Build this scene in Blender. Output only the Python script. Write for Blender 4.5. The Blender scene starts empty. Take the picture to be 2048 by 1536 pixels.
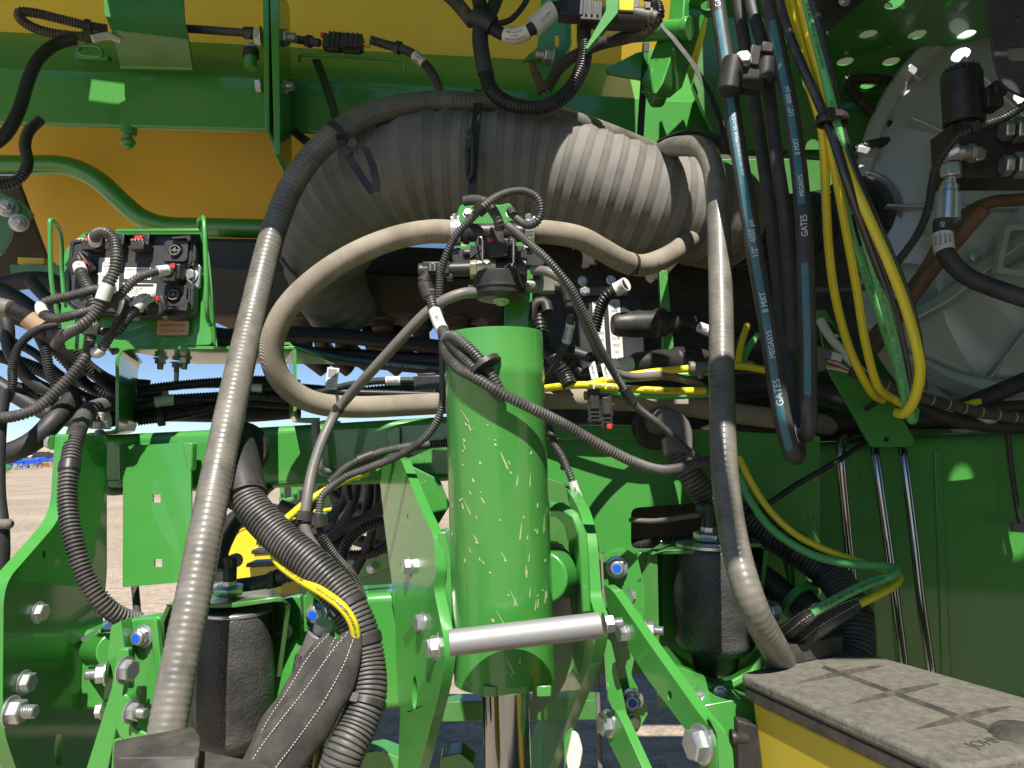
import bpy, math, random
import numpy as np
from mathutils import Vector, Matrix
from mathutils.geometry import tessellate_polygon
random.seed(7)
S = bpy.context.scene
COL = S.collection
R = math.radians
# ---------------------------------------------------------------- camera
FPX = 1480.0                       # focal length in pixels of the 2048 wide photograph
PITCH = R(5.3)
EYE = Vector((0, 0, 1.6))
cam = bpy.data.cameras.new('camera'); camo = bpy.data.objects.new('camera', cam); COL.objects.link(camo)
camo.location = EYE; camo.rotation_euler = (R(90) + PITCH, 0, 0)
cam.sensor_width = 36; cam.lens = 36 * FPX / 2048; cam.clip_start = 0.02; cam.clip_end = 3000
S.camera = camo
# ---------------------------------------------------------------- sky and sun
SUN_DIR = Vector((0.005, 0.70, -1.0)).normalized()      # the way the light travels
w = bpy.data.worlds.new('World'); S.world = w; w.use_nodes = True
nt = w.node_tree; nt.nodes.clear()
out = nt.nodes.new('ShaderNodeOutputWorld'); bg = nt.nodes.new('ShaderNodeBackground'); sky = nt.nodes.new('ShaderNodeTexSky')
sky.sky_type = 'NISHITA'; sky.sun_disc = False
sky.sun_elevation = math.asin(-SUN_DIR.z)
sky.sun_rotation = math.atan2(-SUN_DIR.x, -SUN_DIR.y)
sky.altitude = 2500; sky.air_density = 0.85; sky.dust_density = 0.0; sky.ozone_density = 3.0
bg.inputs['Strength'].default_value = 0.08
nt.links.new(sky.outputs[0], bg.inputs['Color']); nt.links.new(bg.outputs[0], out.inputs['Surface'])
sun = bpy.data.lights.new('sun', 'SUN'); sun.energy = 5.0; sun.angle = R(0.5); sun.color = (1.0, 0.95, 0.87)
suno = bpy.data.objects.new('sun', sun); COL.objects.link(suno)
suno.rotation_euler = SUN_DIR.to_track_quat('-Z', 'Y').to_euler(); suno.location = (-2, -4, 8)
S.view_settings.view_transform = 'Standard'; S.view_settings.look = 'None'
S.view_settings.exposure = 0.66; S.view_settings.gamma = 1.0; S.view_settings.use_curve_mapping = False
S.render.engine = 'CYCLES'
S.cycles.max_bounces = 6; S.cycles.diffuse_bounces = 3; S.cycles.glossy_bounces = 3; S.cycles.transmission_bounces = 3
S.cycles.transparent_max_bounces = 6; S.cycles.caustics_reflective = False; S.cycles.caustics_refractive = False

# ---------------------------------------------------------------- pixels to points
cp, sp = math.cos(PITCH), math.sin(PITCH)
def ray(px, py):
    u = (px - 1024) / FPX; v = (768 - py) / FPX
    return Vector((u, cp - v * sp, sp + v * cp))
def P(px, py, d):
    r = ray(px, py); return EYE + r * (d / r.y)
def PR(px, py, p0, n):
    r = ray(px, py); t = (p0 - EYE).dot(n) / r.dot(n); return EYE + r * t
def U(d): return d / FPX                                # metres per pixel at distance d

# ---------------------------------------------------------------- objects
ORG = {}
def tagit(o, label=None, cat=None, group=None, kind=None):
    if label: o['label'] = label
    if cat: o['category'] = cat
    if group: o['group'] = group
    if kind: o['kind'] = kind
    return o
def thing(name, label, cat, loc, group=None):
    o = bpy.data.objects.new(name, None); COL.objects.link(o); o.location = loc; o.empty_display_size = 0.02
    ORG[o.name] = Vector(loc); return tagit(o, label, cat, group)
def link(name, me, parent=None, M=None):
    o = bpy.data.objects.new(name, me); COL.objects.link(o)
    L = ORG[parent.name] if parent else Vector((0, 0, 0))
    if parent: o.parent = parent
    if M is not None:
        o.matrix_local = Matrix.Translation(-L) @ M if parent and not ORG.get('part:' + parent.name) else (ORG['inv:' + parent.name] @ M if parent else M)
    ORG[o.name] = L
    return o
def mk(name, geo, mat, parent=None, label=None, cat=None, group=None, kind=None, bevel=0, sharp=35, seg=2, base=None):
    """one mesh object from world-space geometry"""
    V, Fc = geo
    V = np.asarray([tuple(v) for v in V] if not isinstance(V, np.ndarray) else V, dtype=float)
    if parent: L = ORG[parent.name]
    else:
        mn = V.min(0); mx = V.max(0)
        L = Vector(((mn[0] + mx[0]) / 2, (mn[1] + mx[1]) / 2, mn[2])) if base is None else Vector(base)
    me = bpy.data.meshes.new(name)
    me.from_pydata((V - np.array(L)).tolist(), [], Fc if isinstance(Fc, list) else Fc.tolist())
    me.materials.append(mat); me.update()
    me.shade_smooth(); me.set_sharp_from_angle(angle=R(sharp))
    o = bpy.data.objects.new(name, me); COL.objects.link(o)
    if parent: o.parent = parent
    else: o.location = L
    ORG[o.name] = Vector(L)
    if bevel:
        b = o.modifiers.new('bevel', 'BEVEL'); b.width = bevel; b.segments = seg; b.limit_method = 'ANGLE'; b.angle_limit = R(40)
        b.harden_normals = False
    return tagit(o, label, cat, group, kind)
def join(*geos):
    V = []; Fc = []; n = 0
    for g in geos:
        v, f = g
        v = [tuple(x) for x in v] if not isinstance(v, np.ndarray) else v.tolist()
        f = f if isinstance(f, list) else f.tolist()
        V += v; Fc += [tuple(i + n for i in q) for q in f]; n += len(v)
    return V, Fc

# ---------------------------------------------------------------- sweeps
def spline(pts, step):
    """pts: n x k array, catmull-rom, resampled at equal length of the first three columns"""
    A = np.asarray(pts, float)
    if len(A) == 2: D = np.linspace(0, 1, 40)[:, None] * (A[1] - A[0]) + A[0]
    else:
        E = np.vstack([2 * A[0] - A[1], A, 2 * A[-1] - A[-2]])
        D = []
        for i in range(1, len(E) - 2):
            p0, p1, p2, p3 = E[i - 1], E[i], E[i + 1], E[i + 2]
            t = np.linspace(0, 1, 24, endpoint=False)[:, None]
            D.append(0.5 * (2 * p1 + (p2 - p0) * t + (2 * p0 - 5 * p1 + 4 * p2 - p3) * t ** 2 + (3 * p1 - p0 - 3 * p2 + p3) * t ** 3))
        D.append(E[-2][None]); D = np.vstack(D)
    seg = np.linalg.norm(np.diff(D[:, :3], axis=0), axis=1); s = np.concatenate([[0], np.cumsum(seg)])
    n = max(2, int(round(s[-1] / step)) + 1)
    ss = np.linspace(0, s[-1], n)
    return np.stack([np.interp(ss, s, D[:, k]) for k in range(D.shape[1])], 1), ss
def frames(Q):
    T = np.gradient(Q, axis=0); T /= np.linalg.norm(T, axis=1)[:, None] + 1e-12
    N = np.zeros_like(T); up = np.array([0.13, 0.2, 1.0]); n = np.cross(T[0], up); n /= np.linalg.norm(n)
    for i in range(len(T)):
        n = n - T[i] * n.dot(T[i]); n /= np.linalg.norm(n) + 1e-12; N[i] = n
    return T, N, np.cross(T, N)
def sweep(Q, rad, k=12, cap=True, flat=None):
    T, N, B = frames(Q); a = np.linspace(0, 2 * math.pi, k, endpoint=False)
    ca, sa = np.cos(a), np.sin(a)
    V = Q[:, None, :] + rad[:, None, None] * (ca[None, :, None] * N[:, None, :] + sa[None, :, None] * B[:, None, :])
    n = len(Q); V = V.reshape(-1, 3)
    i = np.arange(n - 1)[:, None] * k; j = np.arange(k)[None, :]; j2 = (j + 1) % k
    F_ = np.stack([i + j, i + j2, i + k + j2, i + k + j], -1).reshape(-1, 4).tolist()
    if cap: F_ += [list(range(k))[::-1], [(n - 1) * k + q for q in range(k)]]
    return V, F_
class Path:
    def __init__(s, pts, step=0.004):
        s.X = np.array([tuple(P(p[0], p[1], p[2])) for p in pts])
        s.Q, s.S = spline(s.X, step); s.L = s.S[-1]
    def at(s, t):
        p = Vector([np.interp(t, s.S, s.Q[:, k]) for k in range(3)])
        e = 0.003; a = Vector([np.interp(min(t + e, s.L), s.S, s.Q[:, k]) for k in range(3)]); b = Vector([np.interp(max(t - e, 0), s.S, s.Q[:, k]) for k in range(3)])
        return p, (a - b).normalized()
    def near(s, px, py):
        """arc length whose image is nearest to the pixel"""
        d = s.Q - np.array(EYE); cz = d[:, 1] * cp + d[:, 2] * sp
        x = 1024 + FPX * d[:, 0] / cz; y = 768 - FPX * (d[:, 2] * cp - d[:, 1] * sp) / cz
        return s.S[np.argmin((x - px) ** 2 + (y - py) ** 2)]
def hose(name, pts, rpx, mat, label=None, cat='hose', group=None, parent=None, style='smooth', k=14, pitch=None, amp=None, cap=True):
    """a round hose through (px, py, distance) points; rpx is the half width in pixels at the first point's distance"""
    r = rpx * U(pts[0][2]); pa = Path(pts, 0.006)
    if style == 'smooth':
        Q, s = spline(pa.X, min(0.012, max(0.004, r * 0.8))); rad = np.full(len(Q), r)
    elif style == 'loom':
        p = (pitch or r * 0.62) * 0.86; q = 4; Q, s = spline(pa.X, p / q)
        pat = np.array([1, 1, 0.80, 0.80]); rad = r * pat[np.arange(len(Q)) % q]
    elif style == 'vinyl':
        p = pitch or 0.0115; q = 4; Q, s = spline(pa.X, p / q)
        a = 0.014 if amp is None else amp
        pat = np.array([1, 1 + a, 1, 1 - a]); rad = r * pat[np.arange(len(Q)) % q]
    elif style == 'slit':
        p = (pitch or r * 0.45) * 0.70; q = 5; Q, s = spline(pa.X, p / q)
        pat = np.array([.99, 1, 1, .99, 0.88]); rad = r * pat[np.arange(len(Q)) % q]
    o = mk(name, sweep(Q, rad, k, cap), mat, parent, label, cat if not parent else None, group, sharp=50 if style != 'smooth' else 60)
    o_path[o.name] = (pa, r); return o
o_path = {}
def pathof(o): return o_path[o.name]
def ringseg(pa, r, s0, s1, k=16, step=0.002):
    n = max(2, int(abs(s1 - s0) / step) + 1); ss = np.linspace(s0, s1, n)
    Q = np.stack([np.interp(ss, pa.S, pa.Q[:, c]) for c in range(3)], 1)
    return sweep(Q, np.full(n, r), k)
def sleeve(ho, px, py, length, mat, name='sleeve', extra=0.0012, txt=None, ink=None, size=0.006, flip=False, label=None):
    """a label sleeve round a hose, centred where the hose passes the pixel"""
    pa, r = pathof(ho); s = pa.near(px, py); l = length
    s0 = max(0.0, s - l / 2); s1 = min(pa.L, s + l / 2)
    o = mk(name, ringseg(pa, r + extra, s0, s1), mat, ho, label, sharp=40)
    if txt:
        for i, t in enumerate(txt if isinstance(txt, list) else [txt]):
            n = len(txt) if isinstance(txt, list) else 1
            tubetext(o, pa, r + extra, s, t, size, ink or M_ink, off=(i - (n - 1) / 2) * size * 1.3, flip=flip)
    return o
def tie(ho, px, py, width=0.005, extra=0.001, mat=None, head=True, name='cable_tie', rscale=1.0):
    pa, r = pathof(ho); s = pa.near(px, py); r = r * rscale
    g = ringseg(pa, r + extra + 0.0005, max(0, s - width / 2), min(pa.L, s + width / 2))
    if head:
        p, t = pa.at(s); n = (EYE - p); n -= t * n.dot(t); n.normalize(); b = t.cross(n)
        c = p + (n * 0.8 + b * 0.6) * (r + 0.002)
        g = join(g, obox(c, t, b, n, min(width, .009) * 1.4, min(width, .009) * 1.2, min(width, .009) * .9))
    return mk(name, g, mat or M_blk, ho, sharp=35)
# ---------------------------------------------------------------- solids
def obox(c, ax, ay, az, sx, sy, sz):
    V = [c + ax * (sx / 2 * i) + ay * (sy / 2 * j) + az * (sz / 2 * k) for i in (-1, 1) for j in (-1, 1) for k in (-1, 1)]
    return V, [(0, 1, 3, 2), (4, 6, 7, 5), (0, 4, 5, 1), (2, 3, 7, 6), (0, 2, 6, 4), (1, 5, 7, 3)]
def rod(a, b, r, k=12, r2=None):
    a = Vector(a); b = Vector(b); t = (b - a).normalized(); n = t.orthogonal().normalized(); m = t.cross(n); r2 = r if r2 is None else r2
    V = [a + (n * math.cos(2 * math.pi * i / k) + m * math.sin(2 * math.pi * i / k)) * r for i in range(k)] + \
        [b + (n * math.cos(2 * math.pi * i / k) + m * math.sin(2 * math.pi * i / k)) * r2 for i in range(k)]
    return V, [(i, (i + 1) % k, k + (i + 1) % k, k + i) for i in range(k)] + [tuple(range(k))[::-1], tuple(range(k, 2 * k))]
def lathe(prof, c, ax, k=24):
    """prof: (height along ax, radius)"""
    ax = Vector(ax).normalized(); n = ax.orthogonal().normalized(); m = ax.cross(n); V = []; Fc = []
    for h, r in prof:
        for i in range(k):
            a = 2 * math.pi * i / k; V.append(Vector(c) + ax * h + (n * math.cos(a) + m * math.sin(a)) * r)
    for j in range(len(prof) - 1):
        for i in range(k):
            q = (i + 1) % k; Fc.append((j * k + i, j * k + q, (j + 1) * k + q, (j + 1) * k + i))
    if prof[0][1] > 1e-6: Fc.append(tuple(range(k))[::-1])
    if prof[-1][1] > 1e-6: Fc.append(tuple((len(prof) - 1) * k + i for i in range(k)))
    return V, Fc
def prism(poly, vec, holes=()):
    """poly: 3D points in one plane, pushed along vec; holes: lists of 3D points"""
    poly = [Vector(p) for p in poly]; vec = Vector(vec)
    loops = [poly] + [[Vector(p) for p in h] for h in holes]
    allp = [p for l in loops for p in l]; n = len(allp); V = allp + [p + vec for p in allp]; Fc = []
    if not holes:
        Fc = [tuple(range(n)), tuple(range(2 * n - 1, n - 1, -1))]
    else:
        for t in tessellate_polygon(loops):
            a, b, c = t
            nn = (allp[b] - allp[a]).cross(allp[c] - allp[a])
            if nn.dot(vec) > 0: a, c = c, a
            Fc.append((a, b, c)); Fc.append((c + n, b + n, a + n))
    st = 0
    for l in loops:
        m = len(l)
        for i in range(m):
            j = (i + 1) % m; Fc.append((st + i, st + i + n, st + j + n, st + j))
        st += m
    return V, Fc
def fixn(o):
    import bmesh
    bm = bmesh.new(); bm.from_mesh(o.data); bmesh.ops.recalc_face_normals(bm, faces=bm.faces); bm.to_mesh(o.data); bm.free()
def rounded(poly, r, n=4):
    """round the corners of a 2D pixel polygon; r one number or one per corner"""
    out = []; m = len(poly)
    for i in range(m):
        p = Vector((poly[i][0], poly[i][1])); a = Vector(poly[i - 1][:2]) - p; b = Vector(poly[(i + 1) % m][:2]) - p
        rr = r[i] if isinstance(r, (list, tuple)) else r
        rr = min(rr, a.length * 0.48, b.length * 0.48)
        if rr < 0.5: out.append((p.x, p.y)); continue
        s = p + a.normalized() * rr; e = p + b.normalized() * rr
        for k in range(n + 1):
            t = k / n; q = s * (1 - t) ** 2 + p * 2 * t * (1 - t) + e * t * t; out.append((q.x, q.y))
    return out
def circ(cx, cy, rx, ry=None, n=14, a0=0):
    ry = ry or rx; return [(cx + rx * math.cos(a0 + 2 * math.pi * i / n), cy + ry * math.sin(a0 + 2 * math.pi * i / n)) for i in range(n)]
def plate(name, poly, d, th, mat, parent=None, holes=(), plane=None, round_=0, bevel=0.0015, label=None, cat=None, group=None, kind=None, vec=None, seg=2):
    """sheet whose face is the pixel polygon at distance d (or on plane=(point, normal)); th metres thick, away from the camera"""
    if round_: poly = rounded(poly, round_)
    if plane: p0, n = plane
    else: p0, n = P(1024, 768, d), Vector((0, -1, 0))
    if n.dot(EYE - p0) < 0: n = -n
    pts = [PR(x, y, p0, n) for x, y in poly]; hs = [[PR(x, y, p0, n) for x, y in h] for h in holes]
    o = mk(name, prism(pts, vec if vec is not None else -n * th, hs), mat, parent, label, cat, group, kind, bevel=bevel, seg=seg)
    fixn(o); return o
def pl3(a, b, c):
    a, b, c = P(*a), P(*b), P(*c); return a, (b - a).cross(c - a).normalized()
def strip(name, A, B, mat, th=0.004, parent=None, bevel=0.0008, nrm=None, **kw):
    """bent flat bar: edge lines A and B (pixel, distance) joined, with thickness"""
    a = [P(*p) for p in A]; b = [P(*p) for p in B]; n = len(a); V = []; 
    for i in range(n):
        t = (a[min(i + 1, n - 1)] - a[max(i - 1, 0)]); nn = t.cross(b[i] - a[i]).normalized()
        if nn.dot(EYE - a[i]) < 0: nn = -nn
        if nrm: nn = nrm
        V += [a[i], b[i], b[i] - nn * th, a[i] - nn * th]
    Fc = []
    for i in range(n - 1):
        for j in range(4): Fc.append((4 * i + j, 4 * i + (j + 1) % 4, 4 * i + 4 + (j + 1) % 4, 4 * i + 4 + j))
    Fc += [(0, 1, 2, 3), (4 * n - 1, 4 * n - 2, 4 * n - 3, 4 * n - 4)]
    o = mk(name, (V, Fc), mat, parent, bevel=bevel, **kw); fixn(o); return o
class Fr:
    """local frame at a pixel: u right, v up, w towards the camera, unit one pixel there"""
    def __init__(s, px, py, d, ang=0, yaw=0, tilt=0):
        s.u = U(d); s.o = P(px, py, d)
        M = Matrix.Rotation(R(yaw), 3, 'Z') @ Matrix.Rotation(R(tilt), 3, 'X')
        a = R(ang); X = M @ Vector((math.cos(a), 0, math.sin(a))); Y = M @ Vector((-math.sin(a), 0, math.cos(a)))
        s.X, s.Y, s.Z = X, Y, X.cross(Y)
    def p(s, u, v, w=0): return s.o + (s.X * u + s.Y * v + s.Z * w) * s.u
    def box(s, u0, u1, v0, v1, w0, w1):
        return obox(s.p((u0 + u1) / 2, (v0 + v1) / 2, (w0 + w1) / 2), s.X, s.Y, s.Z, abs(u1 - u0) * s.u, abs(v1 - v0) * s.u, abs(w1 - w0) * s.u)
    def rod(s, a, b, r, k=14, r2=None): return rod(s.p(*a), s.p(*b), r * s.u, k, r2 * s.u if r2 is not None else None)
    def prism(s, poly, w0, w1, holes=()):
        return prism([s.p(u, v, w1) for u, v in poly], s.Z * (w0 - w1) * s.u, [[s.p(u, v, w1) for u, v in h] for h in holes])
    def lathe(s, prof, c, ax, k=20):
        A = (s.X * ax[0] + s.Y * ax[1] + s.Z * ax[2]).normalized()
        return lathe([(h * s.u, r * s.u) for h, r in prof], s.p(*c), A, k)
def part(name, geo, mat, parent, bevel=0.0006, **kw):
    o = mk(name, geo, mat, parent, bevel=bevel, **kw); fixn(o); return o
# ---------------------------------------------------------------- bolts, nuts
_bm = {}
def hexgeo(h, r, cham=0.12):
    prof = [(0, r), (h * (1 - cham), r), (h, r * 0.86)]
    return lathe(prof, (0, 0, 0), (0, 0, 1), 6)
def threads(h0, h1, r, n, k=10):
    pr = []
    for i in range(n):
        a = h0 + (h1 - h0) * i / n; b = h0 + (h1 - h0) * (i + 0.5) / n; pr += [(a, r * 0.86), (b, r)]
    pr += [(h1, r * 0.8)]; return lathe(pr, (0, 0, 0), (0, 0, 1), k)
def boltmesh(kind):
    if kind in _bm: return _bm[kind]
    if kind == 'head':   g = join(lathe([(0, 1.25), (0.12, 1.25), (0.16, 1.15)], (0, 0, 0), (0, 0, 1), 20), [[(v[0], v[1], v[2] + 0.16) for v in hexgeo(0.75, 1.0)[0]], hexgeo(0.75, 1.0)[1]])
    elif kind == 'nut':  g = join(lathe([(0, 1.3), (0.14, 1.3), (0.18, 1.2)], (0, 0, 0), (0, 0, 1), 20), [[(v[0], v[1], v[2] + 0.18) for v in hexgeo(0.9, 1.0)[0]], hexgeo(0.9, 1.0)[1]], threads(0.9, 2.1, 0.58, 6))
    elif kind == 'lock': g = join(lathe([(0, 1.3), (0.14, 1.3), (0.18, 1.2)], (0, 0, 0), (0, 0, 1), 20), [[(v[0], v[1], v[2] + 0.18) for v in hexgeo(0.7, 1.0)[0]], hexgeo(0.7, 1.0)[1]], lathe([(0.85, 0.84), (1.15, 0.8), (1.3, 0.66)], (0, 0, 0), (0, 0, 1), 18))
    elif kind == 'blue': g = lathe([(1.29, 0.52), (1.36, 0.5)], (0, 0, 0), (0, 0, 1), 14)
    me = bpy.data.meshes.new('bolt_' + kind); me.from_pydata([tuple(v) for v in g[0]], [], g[1])
    me.materials.append(M_bluecap if kind == 'blue' else M_bolt); me.shade_smooth(); me.set_sharp_from_angle(angle=R(30)); _bm[kind] = me; return me
def bolt(parent, pos, axis, rpx, kind='head', name='bolt', spin=None, d=None):
    """pos (px, py, d) or a point; rpx half width of the hexagon across corners in pixels there"""
    if not isinstance(pos, Vector): dd = pos[2]; pos = P(*pos)
    else: dd = (pos - EYE).y
    ax = Vector(axis).normalized(); q = ax.to_track_quat('Z', 'Y').to_matrix().to_4x4()
    rz = Matrix.Rotation(spin if spin is not None else random.uniform(0, 1), 4, 'Z')
    M = Matrix.Translation(pos) @ q @ rz @ Matrix.Scale(rpx * U(dd), 4)
    o = bpy.data.objects.new(name, boltmesh(kind)); COL.objects.link(o); o.parent = parent
    o.matrix_local = Matrix.Translation(-ORG[parent.name]) @ M; ORG[o.name] = ORG[parent.name]
    if kind == 'lock':
        c = bpy.data.objects.new('nylon_insert', boltmesh('blue')); COL.objects.link(c); c.parent = o
    return o
# ---------------------------------------------------------------- lettering
_tx = {}
def textgeo(s, bold=False):
    if s in _tx: return _tx[s]
    cu = bpy.data.curves.new('lettering', 'FONT'); cu.body = s; cu.size = 1; cu.resolution_u = 3; cu.align_x = 'CENTER'; cu.align_y = 'CENTER'; cu.offset = 0.0
    ob = bpy.data.objects.new('lettering', cu); COL.objects.link(ob)
    import bmesh
    me = ob.to_mesh(); bm = bmesh.new(); bm.from_mesh(me)
    bmesh.ops.triangulate(bm, faces=bm.faces)
    for _ in range(2):
        long = [e for e in bm.edges if e.calc_length() > .30]
        if long: bmesh.ops.subdivide_edges(bm, edges=long, cuts=1); bmesh.ops.triangulate(bm, faces=bm.faces)
    bm.verts.index_update(); V = np.array([v.co[:] for v in bm.verts]) if len(bm.verts) else np.zeros((0, 3)); Fc = [tuple(v.index for v in p.verts) for p in bm.faces]; bm.free()
    ob.to_mesh_clear(); bpy.data.objects.remove(ob); bpy.data.curves.remove(cu); _tx[s] = (V, Fc); return _tx[s]
def tubetext(parent, pa, r, s, txt, size, mat, off=0, flip=False, a0=0, name='lettering', stretch=1.0):
    V, Fc = textgeo(txt)
    if len(V) == 0: return
    flip = not flip if False else flip
    sg = -1 if flip else 1; rows = []
    for x, y, _ in V:
        t = s + sg * x * size * stretch; p, tt = pa.at(min(max(t, 0), pa.L))
        if t < 0 or t > pa.L: p = p + tt * (t - min(max(t, 0), pa.L))
        n = EYE - p; n -= tt * n.dot(tt); n.normalize(); b = n.cross(tt) * sg
        a = a0 + (y * size - off) / r; rows.append(p + (n * math.cos(a) + b * math.sin(a)) * (r + 0.0004))
    return mk(name, (rows, Fc), mat, parent)
def facetext(parent, fr, u, v, w, txt, size, mat, name='lettering', thick=0):
    V, Fc = textgeo(txt)
    return mk(name, ([fr.p(u + x * size, v + y * size, w) for x, y, _ in V], Fc), mat, parent)
def tubestripe(parent, pa, r, s0, s1, a0, a1, mat, name='stripe'):
    n = max(2, int((s1 - s0) / 0.006)); V = []; Fc = []
    for i in range(n + 1):
        p, tt = pa.at(s0 + (s1 - s0) * i / n); nn = EYE - p; nn -= tt * nn.dot(tt); nn.normalize(); b = nn.cross(tt)
        for j in range(5):
            a = a0 + (a1 - a0) * j / 4; V.append(p + (nn * math.cos(a) + b * math.sin(a)) * (r + 0.0003))
    for i in range(n):
        for j in range(4): Fc.append((i * 5 + j, i * 5 + j + 1, i * 5 + 6 + j, i * 5 + 5 + j))
    return mk(name, (V, Fc), mat, parent)
# ---------------------------------------------------------------- materials
def mat(name, col, rough=0.5, metal=0, coat=0, coatr=0.1, dust=None, dustc=(0.36, 0.30, 0.22), dscale=18, var=0.0, bump=0, bscale=300, spec=0.5, dthr=(0.4, 0.75), bdist=0.001, kind='noise', speck=0):
    m = bpy.data.materials.new(name); m.use_nodes = True; nt = m.node_tree; N = nt.nodes; Lk = nt.links; b = N['Principled BSDF']
    b.inputs['Roughness'].default_value = rough; b.inputs['Metallic'].default_value = metal; b.inputs['Base Color'].default_value = (*col, 1)
    b.inputs['Coat Weight'].default_value = coat; b.inputs['Coat Roughness'].default_value = coatr; b.inputs['Specular IOR Level'].default_value = spec
    co = N.new('ShaderNodeTexCoord')
    csock = None
    if var:
        n = N.new('ShaderNodeTexNoise'); n.inputs['Scale'].default_value = 7; n.inputs['Detail'].default_value = 6; Lk.new(co.outputs['Object'], n.inputs['Vector'])
        mx = N.new('ShaderNodeMix'); mx.data_type = 'RGBA'; mx.inputs[6].default_value = (*[c * (1 - var) for c in col], 1); mx.inputs[7].default_value = (*[min(1, c * (1 + var)) for c in col], 1)
        Lk.new(n.outputs['Fac'], mx.inputs[0]); csock = mx.outputs[2]
    if dust:
        n = N.new('ShaderNodeTexNoise'); n.inputs['Scale'].default_value = dscale; n.inputs['Detail'].default_value = 9; n.inputs['Roughness'].default_value = 0.65; Lk.new(co.outputs['Object'], n.inputs['Vector'])
        mr = N.new('ShaderNodeMapRange'); mr.inputs[1].default_value = dthr[0]; mr.inputs[2].default_value = dthr[1]; mr.inputs[3].default_value = 0.15 * dust; mr.inputs[4].default_value = dust
        Lk.new(n.outputs['Fac'], mr.inputs[0])
        mx = N.new('ShaderNodeMix'); mx.data_type = 'RGBA'; mx.inputs[6].default_value = (*col, 1); mx.inputs[7].default_value = (*dustc, 1)
        if csock: Lk.new(csock, mx.inputs[6])
        Lk.new(mr.outputs[0], mx.inputs[0]); csock = mx.outputs[2]
        m2 = N.new('ShaderNodeMapRange'); m2.inputs[3].default_value = rough; m2.inputs[4].default_value = min(1, rough + 0.5); Lk.new(mr.outputs[0], m2.inputs[0]); Lk.new(m2.outputs[0], b.inputs['Roughness'])
    if speck:
        vo = N.new('ShaderNodeTexVoronoi'); vo.inputs['Scale'].default_value = speck; Lk.new(co.outputs['Object'], vo.inputs['Vector'])
        nz = N.new('ShaderNodeTexNoise'); nz.inputs['Scale'].default_value = 5; nz.inputs['Detail'].default_value = 5; Lk.new(co.outputs['Object'], nz.inputs['Vector'])
        sz = N.new('ShaderNodeMapRange'); sz.inputs[1].default_value = .45; sz.inputs[2].default_value = .75; sz.inputs[3].default_value = 0.0; sz.inputs[4].default_value = .26; Lk.new(nz.outputs['Fac'], sz.inputs[0])
        lt = N.new('ShaderNodeMath'); lt.operation = 'LESS_THAN'; Lk.new(vo.outputs['Distance'], lt.inputs[0]); Lk.new(sz.outputs[0], lt.inputs[1])
        am = N.new('ShaderNodeMath'); am.operation = 'MULTIPLY'; am.inputs[1].default_value = .55; Lk.new(lt.outputs[0], am.inputs[0])
        mx = N.new('ShaderNodeMix'); mx.data_type = 'RGBA'; mx.inputs[6].default_value = (*col, 1); mx.inputs[7].default_value = (.40, .42, .28, 1)
        if csock: Lk.new(csock, mx.inputs[6])
        Lk.new(am.outputs[0], mx.inputs[0]); csock = mx.outputs[2]
    if csock: Lk.new(csock, b.inputs['Base Color'])
    if bump:
        if kind == 'voronoi':
            n = N.new('ShaderNodeTexVoronoi'); n.inputs['Scale'].default_value = bscale; o_ = n.outputs['Distance']
        elif kind == 'braid':
            n = N.new('ShaderNodeTexWave'); n.wave_type = 'BANDS'; n.bands_direction = 'DIAGONAL'; n.inputs['Scale'].default_value = bscale; o_ = n.outputs['Fac']
        else:
            n = N.new('ShaderNodeTexNoise'); n.inputs['Scale'].default_value = bscale; n.inputs['Detail'].default_value = 3; o_ = n.outputs['Fac']
        Lk.new(co.outputs['Object'], n.inputs['Vector'])
        bp = N.new('ShaderNodeBump'); bp.inputs['Strength'].default_value = bump; bp.inputs['Distance'].default_value = bdist
        Lk.new(o_, bp.inputs['Height']); Lk.new(bp.outputs[0], b.inputs['Normal'])
    return m
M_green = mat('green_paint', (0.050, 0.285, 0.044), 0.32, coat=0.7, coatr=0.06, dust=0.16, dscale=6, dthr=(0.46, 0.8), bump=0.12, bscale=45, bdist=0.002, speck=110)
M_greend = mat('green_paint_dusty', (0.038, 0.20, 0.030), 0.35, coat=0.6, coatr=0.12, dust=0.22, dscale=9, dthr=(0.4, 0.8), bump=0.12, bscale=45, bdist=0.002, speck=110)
M_tank = mat('yellow_moulded_plastic', (0.88, 0.53, 0.03), 0.42, var=0.08, dust=0.12, dscale=5, bump=0.04, bscale=25, bdist=0.004)
M_yel = mat('yellow_hopper_plastic', (0.62, 0.50, 0.03), 0.4, var=0.06, dust=0.12, dscale=8, bump=0.05, bscale=400)
M_yelp = mat('yellow_paint', (0.80, 0.58, 0.01), 0.3, coat=0.5, dust=0.08)
M_blk = mat('black_plastic', (0.018, 0.018, 0.020), 0.42, dust=0.16, dscale=30, dthr=(0.45, 0.8))
M_loom = mat('black_loom_plastic', (0.018, 0.019, 0.022), 0.36, dust=0.14, dscale=22, dustc=(0.26, 0.245, 0.225), dthr=(0.38, 0.72))
M_loomd = mat('dusty_loom_plastic', (0.026, 0.026, 0.028), 0.38, dust=0.42, dscale=16, dustc=(0.27, 0.25, 0.22), dthr=(0.35, 0.7))
M_rub = mat('black_rubber', (0.015, 0.016, 0.019), 0.5, dust=0.12, dscale=12, dustc=(0.28, 0.24, 0.20))
M_hyd = mat('hydraulic_rubber', (0.026, 0.027, 0.030), 0.5, dust=0.25, dscale=20, dustc=(0.22, 0.20, 0.17), bump=0.25, bscale=260, bdist=0.0006)
M_duct = mat('dusty_duct_rubber', (0.085, 0.083, 0.08), 0.6, dust=0.60, dscale=13, dustc=(0.39, 0.35, 0.295), dthr=(0.25, 0.85), bump=0.15, bscale=90)
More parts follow.
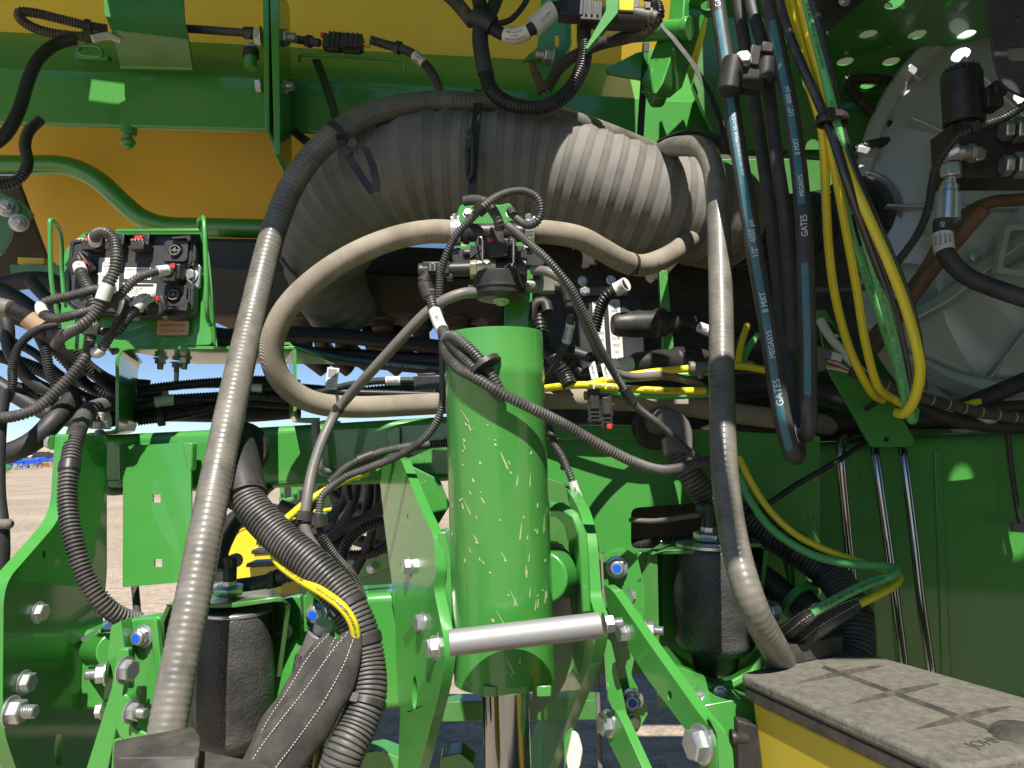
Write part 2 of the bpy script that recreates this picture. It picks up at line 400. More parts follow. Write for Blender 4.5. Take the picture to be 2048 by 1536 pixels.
M_vinyl = mat('dusty_grey_vinyl', (0.085, 0.082, 0.075), 0.28, coat=0.3, coatr=0.18, dust=0.60, dscale=22, dustc=(0.29, 0.26, 0.21), dthr=(0.32, 0.68))
M_tan = mat('tan_dusty_braid', (0.19, 0.165, 0.125), 0.75, dust=0.8, dscale=14, dustc=(0.39, 0.335, 0.255), dthr=(0.3, 0.6), bump=0.6, bscale=170, bdist=0.0011, kind='braid')
M_grey = mat('grey_hose_plastic', (0.13, 0.125, 0.12), 0.4, dust=0.3, dscale=20)
M_zinc = mat('zinc_plated_steel', (0.62, 0.64, 0.66), 0.30, metal=0.85, dust=0.10, dscale=60, var=0.12)
M_bolt = mat('zinc_bolt', (0.58, 0.60, 0.62), 0.32, metal=0.85, dust=0.45, dscale=1.6, dthr=(0.45, 0.7), dustc=(0.30, 0.27, 0.22), var=0.2)
M_galv = mat('galvanised_tube', (0.36, 0.37, 0.38), 0.55, metal=0.6, dust=0.3, dscale=40, bump=0.1, bscale=120)
M_chrome = mat('chrome', (0.34, 0.35, 0.37), 0.10, metal=1.0)
M_cast = mat('cast_aluminium', (0.54, 0.57, 0.61), 0.40, metal=0.45, dust=0.22, dscale=6, bump=0.6, bscale=420, bdist=0.0008)
M_rust = mat('rusty_pipe', (0.10, 0.055, 0.032), 0.7, dust=0.6, dscale=25, dustc=(0.33, 0.21, 0.13), bump=0.3, bscale=150)
M_brown = mat('dusty_brown_manifold', (0.06, 0.045, 0.035), 0.7, dust=0.4, dscale=8, dustc=(0.22, 0.16, 0.11))
M_white = mat('white_label', (0.74, 0.74, 0.72), 0.45, dust=0.2, dscale=40, dustc=(0.45, 0.40, 0.33))
M_tape = mat('white_sleeve', (0.70, 0.70, 0.68), 0.4, dust=0.25, dscale=35, dustc=(0.42, 0.38, 0.32), bump=0.3, bscale=80)
M_ink = mat('black_ink', (0.02, 0.02, 0.025), 0.6)
M_inkw = mat('white_ink', (0.72, 0.74, 0.74), 0.6)
M_blue = mat('blue_stripe', (0.02, 0.15, 0.20), 0.5, dust=0.25, dscale=30)
M_bluecap = mat('blue_nylon', (0.01, 0.10, 0.62), 0.35)
M_hy = mat('yellow_hose_plastic', (0.78, 0.66, 0.02), 0.32, dust=0.06, dscale=20, coat=0.2)
M_hg = mat('green_hose_plastic', (0.13, 0.50, 0.15), 0.32, dust=0.06, dscale=20, coat=0.2)
M_hb = mat('black_gloss_hose', (0.015, 0.015, 0.018), 0.22, dust=0.12, dscale=25, coat=0.3)
M_red = mat('red_plastic', (0.65, 0.04, 0.03), 0.4)
M_orange = mat('tan_sticker', (0.50, 0.33, 0.20), 0.55, dust=0.3)
M_lid = mat('dusty_black_lid', (0.055, 0.053, 0.049), 0.6, dust=0.58, dscale=95, dustc=(0.25, 0.23, 0.185), dthr=(0.22, 0.62), bump=0.6, bscale=160, bdist=0.002)
M_lidb = mat('black_lid_edge', (0.030, 0.029, 0.028), 0.55, dust=0.25, dscale=40)
M_bag = mat('air_bag_rubber', (0.024, 0.024, 0.024), 0.42, dust=0.30, dustc=(0.29, 0.275, 0.26), dscale=10, bump=0.9, bscale=230, bdist=0.0009, kind='voronoi')
M_fab = mat('woven_black_sleeve', (0.035, 0.035, 0.038), 0.7, dust=0.3, dscale=30, bump=0.8, bscale=220, bdist=0.0012, kind='braid')
M_wht = mat('white_thread', (0.75, 0.75, 0.75), 0.7)
M_brass = mat('brass_fitting', (0.62, 0.56, 0.38), 0.32, metal=0.7, dust=0.2, dscale=60)
M_box = mat('module_housing', (0.022, 0.026, 0.034), 0.38, dust=0.14, dscale=20, bump=0.05, bscale=200)
M_pipec = mat('dark_pipe_bore', (0.01, 0.01, 0.01), 0.9)
M_splat = mat('dried_mud', (0.38, 0.44, 0.22), 0.8)
M_lime = mat('pale_green_plastic', (0.42, 0.62, 0.36), 0.4)
# ================================================================ ground and distance
def groundmat():
    m = bpy.data.materials.new('gravel_lot'); m.use_nodes = True; nt = m.node_tree; N = nt.nodes; L = nt.links; b = N['Principled BSDF']
    co = N.new('ShaderNodeTexCoord'); n1 = N.new('ShaderNodeTexNoise'); n1.inputs['Scale'].default_value = 0.35; n1.inputs['Detail'].default_value = 8
    n2 = N.new('ShaderNodeTexVoronoi'); n2.inputs['Scale'].default_value = 45; n3 = N.new('ShaderNodeTexNoise'); n3.inputs['Scale'].default_value = 9; n3.inputs['Detail'].default_value = 10
    for n in (n1, n2, n3): L.new(co.outputs['Object'], n.inputs['Vector'])
    r1 = N.new('ShaderNodeValToRGB'); r1.color_ramp.elements[0].position = .35; r1.color_ramp.elements[0].color = (.44, .36, .265, 1); r1.color_ramp.elements[1].position = .7; r1.color_ramp.elements[1].color = (.60, .49, .375, 1)
    L.new(n1.outputs['Fac'], r1.inputs[0])
    r2 = N.new('ShaderNodeValToRGB'); r2.color_ramp.elements[0].position = .3; r2.color_ramp.elements[0].color = (.6, .6, .6, 1); r2.color_ramp.elements[1].position = .75; r2.color_ramp.elements[1].color = (1.15, 1.12, 1.1, 1)
    L.new(n3.outputs['Fac'], r2.inputs[0])
    mx = N.new('ShaderNodeMix'); mx.data_type = 'RGBA'; mx.blend_type = 'MULTIPLY'; mx.inputs[0].default_value = 1; L.new(r1.outputs[0], mx.inputs[6]); L.new(r2.outputs[0], mx.inputs[7])
    m3 = N.new('ShaderNodeMix'); m3.data_type = 'RGBA'; m3.blend_type = 'MULTIPLY'; m3.inputs[0].default_value = .30; L.new(mx.outputs[2], m3.inputs[6]); bw = N.new('ShaderNodeRGBToBW'); L.new(n2.outputs['Color'], bw.inputs[0]); L.new(bw.outputs[0], m3.inputs[7])
    L.new(m3.outputs[2], b.inputs['Base Color']); b.inputs['Roughness'].default_value = .95
    bp = N.new('ShaderNodeBump'); bp.inputs['Strength'].default_value = .8; bp.inputs['Distance'].default_value = .012; L.new(n2.outputs['Distance'], bp.inputs['Height']); L.new(bp.outputs[0], b.inputs['Normal'])
    return m
M_ground = groundmat()
mk('ground', ([(-900, -300, 0), (900, -300, 0), (900, 1500, 0), (-900, 1500, 0)], [(0, 1, 2, 3)]), M_ground, kind='structure', label='pale tan gravel lot under and behind the planter', base=(0, 0, 0))
# loose stones on the near ground
def stones():
    V = []; Fc = []
    for i in range(9000):
        y = 1.5 + random.random() ** 1.6 * 12; x = random.uniform(-0.75, .75) * (y + .5); s = random.uniform(.004, .014) * (1 if random.random() < .95 else 2.2); n = len(V)
        a = random.random() * 6.28
        for k in range(4):
            q = a + k * 1.57 + random.uniform(-.4, .4); V.append((x + math.cos(q) * s, y + math.sin(q) * s, 0)); 
        V.append((x + random.uniform(-.3, .3) * s, y, s * random.uniform(.5, 1)))
        Fc += [(n, n + 1, n + 4), (n + 1, n + 2, n + 4), (n + 2, n + 3, n + 4), (n + 3, n, n + 4)]
    return V, Fc
M_stone = mat('stone', (.30, .25, .21), .9, var=.5)
mk('gravel', stones(), M_stone, kind='stuff', label='loose gravel stones scattered on the lot', base=(0, 2, 0))
def hill():
    V = []; Fc = []; n = 60
    for i in range(n + 1):
        x = -190 + 380 * i / n
        h = 3.4 + 2.6 * (1 - math.exp(-max(0, x + 82) / 14)) + .25 * math.sin(x * .37) + .18 * math.sin(x * 1.1)
        for (y, z) in ((176, -.2), (181, h * .75), (186, h), (230, h + .6), (400, h * .9)): V.append((x, y, z))
    for i in range(n):
        for j in range(4): Fc.append((i * 5 + j, i * 5 + 5 + j, i * 5 + 6 + j, i * 5 + 1 + j))
    return V, Fc
M_hill = mat('bare_earth', (.36, .27, .175), .95, var=.2, dust=.3, dustc=(.42, .32, .22), dscale=.2)
mk('hill', hill(), M_hill, kind='structure', label='low bare sandy bank beyond the parked vehicles', base=(0, 180, 0))
# fence in front of the bank
def bgfence():
    t = thing('wire_fence', 'thin wire fence on posts in front of the sandy bank', 'fence', (-100, 168, 0))
    m = mat('fence_steel', (.28, .26, .24), .6)
    for i in range(14):
        x = -128 + i * 6.2; part('post', rod((x, 168, 0), (x, 168, 2.9 if i == 6 else 2.2), .09, 6), m, t, 0)
    for z in (.8, 2.0): part('wire', rod((-130, 168, z), (-46, 168, z), .05, 5), m, t, 0)
bgfence()
def car(px, d, L, H, colr, name, label, cat, pickup=False, yaw=0.2):
    x = (px - 1024) / FPX * d; t = thing(name, label, cat, (x, d, 0), 'vehicles parked in front of the sandy bank')
    mb = mat(name + '_paint', colr, .3, coat=.6); mg = mat(name + '_glass', (.03, .04, .05), .1); u = Vector((math.cos(yaw), math.sin(yaw), 0)); v = Vector((-u.y, u.x, 0)); o = Vector((x, d, 0)); z = Vector((0, 0, 1))
    def pr(pf, w0, w1): return prism([o + u * a * L + z * b * H + v * w0 for a, b in pf], v * (w1 - w0))
    body = [(-.5, .22), (-.5, .5), (-.46, .56), (.14, .58), (.42, .54), (.5, .44), (.5, .22)]
    part('body', pr(body, -.9, .9), mb, t, .05)
    cab = [(-.12, .57), (-.10, .97), (.06, 1.0), (.20, .58)] if pickup else [(-.46, .56), (-.40, .97), (.05, 1.0), (.24, .58)]
    part('cabin', pr(cab, -.8, .8), mg, t, .04)
    rf = [(a * .96 - .005, b) for a, b in ((cab[1][0], .97), (cab[2][0], .99), (cab[2][0], 1.03), (cab[1][0], 1.01))]
    part('roof', pr(rf, -.82, .82), mb, t, .02)
    for a in (-.31, .32):
        for s in (-1, 1):
            w = part('wheel', rod(o + u * a * L + v * (.78 * s) + z * .36, o + u * a * L + v * (.95 * s) + z * .36, .36, 16), M_rub, t, .02)
            part('rim', rod(o + u * a * L + v * (.94 * s) + z * .36, o + u * a * L + v * (.965 * s) + z * .36, .2, 12), M_zinc, w, 0)
    part('headlight', pr([(.47, .38), (.47, .46), (.503, .44), (.503, .38)], -.8, -.5), M_white, t, 0)
car(38, 148, 4.6, 1.5, (.02, .03, .05), 'parked_car', 'dark small car half hidden at the far left edge of the lot', 'car')
car(68, 150, 5.4, 1.85, (.75, .76, .78), 'parked_pickup', 'white pickup truck parked in front of the sandy bank', 'pickup', True, .3)
car(97, 146, 4.8, 1.75, (.015, .02, .04), 'parked_car', 'dark blue car parked just right of the white pickup', 'car', False, .1)
car(118, 152, 4.8, 1.6, (.6, .6, .6), 'parked_car', 'silver car half hidden behind the green plate edge', 'car', False, .2)
def implement(px, d, colr, label, seed, n=7, w=4.0, name='tillage_implement', h=.9):
    rnd = random.Random(seed); x0 = (px - 1024) / FPX * d; t = thing(name, label, 'farm implement', (x0, d, 0), 'implements parked on the lot')
    m = mat(name + '_%s' % seed + 'paint', colr, .35, coat=.4)
    for i in range(n):
        a = Vector((x0 + rnd.uniform(-w, w) * .5, d + rnd.uniform(-1.5, 1.5), rnd.uniform(.3, h))); b = a + Vector((rnd.uniform(-.5, .5) * w, rnd.uniform(-1, 1), rnd.uniform(-.25, .35)))
        t_ = (b - a).normalized(); s = t_.cross(Vector((0, 0, 1))).normalized(); part('frame_beam', obox((a + b) / 2, t_, s, t_.cross(s), (b - a).length, .28, .28), m, t, .02)
    for i in range(4):
        x = x0 + (i - 1.5) / 4 * w; part('leg', rod((x, d - .6, 0), (x + .1, d - .5, .7), .06, 6), m, t, 0)
        part('hub', rod((x, d - 1.6, .35), (x, d - 1.3, .35), .2, 10), M_zinc, t, 0)
implement(25, 72, (.01, .10, .62), 'bright blue folded implement nearest the left edge of the lot', 3, 10, 4.2)
implement(62, 78, (.01, .11, .66), 'second blue implement with pale hubs left of the red one', 4, 9, 3.6)
implement(92, 86, (.62, .03, .02), 'red implement beside the blue ones', 5, 8, 3.4)
implement(85, 80, (.75, .45, .02), 'small yellow implement lying in front of the red one', 6, 3, 1.5, h=.5)
implement(12, 60, (.04, .30, .05), 'low green implement frame lying on the gravel before the blue one', 8, 4, 1.6, h=.4)

# ================================================================ the planter standing behind
def bgplanter():
    d = 6.6
    # wheel
    c = P(520, 1112, d); t = thing('transport_wheel', 'large tyre with yellow rim on the planter behind', 'wheel', (c.x, c.y, 0))
    ax = Vector((-.35, -1, .0)).normalized()
    R0 = .46
    part('tyre', lathe([(-.14, R0 * .58), (-.16, R0 * .75), (-.13, R0 * .97), (0, R0 * 1.03), (.10, R0 * .99), (.13, R0 * .80), (.10, R0 * .58)], c, ax, 48), M_rub, t, 0, sharp=60)
    rim = part('rim', lathe([(.11, R0 * .585), (.12, R0 * .56), (.06, R0 * .52), (.04, R0 * .42), (.00, R0 * .40), (-.02, R0 * .18), (.02, R0 * .16), (.02, 0)], c, ax, 48), M_yelp, t, 0, sharp=60)
    n = ax.orthogonal().normalized(); q = ax.cross(n)
    for i in range(6): bolt(t, c + ax * .0 + (n * math.cos(i * 1.047) + q * math.sin(i * 1.047)) * R0 * .28, ax, 6, 'head', 'wheel_bolt')
    # hoppers, receding
    for i, (x0, x1, y0, y1, dd, w) in enumerate([(497, 600, 1124, 1172, 3.6, 'nearest of the three stacked looking yellow hoppers with black lid'), (506, 580, 1098, 1128, 4.6, 'middle yellow hopper with black lid behind the nearest'), (515, 570, 1080, 1100, 5.6, 'farthest small yellow hopper beside the yellow rim')]):
        f = Fr((x0 + x1) / 2, (y0 + y1) / 2, dd, 3); hw = (x1 - x0) / 2; hh = (y1 - y0) / 2; r = thing('seed_hopper', w, 'hopper', f.p(0, -hh - 10), 'yellow hoppers of the planter behind')
        part('bin', f.prism(rounded([(-hw * .95, hh - 8), (hw, hh - 8), (hw * .93, -hh - 16), (-hw * .85, -hh - 16)], 3), -hw * .8, 0), M_yel, r, .004)
        part('lid', f.prism(rounded([(-hw * 1.06, hh - 8), (hw * 1.06, hh - 8), (hw * 1.02, hh), (-hw * 1.02, hh)], 2), -hw * .9, 4), M_blk, r, .004)
    # frame pieces seen above the wheel
    t = thing('planter_frame', 'green frame castings of the planter behind, seen under the beam', 'planter frame', P(600, 1000, 5.5))
    rnd = random.Random(5)
    for i, (px, py, dd, w, h) in enumerate([(565, 985, 5.5, 9, 30), (583, 955, 5.6, 22, 14), (590, 985, 5.3, 14, 26), (604, 960, 5.8, 10, 40), (573, 1000, 5.5, 26, 7), (640, 1030, 5, 22, 9), (655, 985, 5, 18, 30), (630, 962, 5.2, 26, 10), (648, 1050, 4.6, 16, 30), (600, 1030, 5.2, 10, 26)]):
        f = Fr(px, py, dd, rnd.uniform(-12, 12), rnd.uniform(-20, 20)); part('casting', join(f.box(-w / 2, w / 2, -h / 2, h / 2, -8, 8), f.rod((0, 0, 6), (0, 0, 14), min(w, h) * .3)), M_green, t, .003)
        if i % 2: bolt(t, f.p(0, h * .2, 15), (0, -1, 0), 4, 'head')
    for k, (a, b) in enumerate([((575, 1025), (700, 1012)), ((575, 1036), (690, 1030)), ((600, 1050), (700, 1046))]):
        hose('yellow_air_line', [(a[0], a[1], 5), ((a[0] + b[0]) / 2, (a[1] + b[1]) / 2 + 3, 4.9), (b[0], b[1], 4.8)], 3.2, M_hy, ['upper', 'middle', 'lower'][k] + ' of three thin yellow lines behind the grey conduit', 'air line', 'yellow lines of the planter behind')
    c = P(655, 965, 7.5); t = thing('lugged_tyre', 'lugged black tyre far behind the green castings', 'tyre', (c.x, c.y, 0)); part('carcass', lathe([(-.16, .3), (-.18, .5), (0, .6), (.16, .5), (.14, .3)], c, (-.8, -1, 0), 30), M_rub, t, 0, sharp=60)
    for i in range(18):
        a = i / 18 * 6.283; ax = Vector((-.8, -1, 0)).normalized(); n = ax.orthogonal().normalized(); q = ax.cross(n); e = n * math.cos(a) + q * math.sin(a); g = n * -math.sin(a) + q * math.cos(a)
        part('lug', obox(c + e * .6 + ax * (.06 if i % 2 else -.06), ax, g, e, .18, .05, .06), M_rub, t, .004)
    t = thing('rear_row_frame', 'green row frame arms of the planter behind, low beside the grey plate', 'frame arms', P(700, 1200, 3))
    for i, (poly, dd, m) in enumerate((([(600, 1150), (800, 1085), (800, 1130), (620, 1195)], 2.9, M_green), ([(610, 930), (640, 925), (665, 1010), (640, 1020)], 3.4, M_green), ([(640, 1040), (690, 1020), (700, 1060), (660, 1090)], 3.2, M_green), ([(560, 1120), (800, 1120), (800, 1230), (560, 1230)], 3.6, M_greend), ([(655, 900), (800, 900), (800, 1010), (670, 1000)], 3.8, M_greend), ([(740, 960), (800, 940), (800, 1100), (750, 1100)], 3.5, M_blk))): plate('frame_arm', rounded(poly, 5), dd, .05, m, t, bevel=.004)
    for x, y in ((742, 1138), (655, 1048), (625, 960)): bolt(t, P(x, y, 2.85), (0, -1, 0), 7, 'head')
    # dark hoses hanging behind
    H = [([(1, 668, 930, 2.4), (660, 1000, 2.35), (625, 1075, 2.3), (560, 1110, 2.3)], 9), ]
    G = 'black hoses hanging under the beam behind the grey conduit'
    defs = [([(735, 930, 2.1), (738, 1000, 2.1), (715, 1062, 2.05), (640, 1100, 2.0), (590, 1130, 2)], 11, 'smooth', 'thick black hose bending left, nearest the grey plate'),
            ([(712, 930, 2.2), (712, 985, 2.2), (690, 1040, 2.2), (655, 1070, 2.2), (600, 1085, 2.2)], 10, 'smooth', 'black hose hanging beside the thick one'),
            ([(690, 925, 2.3), (694, 980, 2.3), (676, 1020, 2.3), (640, 1048, 2.3)], 9, 'smooth', 'short black hose behind the corrugated harness'),
            ([(770, 1040, 1.9), (720, 1060, 1.9), (690, 1095, 1.9), (680, 1150, 1.9)], 12, 'loom', 'black corrugated hose curving down behind the grey plate'),
            ([(770, 1010, 2.0), (735, 1035, 2.0), (700, 1048, 2.0), (660, 1078, 2.0)], 10, 'smooth', 'black hose curving left beneath the beam'),
            ([(610, 900, 2.4), (640, 960, 2.4), (700, 1010, 2.4), (780, 1030, 2.4)], 9, 'smooth', 'black hose sweeping right behind the grey hose tie'),
            ([(560, 1010, 2.6), (620, 1035, 2.6), (700, 1075, 2.6), (790, 1100, 2.6)], 12, 'smooth', 'fat black hose low behind the big conduit'),
            ([(640, 1090, 2.3), (700, 1110, 2.3), (760, 1100, 2.3), (800, 1060, 2.3)], 11, 'loom', 'corrugated hose curling up behind the grey plate'),
            ([(655, 930, 2.6), (640, 985, 2.6), (600, 1040, 2.6), (540, 1075, 2.6)], 8, 'smooth', 'thin black hose dropping toward the yellow hoppers'),
            ([(755, 930, 2.3), (752, 1000, 2.3), (740, 1080, 2.3), (700, 1160, 2.3)], 10, 'smooth', 'black hose hanging right beside the grey plate'),
            ([(675, 925, 2.5), (676, 990, 2.5), (660, 1060, 2.5), (620, 1120, 2.5)], 9, 'smooth', 'black hose dropping straight behind the looped harness'),
            ([(700, 930, 2.0), (697, 975, 2.0), (700, 1000, 2.0)], 8, 'loom', 'short corrugated piece hanging between black hoses')]
    for pts, r, st, lb in defs: hose('drop_hose', pts, r, M_rub if st == 'smooth' else M_loom, lb, 'hose', G, style=st)
bgplanter()

# ================================================================ walkway overhead (its underside shows at the upper right) and unseen plates added for shade
def perf(x0, x1, y0, y1, z, pitch, hr, ztop=.004, skip=lambda x, y: False, hole=lambda x, y: True):
    V = []; Fc = []; nx = int(round((x1 - x0) / pitch)); ny = int(round((y1 - y0) / pitch)); dx = (x1 - x0) / nx; dy = (y1 - y0) / ny; K = 12
    for i in range(nx):
        for j in range(ny):
            cx = x0 + (i + .5) * dx; cy = y0 + (j + .5) * dy
            if skip(cx, cy): continue
            n = len(V)
            if not hole(cx, cy):
                V += [(cx - dx / 2, cy - dy / 2, z), (cx + dx / 2, cy - dy / 2, z), (cx + dx / 2, cy + dy / 2, z), (cx - dx / 2, cy + dy / 2, z)]; V += [(a, b, c + ztop) for a, b, c in V[-4:]]
                Fc += [(n, n + 3, n + 2, n + 1), (n + 4, n + 5, n + 6, n + 7)] + [(n + k, n + (k + 1) % 4, n + 4 + (k + 1) % 4, n + 4 + k) for k in range(4)]; continue
            for zz in (z, z + ztop):
                for k in range(K):
                    a = 2 * math.pi * (k + .5) / K; c, s = math.cos(a), math.sin(a); m = max(abs(c), abs(s)); V.append((cx + c / m * dx / 2, cy + s / m * dy / 2, zz))
                for k in range(K):
                    a = 2 * math.pi * (k + .5) / K; V.append((cx + math.cos(a) * hr, cy + math.sin(a) * hr, zz))
            for k in range(K):
                q = (k + 1) % K
                Fc.append((n + k, n + K + k, n + K + q, n + q)); Fc.append((n + 2 * K + k, n + 2 * K + q, n + 3 * K + q, n + 3 * K + k)); Fc.append((n + K + k, n + 3 * K + k, n + 3 * K + q, n + K + q))
    return V, Fc
ZD = 2.66
def deck():
    t = thing('walkway', 'green perforated walkway overhead at the upper right, seen from below, plus added shade plates', 'walkway', (1.2, 1.5, ZD))
    part('perforated_tread', perf(.72, 2.22, .82, 2.12, ZD, .125, .022, hole=lambda x, y: y > 1.62 and (int(x * 8) + int(y * 8)) % 3 != 0 or (int(x * 8) * 5 + int(y * 8) * 3) % 11 == 0), M_green, t, 0)
    part('perforated_tread', perf(.42, .72, .82, 1.72, ZD, .1, .021, hole=lambda x, y: (int(x * 10) + int(y * 10)) % 2 == 0), M_green, t, 0)  # unseen inner tread, placed to throw dappled shade on the right
    part('perforated_tread', perf(.36, 2.22, .16, .815, ZD, .0933, .021, hole=lambda x, y: (int(x * 10.7) * 7 + int(y * 10.7) * 3) % 4 == 0), M_green, t, 0)  # unseen front tread, added overhead for shade and dapples
    for i, (x0, x1, y0, y1) in enumerate(((.262, .302, .16, .815), (.302, .36, .37, .49))): part('shade_strip', prism([(x, y, ZD) for x, y in ((x0, y0), (x1, y0), (x1, y1), (x0, y1))], (0, 0, .004)), M_green, t, 0)  # unseen strips, cut so sun reaches the right vinyl hose past them
    part('added_upper_plate', prism([(x, y, 3.05) for x, y in ((.50, 1.2), (.75, 1.2), (.75, 2.2), (.50, 2.2))], (0, 0, .006)), M_green, t, 0)  # unseen plate added to shade the support plate behind the hoses
    part('edge_lip', obox(Vector((1.47, 2.123, ZD - .03)), Vector((1, 0, 0)), Vector((0, 1, 0)), Vector((0, 0, 1)), 1.5, .004, .07), M_green, t)
    part('added_upper_plate', prism([(x, y, 3.25) for x, y in ((.5, 2.25), (3.2, 2.25), (3.2, 5.0), (.5, 5.0))], (0, 0, .01)), M_green, t, 0)  # plate added so the tread holes do not show bright sky
    for x in (1.0, 1.6): part('joist', obox(Vector((x, 1.2, ZD - .031)), Vector((1, 0, 0)), Vector((0, 1, 0)), Vector((0, 0, 1)), .04, .8, .06), M_green, t)
    part('shade_plate', prism([(x, y, ZD + .012) for x, y in [(.72, -3.2), (4.2, -3.2), (4.2, 1.6), (2.21, 1.6), (2.21, .17), (.72, .17)]], (0, 0, .006)), M_green, t, 0)  # unseen plate added to shade the ground and box beam at the right
    part('shade_plate', prism([(x, y, ZD + .03) for x, y in [(.15, -3.2), (.715, -3.2), (.715, -.30), (.15, -.30)]], (0, 0, .006)), M_green, t, 0)  # unseen plate behind the camera, added to shade the near ground
    part('reflection_blocker', prism([(x, -2.3, z) for x, z in [(.15, .5), (4.2, .5), (4.2, 2.66), (.15, 2.66)]], (0, -.02, 0)), M_greend, t, 0)  # made-up wall behind the camera, gives the glossy paint dark reflections
    t = thing('shade_platform', 'unseen solid green platform, added to shade the tank front and duct', 'platform', (-1, 1.3, ZD))
    poly = [(-2.6, .905), (.02, .905), (.05, 1.05), (.12, 1.15), (.17, 1.60), (-2.6, 1.60)]
    part('shade_deck_plate', prism([(x, y, ZD) for x, y in poly], (0, 0, .006)), M_green, t, 0)  # unseen plate, outline shaped to the shade edge on the duct
    part('front_lip', obox(Vector((-1.29, .902, ZD + .02)), Vector((1, 0, 0)), Vector((0, 1, 0)), Vector((0, 0, 1)), 2.62, .004, .05), M_green, t)
    H = [(x, y, 3.05) for x, y in ((-1.085, 1.425), (-.975, 1.425), (-.99, 1.468), (-1.08, 1.468))]  # opening cut to let a sun patch fall on the beam corner
    part('shade_deck_plate', prism([(x, y, 3.05) for x, y in [(-2.6, 1.22), (.33, 1.22), (.33, 2.1), (-2.6, 2.1)]], (0, 0, .006), [H]), M_green, t, 0)  # unseen upper plate added to keep tank and beam in shade
deck()
# ================================================================ yellow tank, upper beam and what hangs on it
def tank():
    pl = pl3((0, 450, 2.28), (1400, 450, 2.34), (700, 0, 2.06))
    poly = rounded([(-500, -520), (1500, -520), (1470, 100), (1400, 470), (330, 480), (120, 565), (92, 545), (48, 385), (-30, 300), (-500, 290)], [10, 10, 40, 60, 60, 30, 25, 40, 40, 10], 6)
    t = thing('seed_tank', 'big yellow moulded plastic tank behind the upper green beam', 'tank', (-.3, 2.4, 1.9))
    plate('tank_wall', poly, 0, .5, M_tank, t, plane=pl, bevel=.03, seg=4)
    # pressed ridges in the moulding
tank()
BP = pl3((0, 200, 1.80), (1450, 200, 1.94), (0, 100, 1.80))
def beam_d(px): return (PR(px, 200, *BP) - EYE).y
def upper_beam():
    t = thing('upper_beam', 'long green box beam with glossy rounded edge in front of the yellow tank', 'beam', P(700, 260, 1.9))
    poly = [(-400, 118), (0, 133), (545, 153), (1000, 176), (1460, 206), (2048, 250), (2300, 270), (2300, 360), (1460, 306), (1000, 284), (545, 262), (0, 246), (-400, 236)]
    plate('box_beam', poly, 0, .016, M_green, t, plane=BP, bevel=.006, seg=4)
    A = [(-400, 122, 1.79), (0, 137, 1.808), (545, 157, 1.858), (1000, 180, 1.903), (1460, 209, 1.948)]; B = [(-400, 50, 1.91), (0, 63, 1.93), (545, 92, 1.98), (1000, 116, 2.02), (1460, 140, 2.06)]
    strip('sloping_flange', A, B, M_green, .006, t)
    # ball stud under the beam
    st = thing('ball_stud', 'small green ball stud hanging under the upper beam', 'fitting', P(257, 300, 1.84)); f = Fr(257, 270, 1.84)
    part('collar', f.lathe([(-18, 14), (-17, 16), (0, 16), (2, 12)], (0, 0, 0), (0, -1, 0)), M_green, st)
    part('stud', f.lathe([(0, 8), (10, 7), (12, 13), (17, 15), (22, 14), (24, 10), (29, 10), (31, 7)], (0, 2, 0), (0, -1, 0)), M_green, st)
    # handle on the corner
    st = thing('lifting_eye', 'sunlit green loop handle on the beam corner', 'handle', P(178, 118, 1.79)); a = U(1.79)
    pa = [(157, 108, 1.80), (158, 97, 1.80), (165, 92, 1.80), (192, 93, 1.80), (203, 100, 1.80), (204, 110, 1.80), (196, 113, 1.80), (168, 111, 1.80), (157, 106, 1.80)]
    hose('loop', pa, 4, M_green, parent=st)
    plate('pad', rounded([(146, 104), (218, 109), (214, 119), (150, 116)], 4), 1.80, .02, M_green, st)
upper_beam()
def clamp_plate():
    t = thing('thin_clamp_plate', 'thin green upright plate seen edge on, clamped to the upper beam with two bolts', 'plate', P(545, 308, 1.7))
    for x0, x1, y1, dd in ((524, 538, 262, 1.70), (538, 557, 308, 1.68)):
        V = [P(x0, -60, dd), P(x1, -60, dd), P(x1 + (4 if x1 > 540 else 1), y1, dd), P(x0 + (11 if x1 > 540 else 6), y1, dd)]
        part('upright_plate', prism(V, (-.02, .16, 0)), M_green, t, .002)
    for y in (75, 172):
        bolt(t, (524, y - 1, 1.72), (-1, -.1, 0), 17 if y < 100 else 14, 'head'); f = Fr(562, y + 2, 1.72)
        bolt(t, (558, y + 1, 1.72), (1, -.12, -.05), 18 if y < 100 else 15, 'nut')
clamp_plate()
t = thing('bent_bracket', 'dark green bent bracket plate standing on the upper beam', 'bracket', P(300, 135, 1.78))
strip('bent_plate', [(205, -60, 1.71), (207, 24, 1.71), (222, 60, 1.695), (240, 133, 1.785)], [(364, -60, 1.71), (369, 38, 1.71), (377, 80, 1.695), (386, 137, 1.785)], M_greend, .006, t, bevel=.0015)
mk('weld_seam', sweep(spline(np.array([tuple(P(241, 134, 1.787)), tuple(P(386, 138, 1.787))]), .01)[0], np.full(len(spline(np.array([tuple(P(241, 134, 1.787)), tuple(P(386, 138, 1.787))]), .01)[0]), .004), 6), M_green, t)
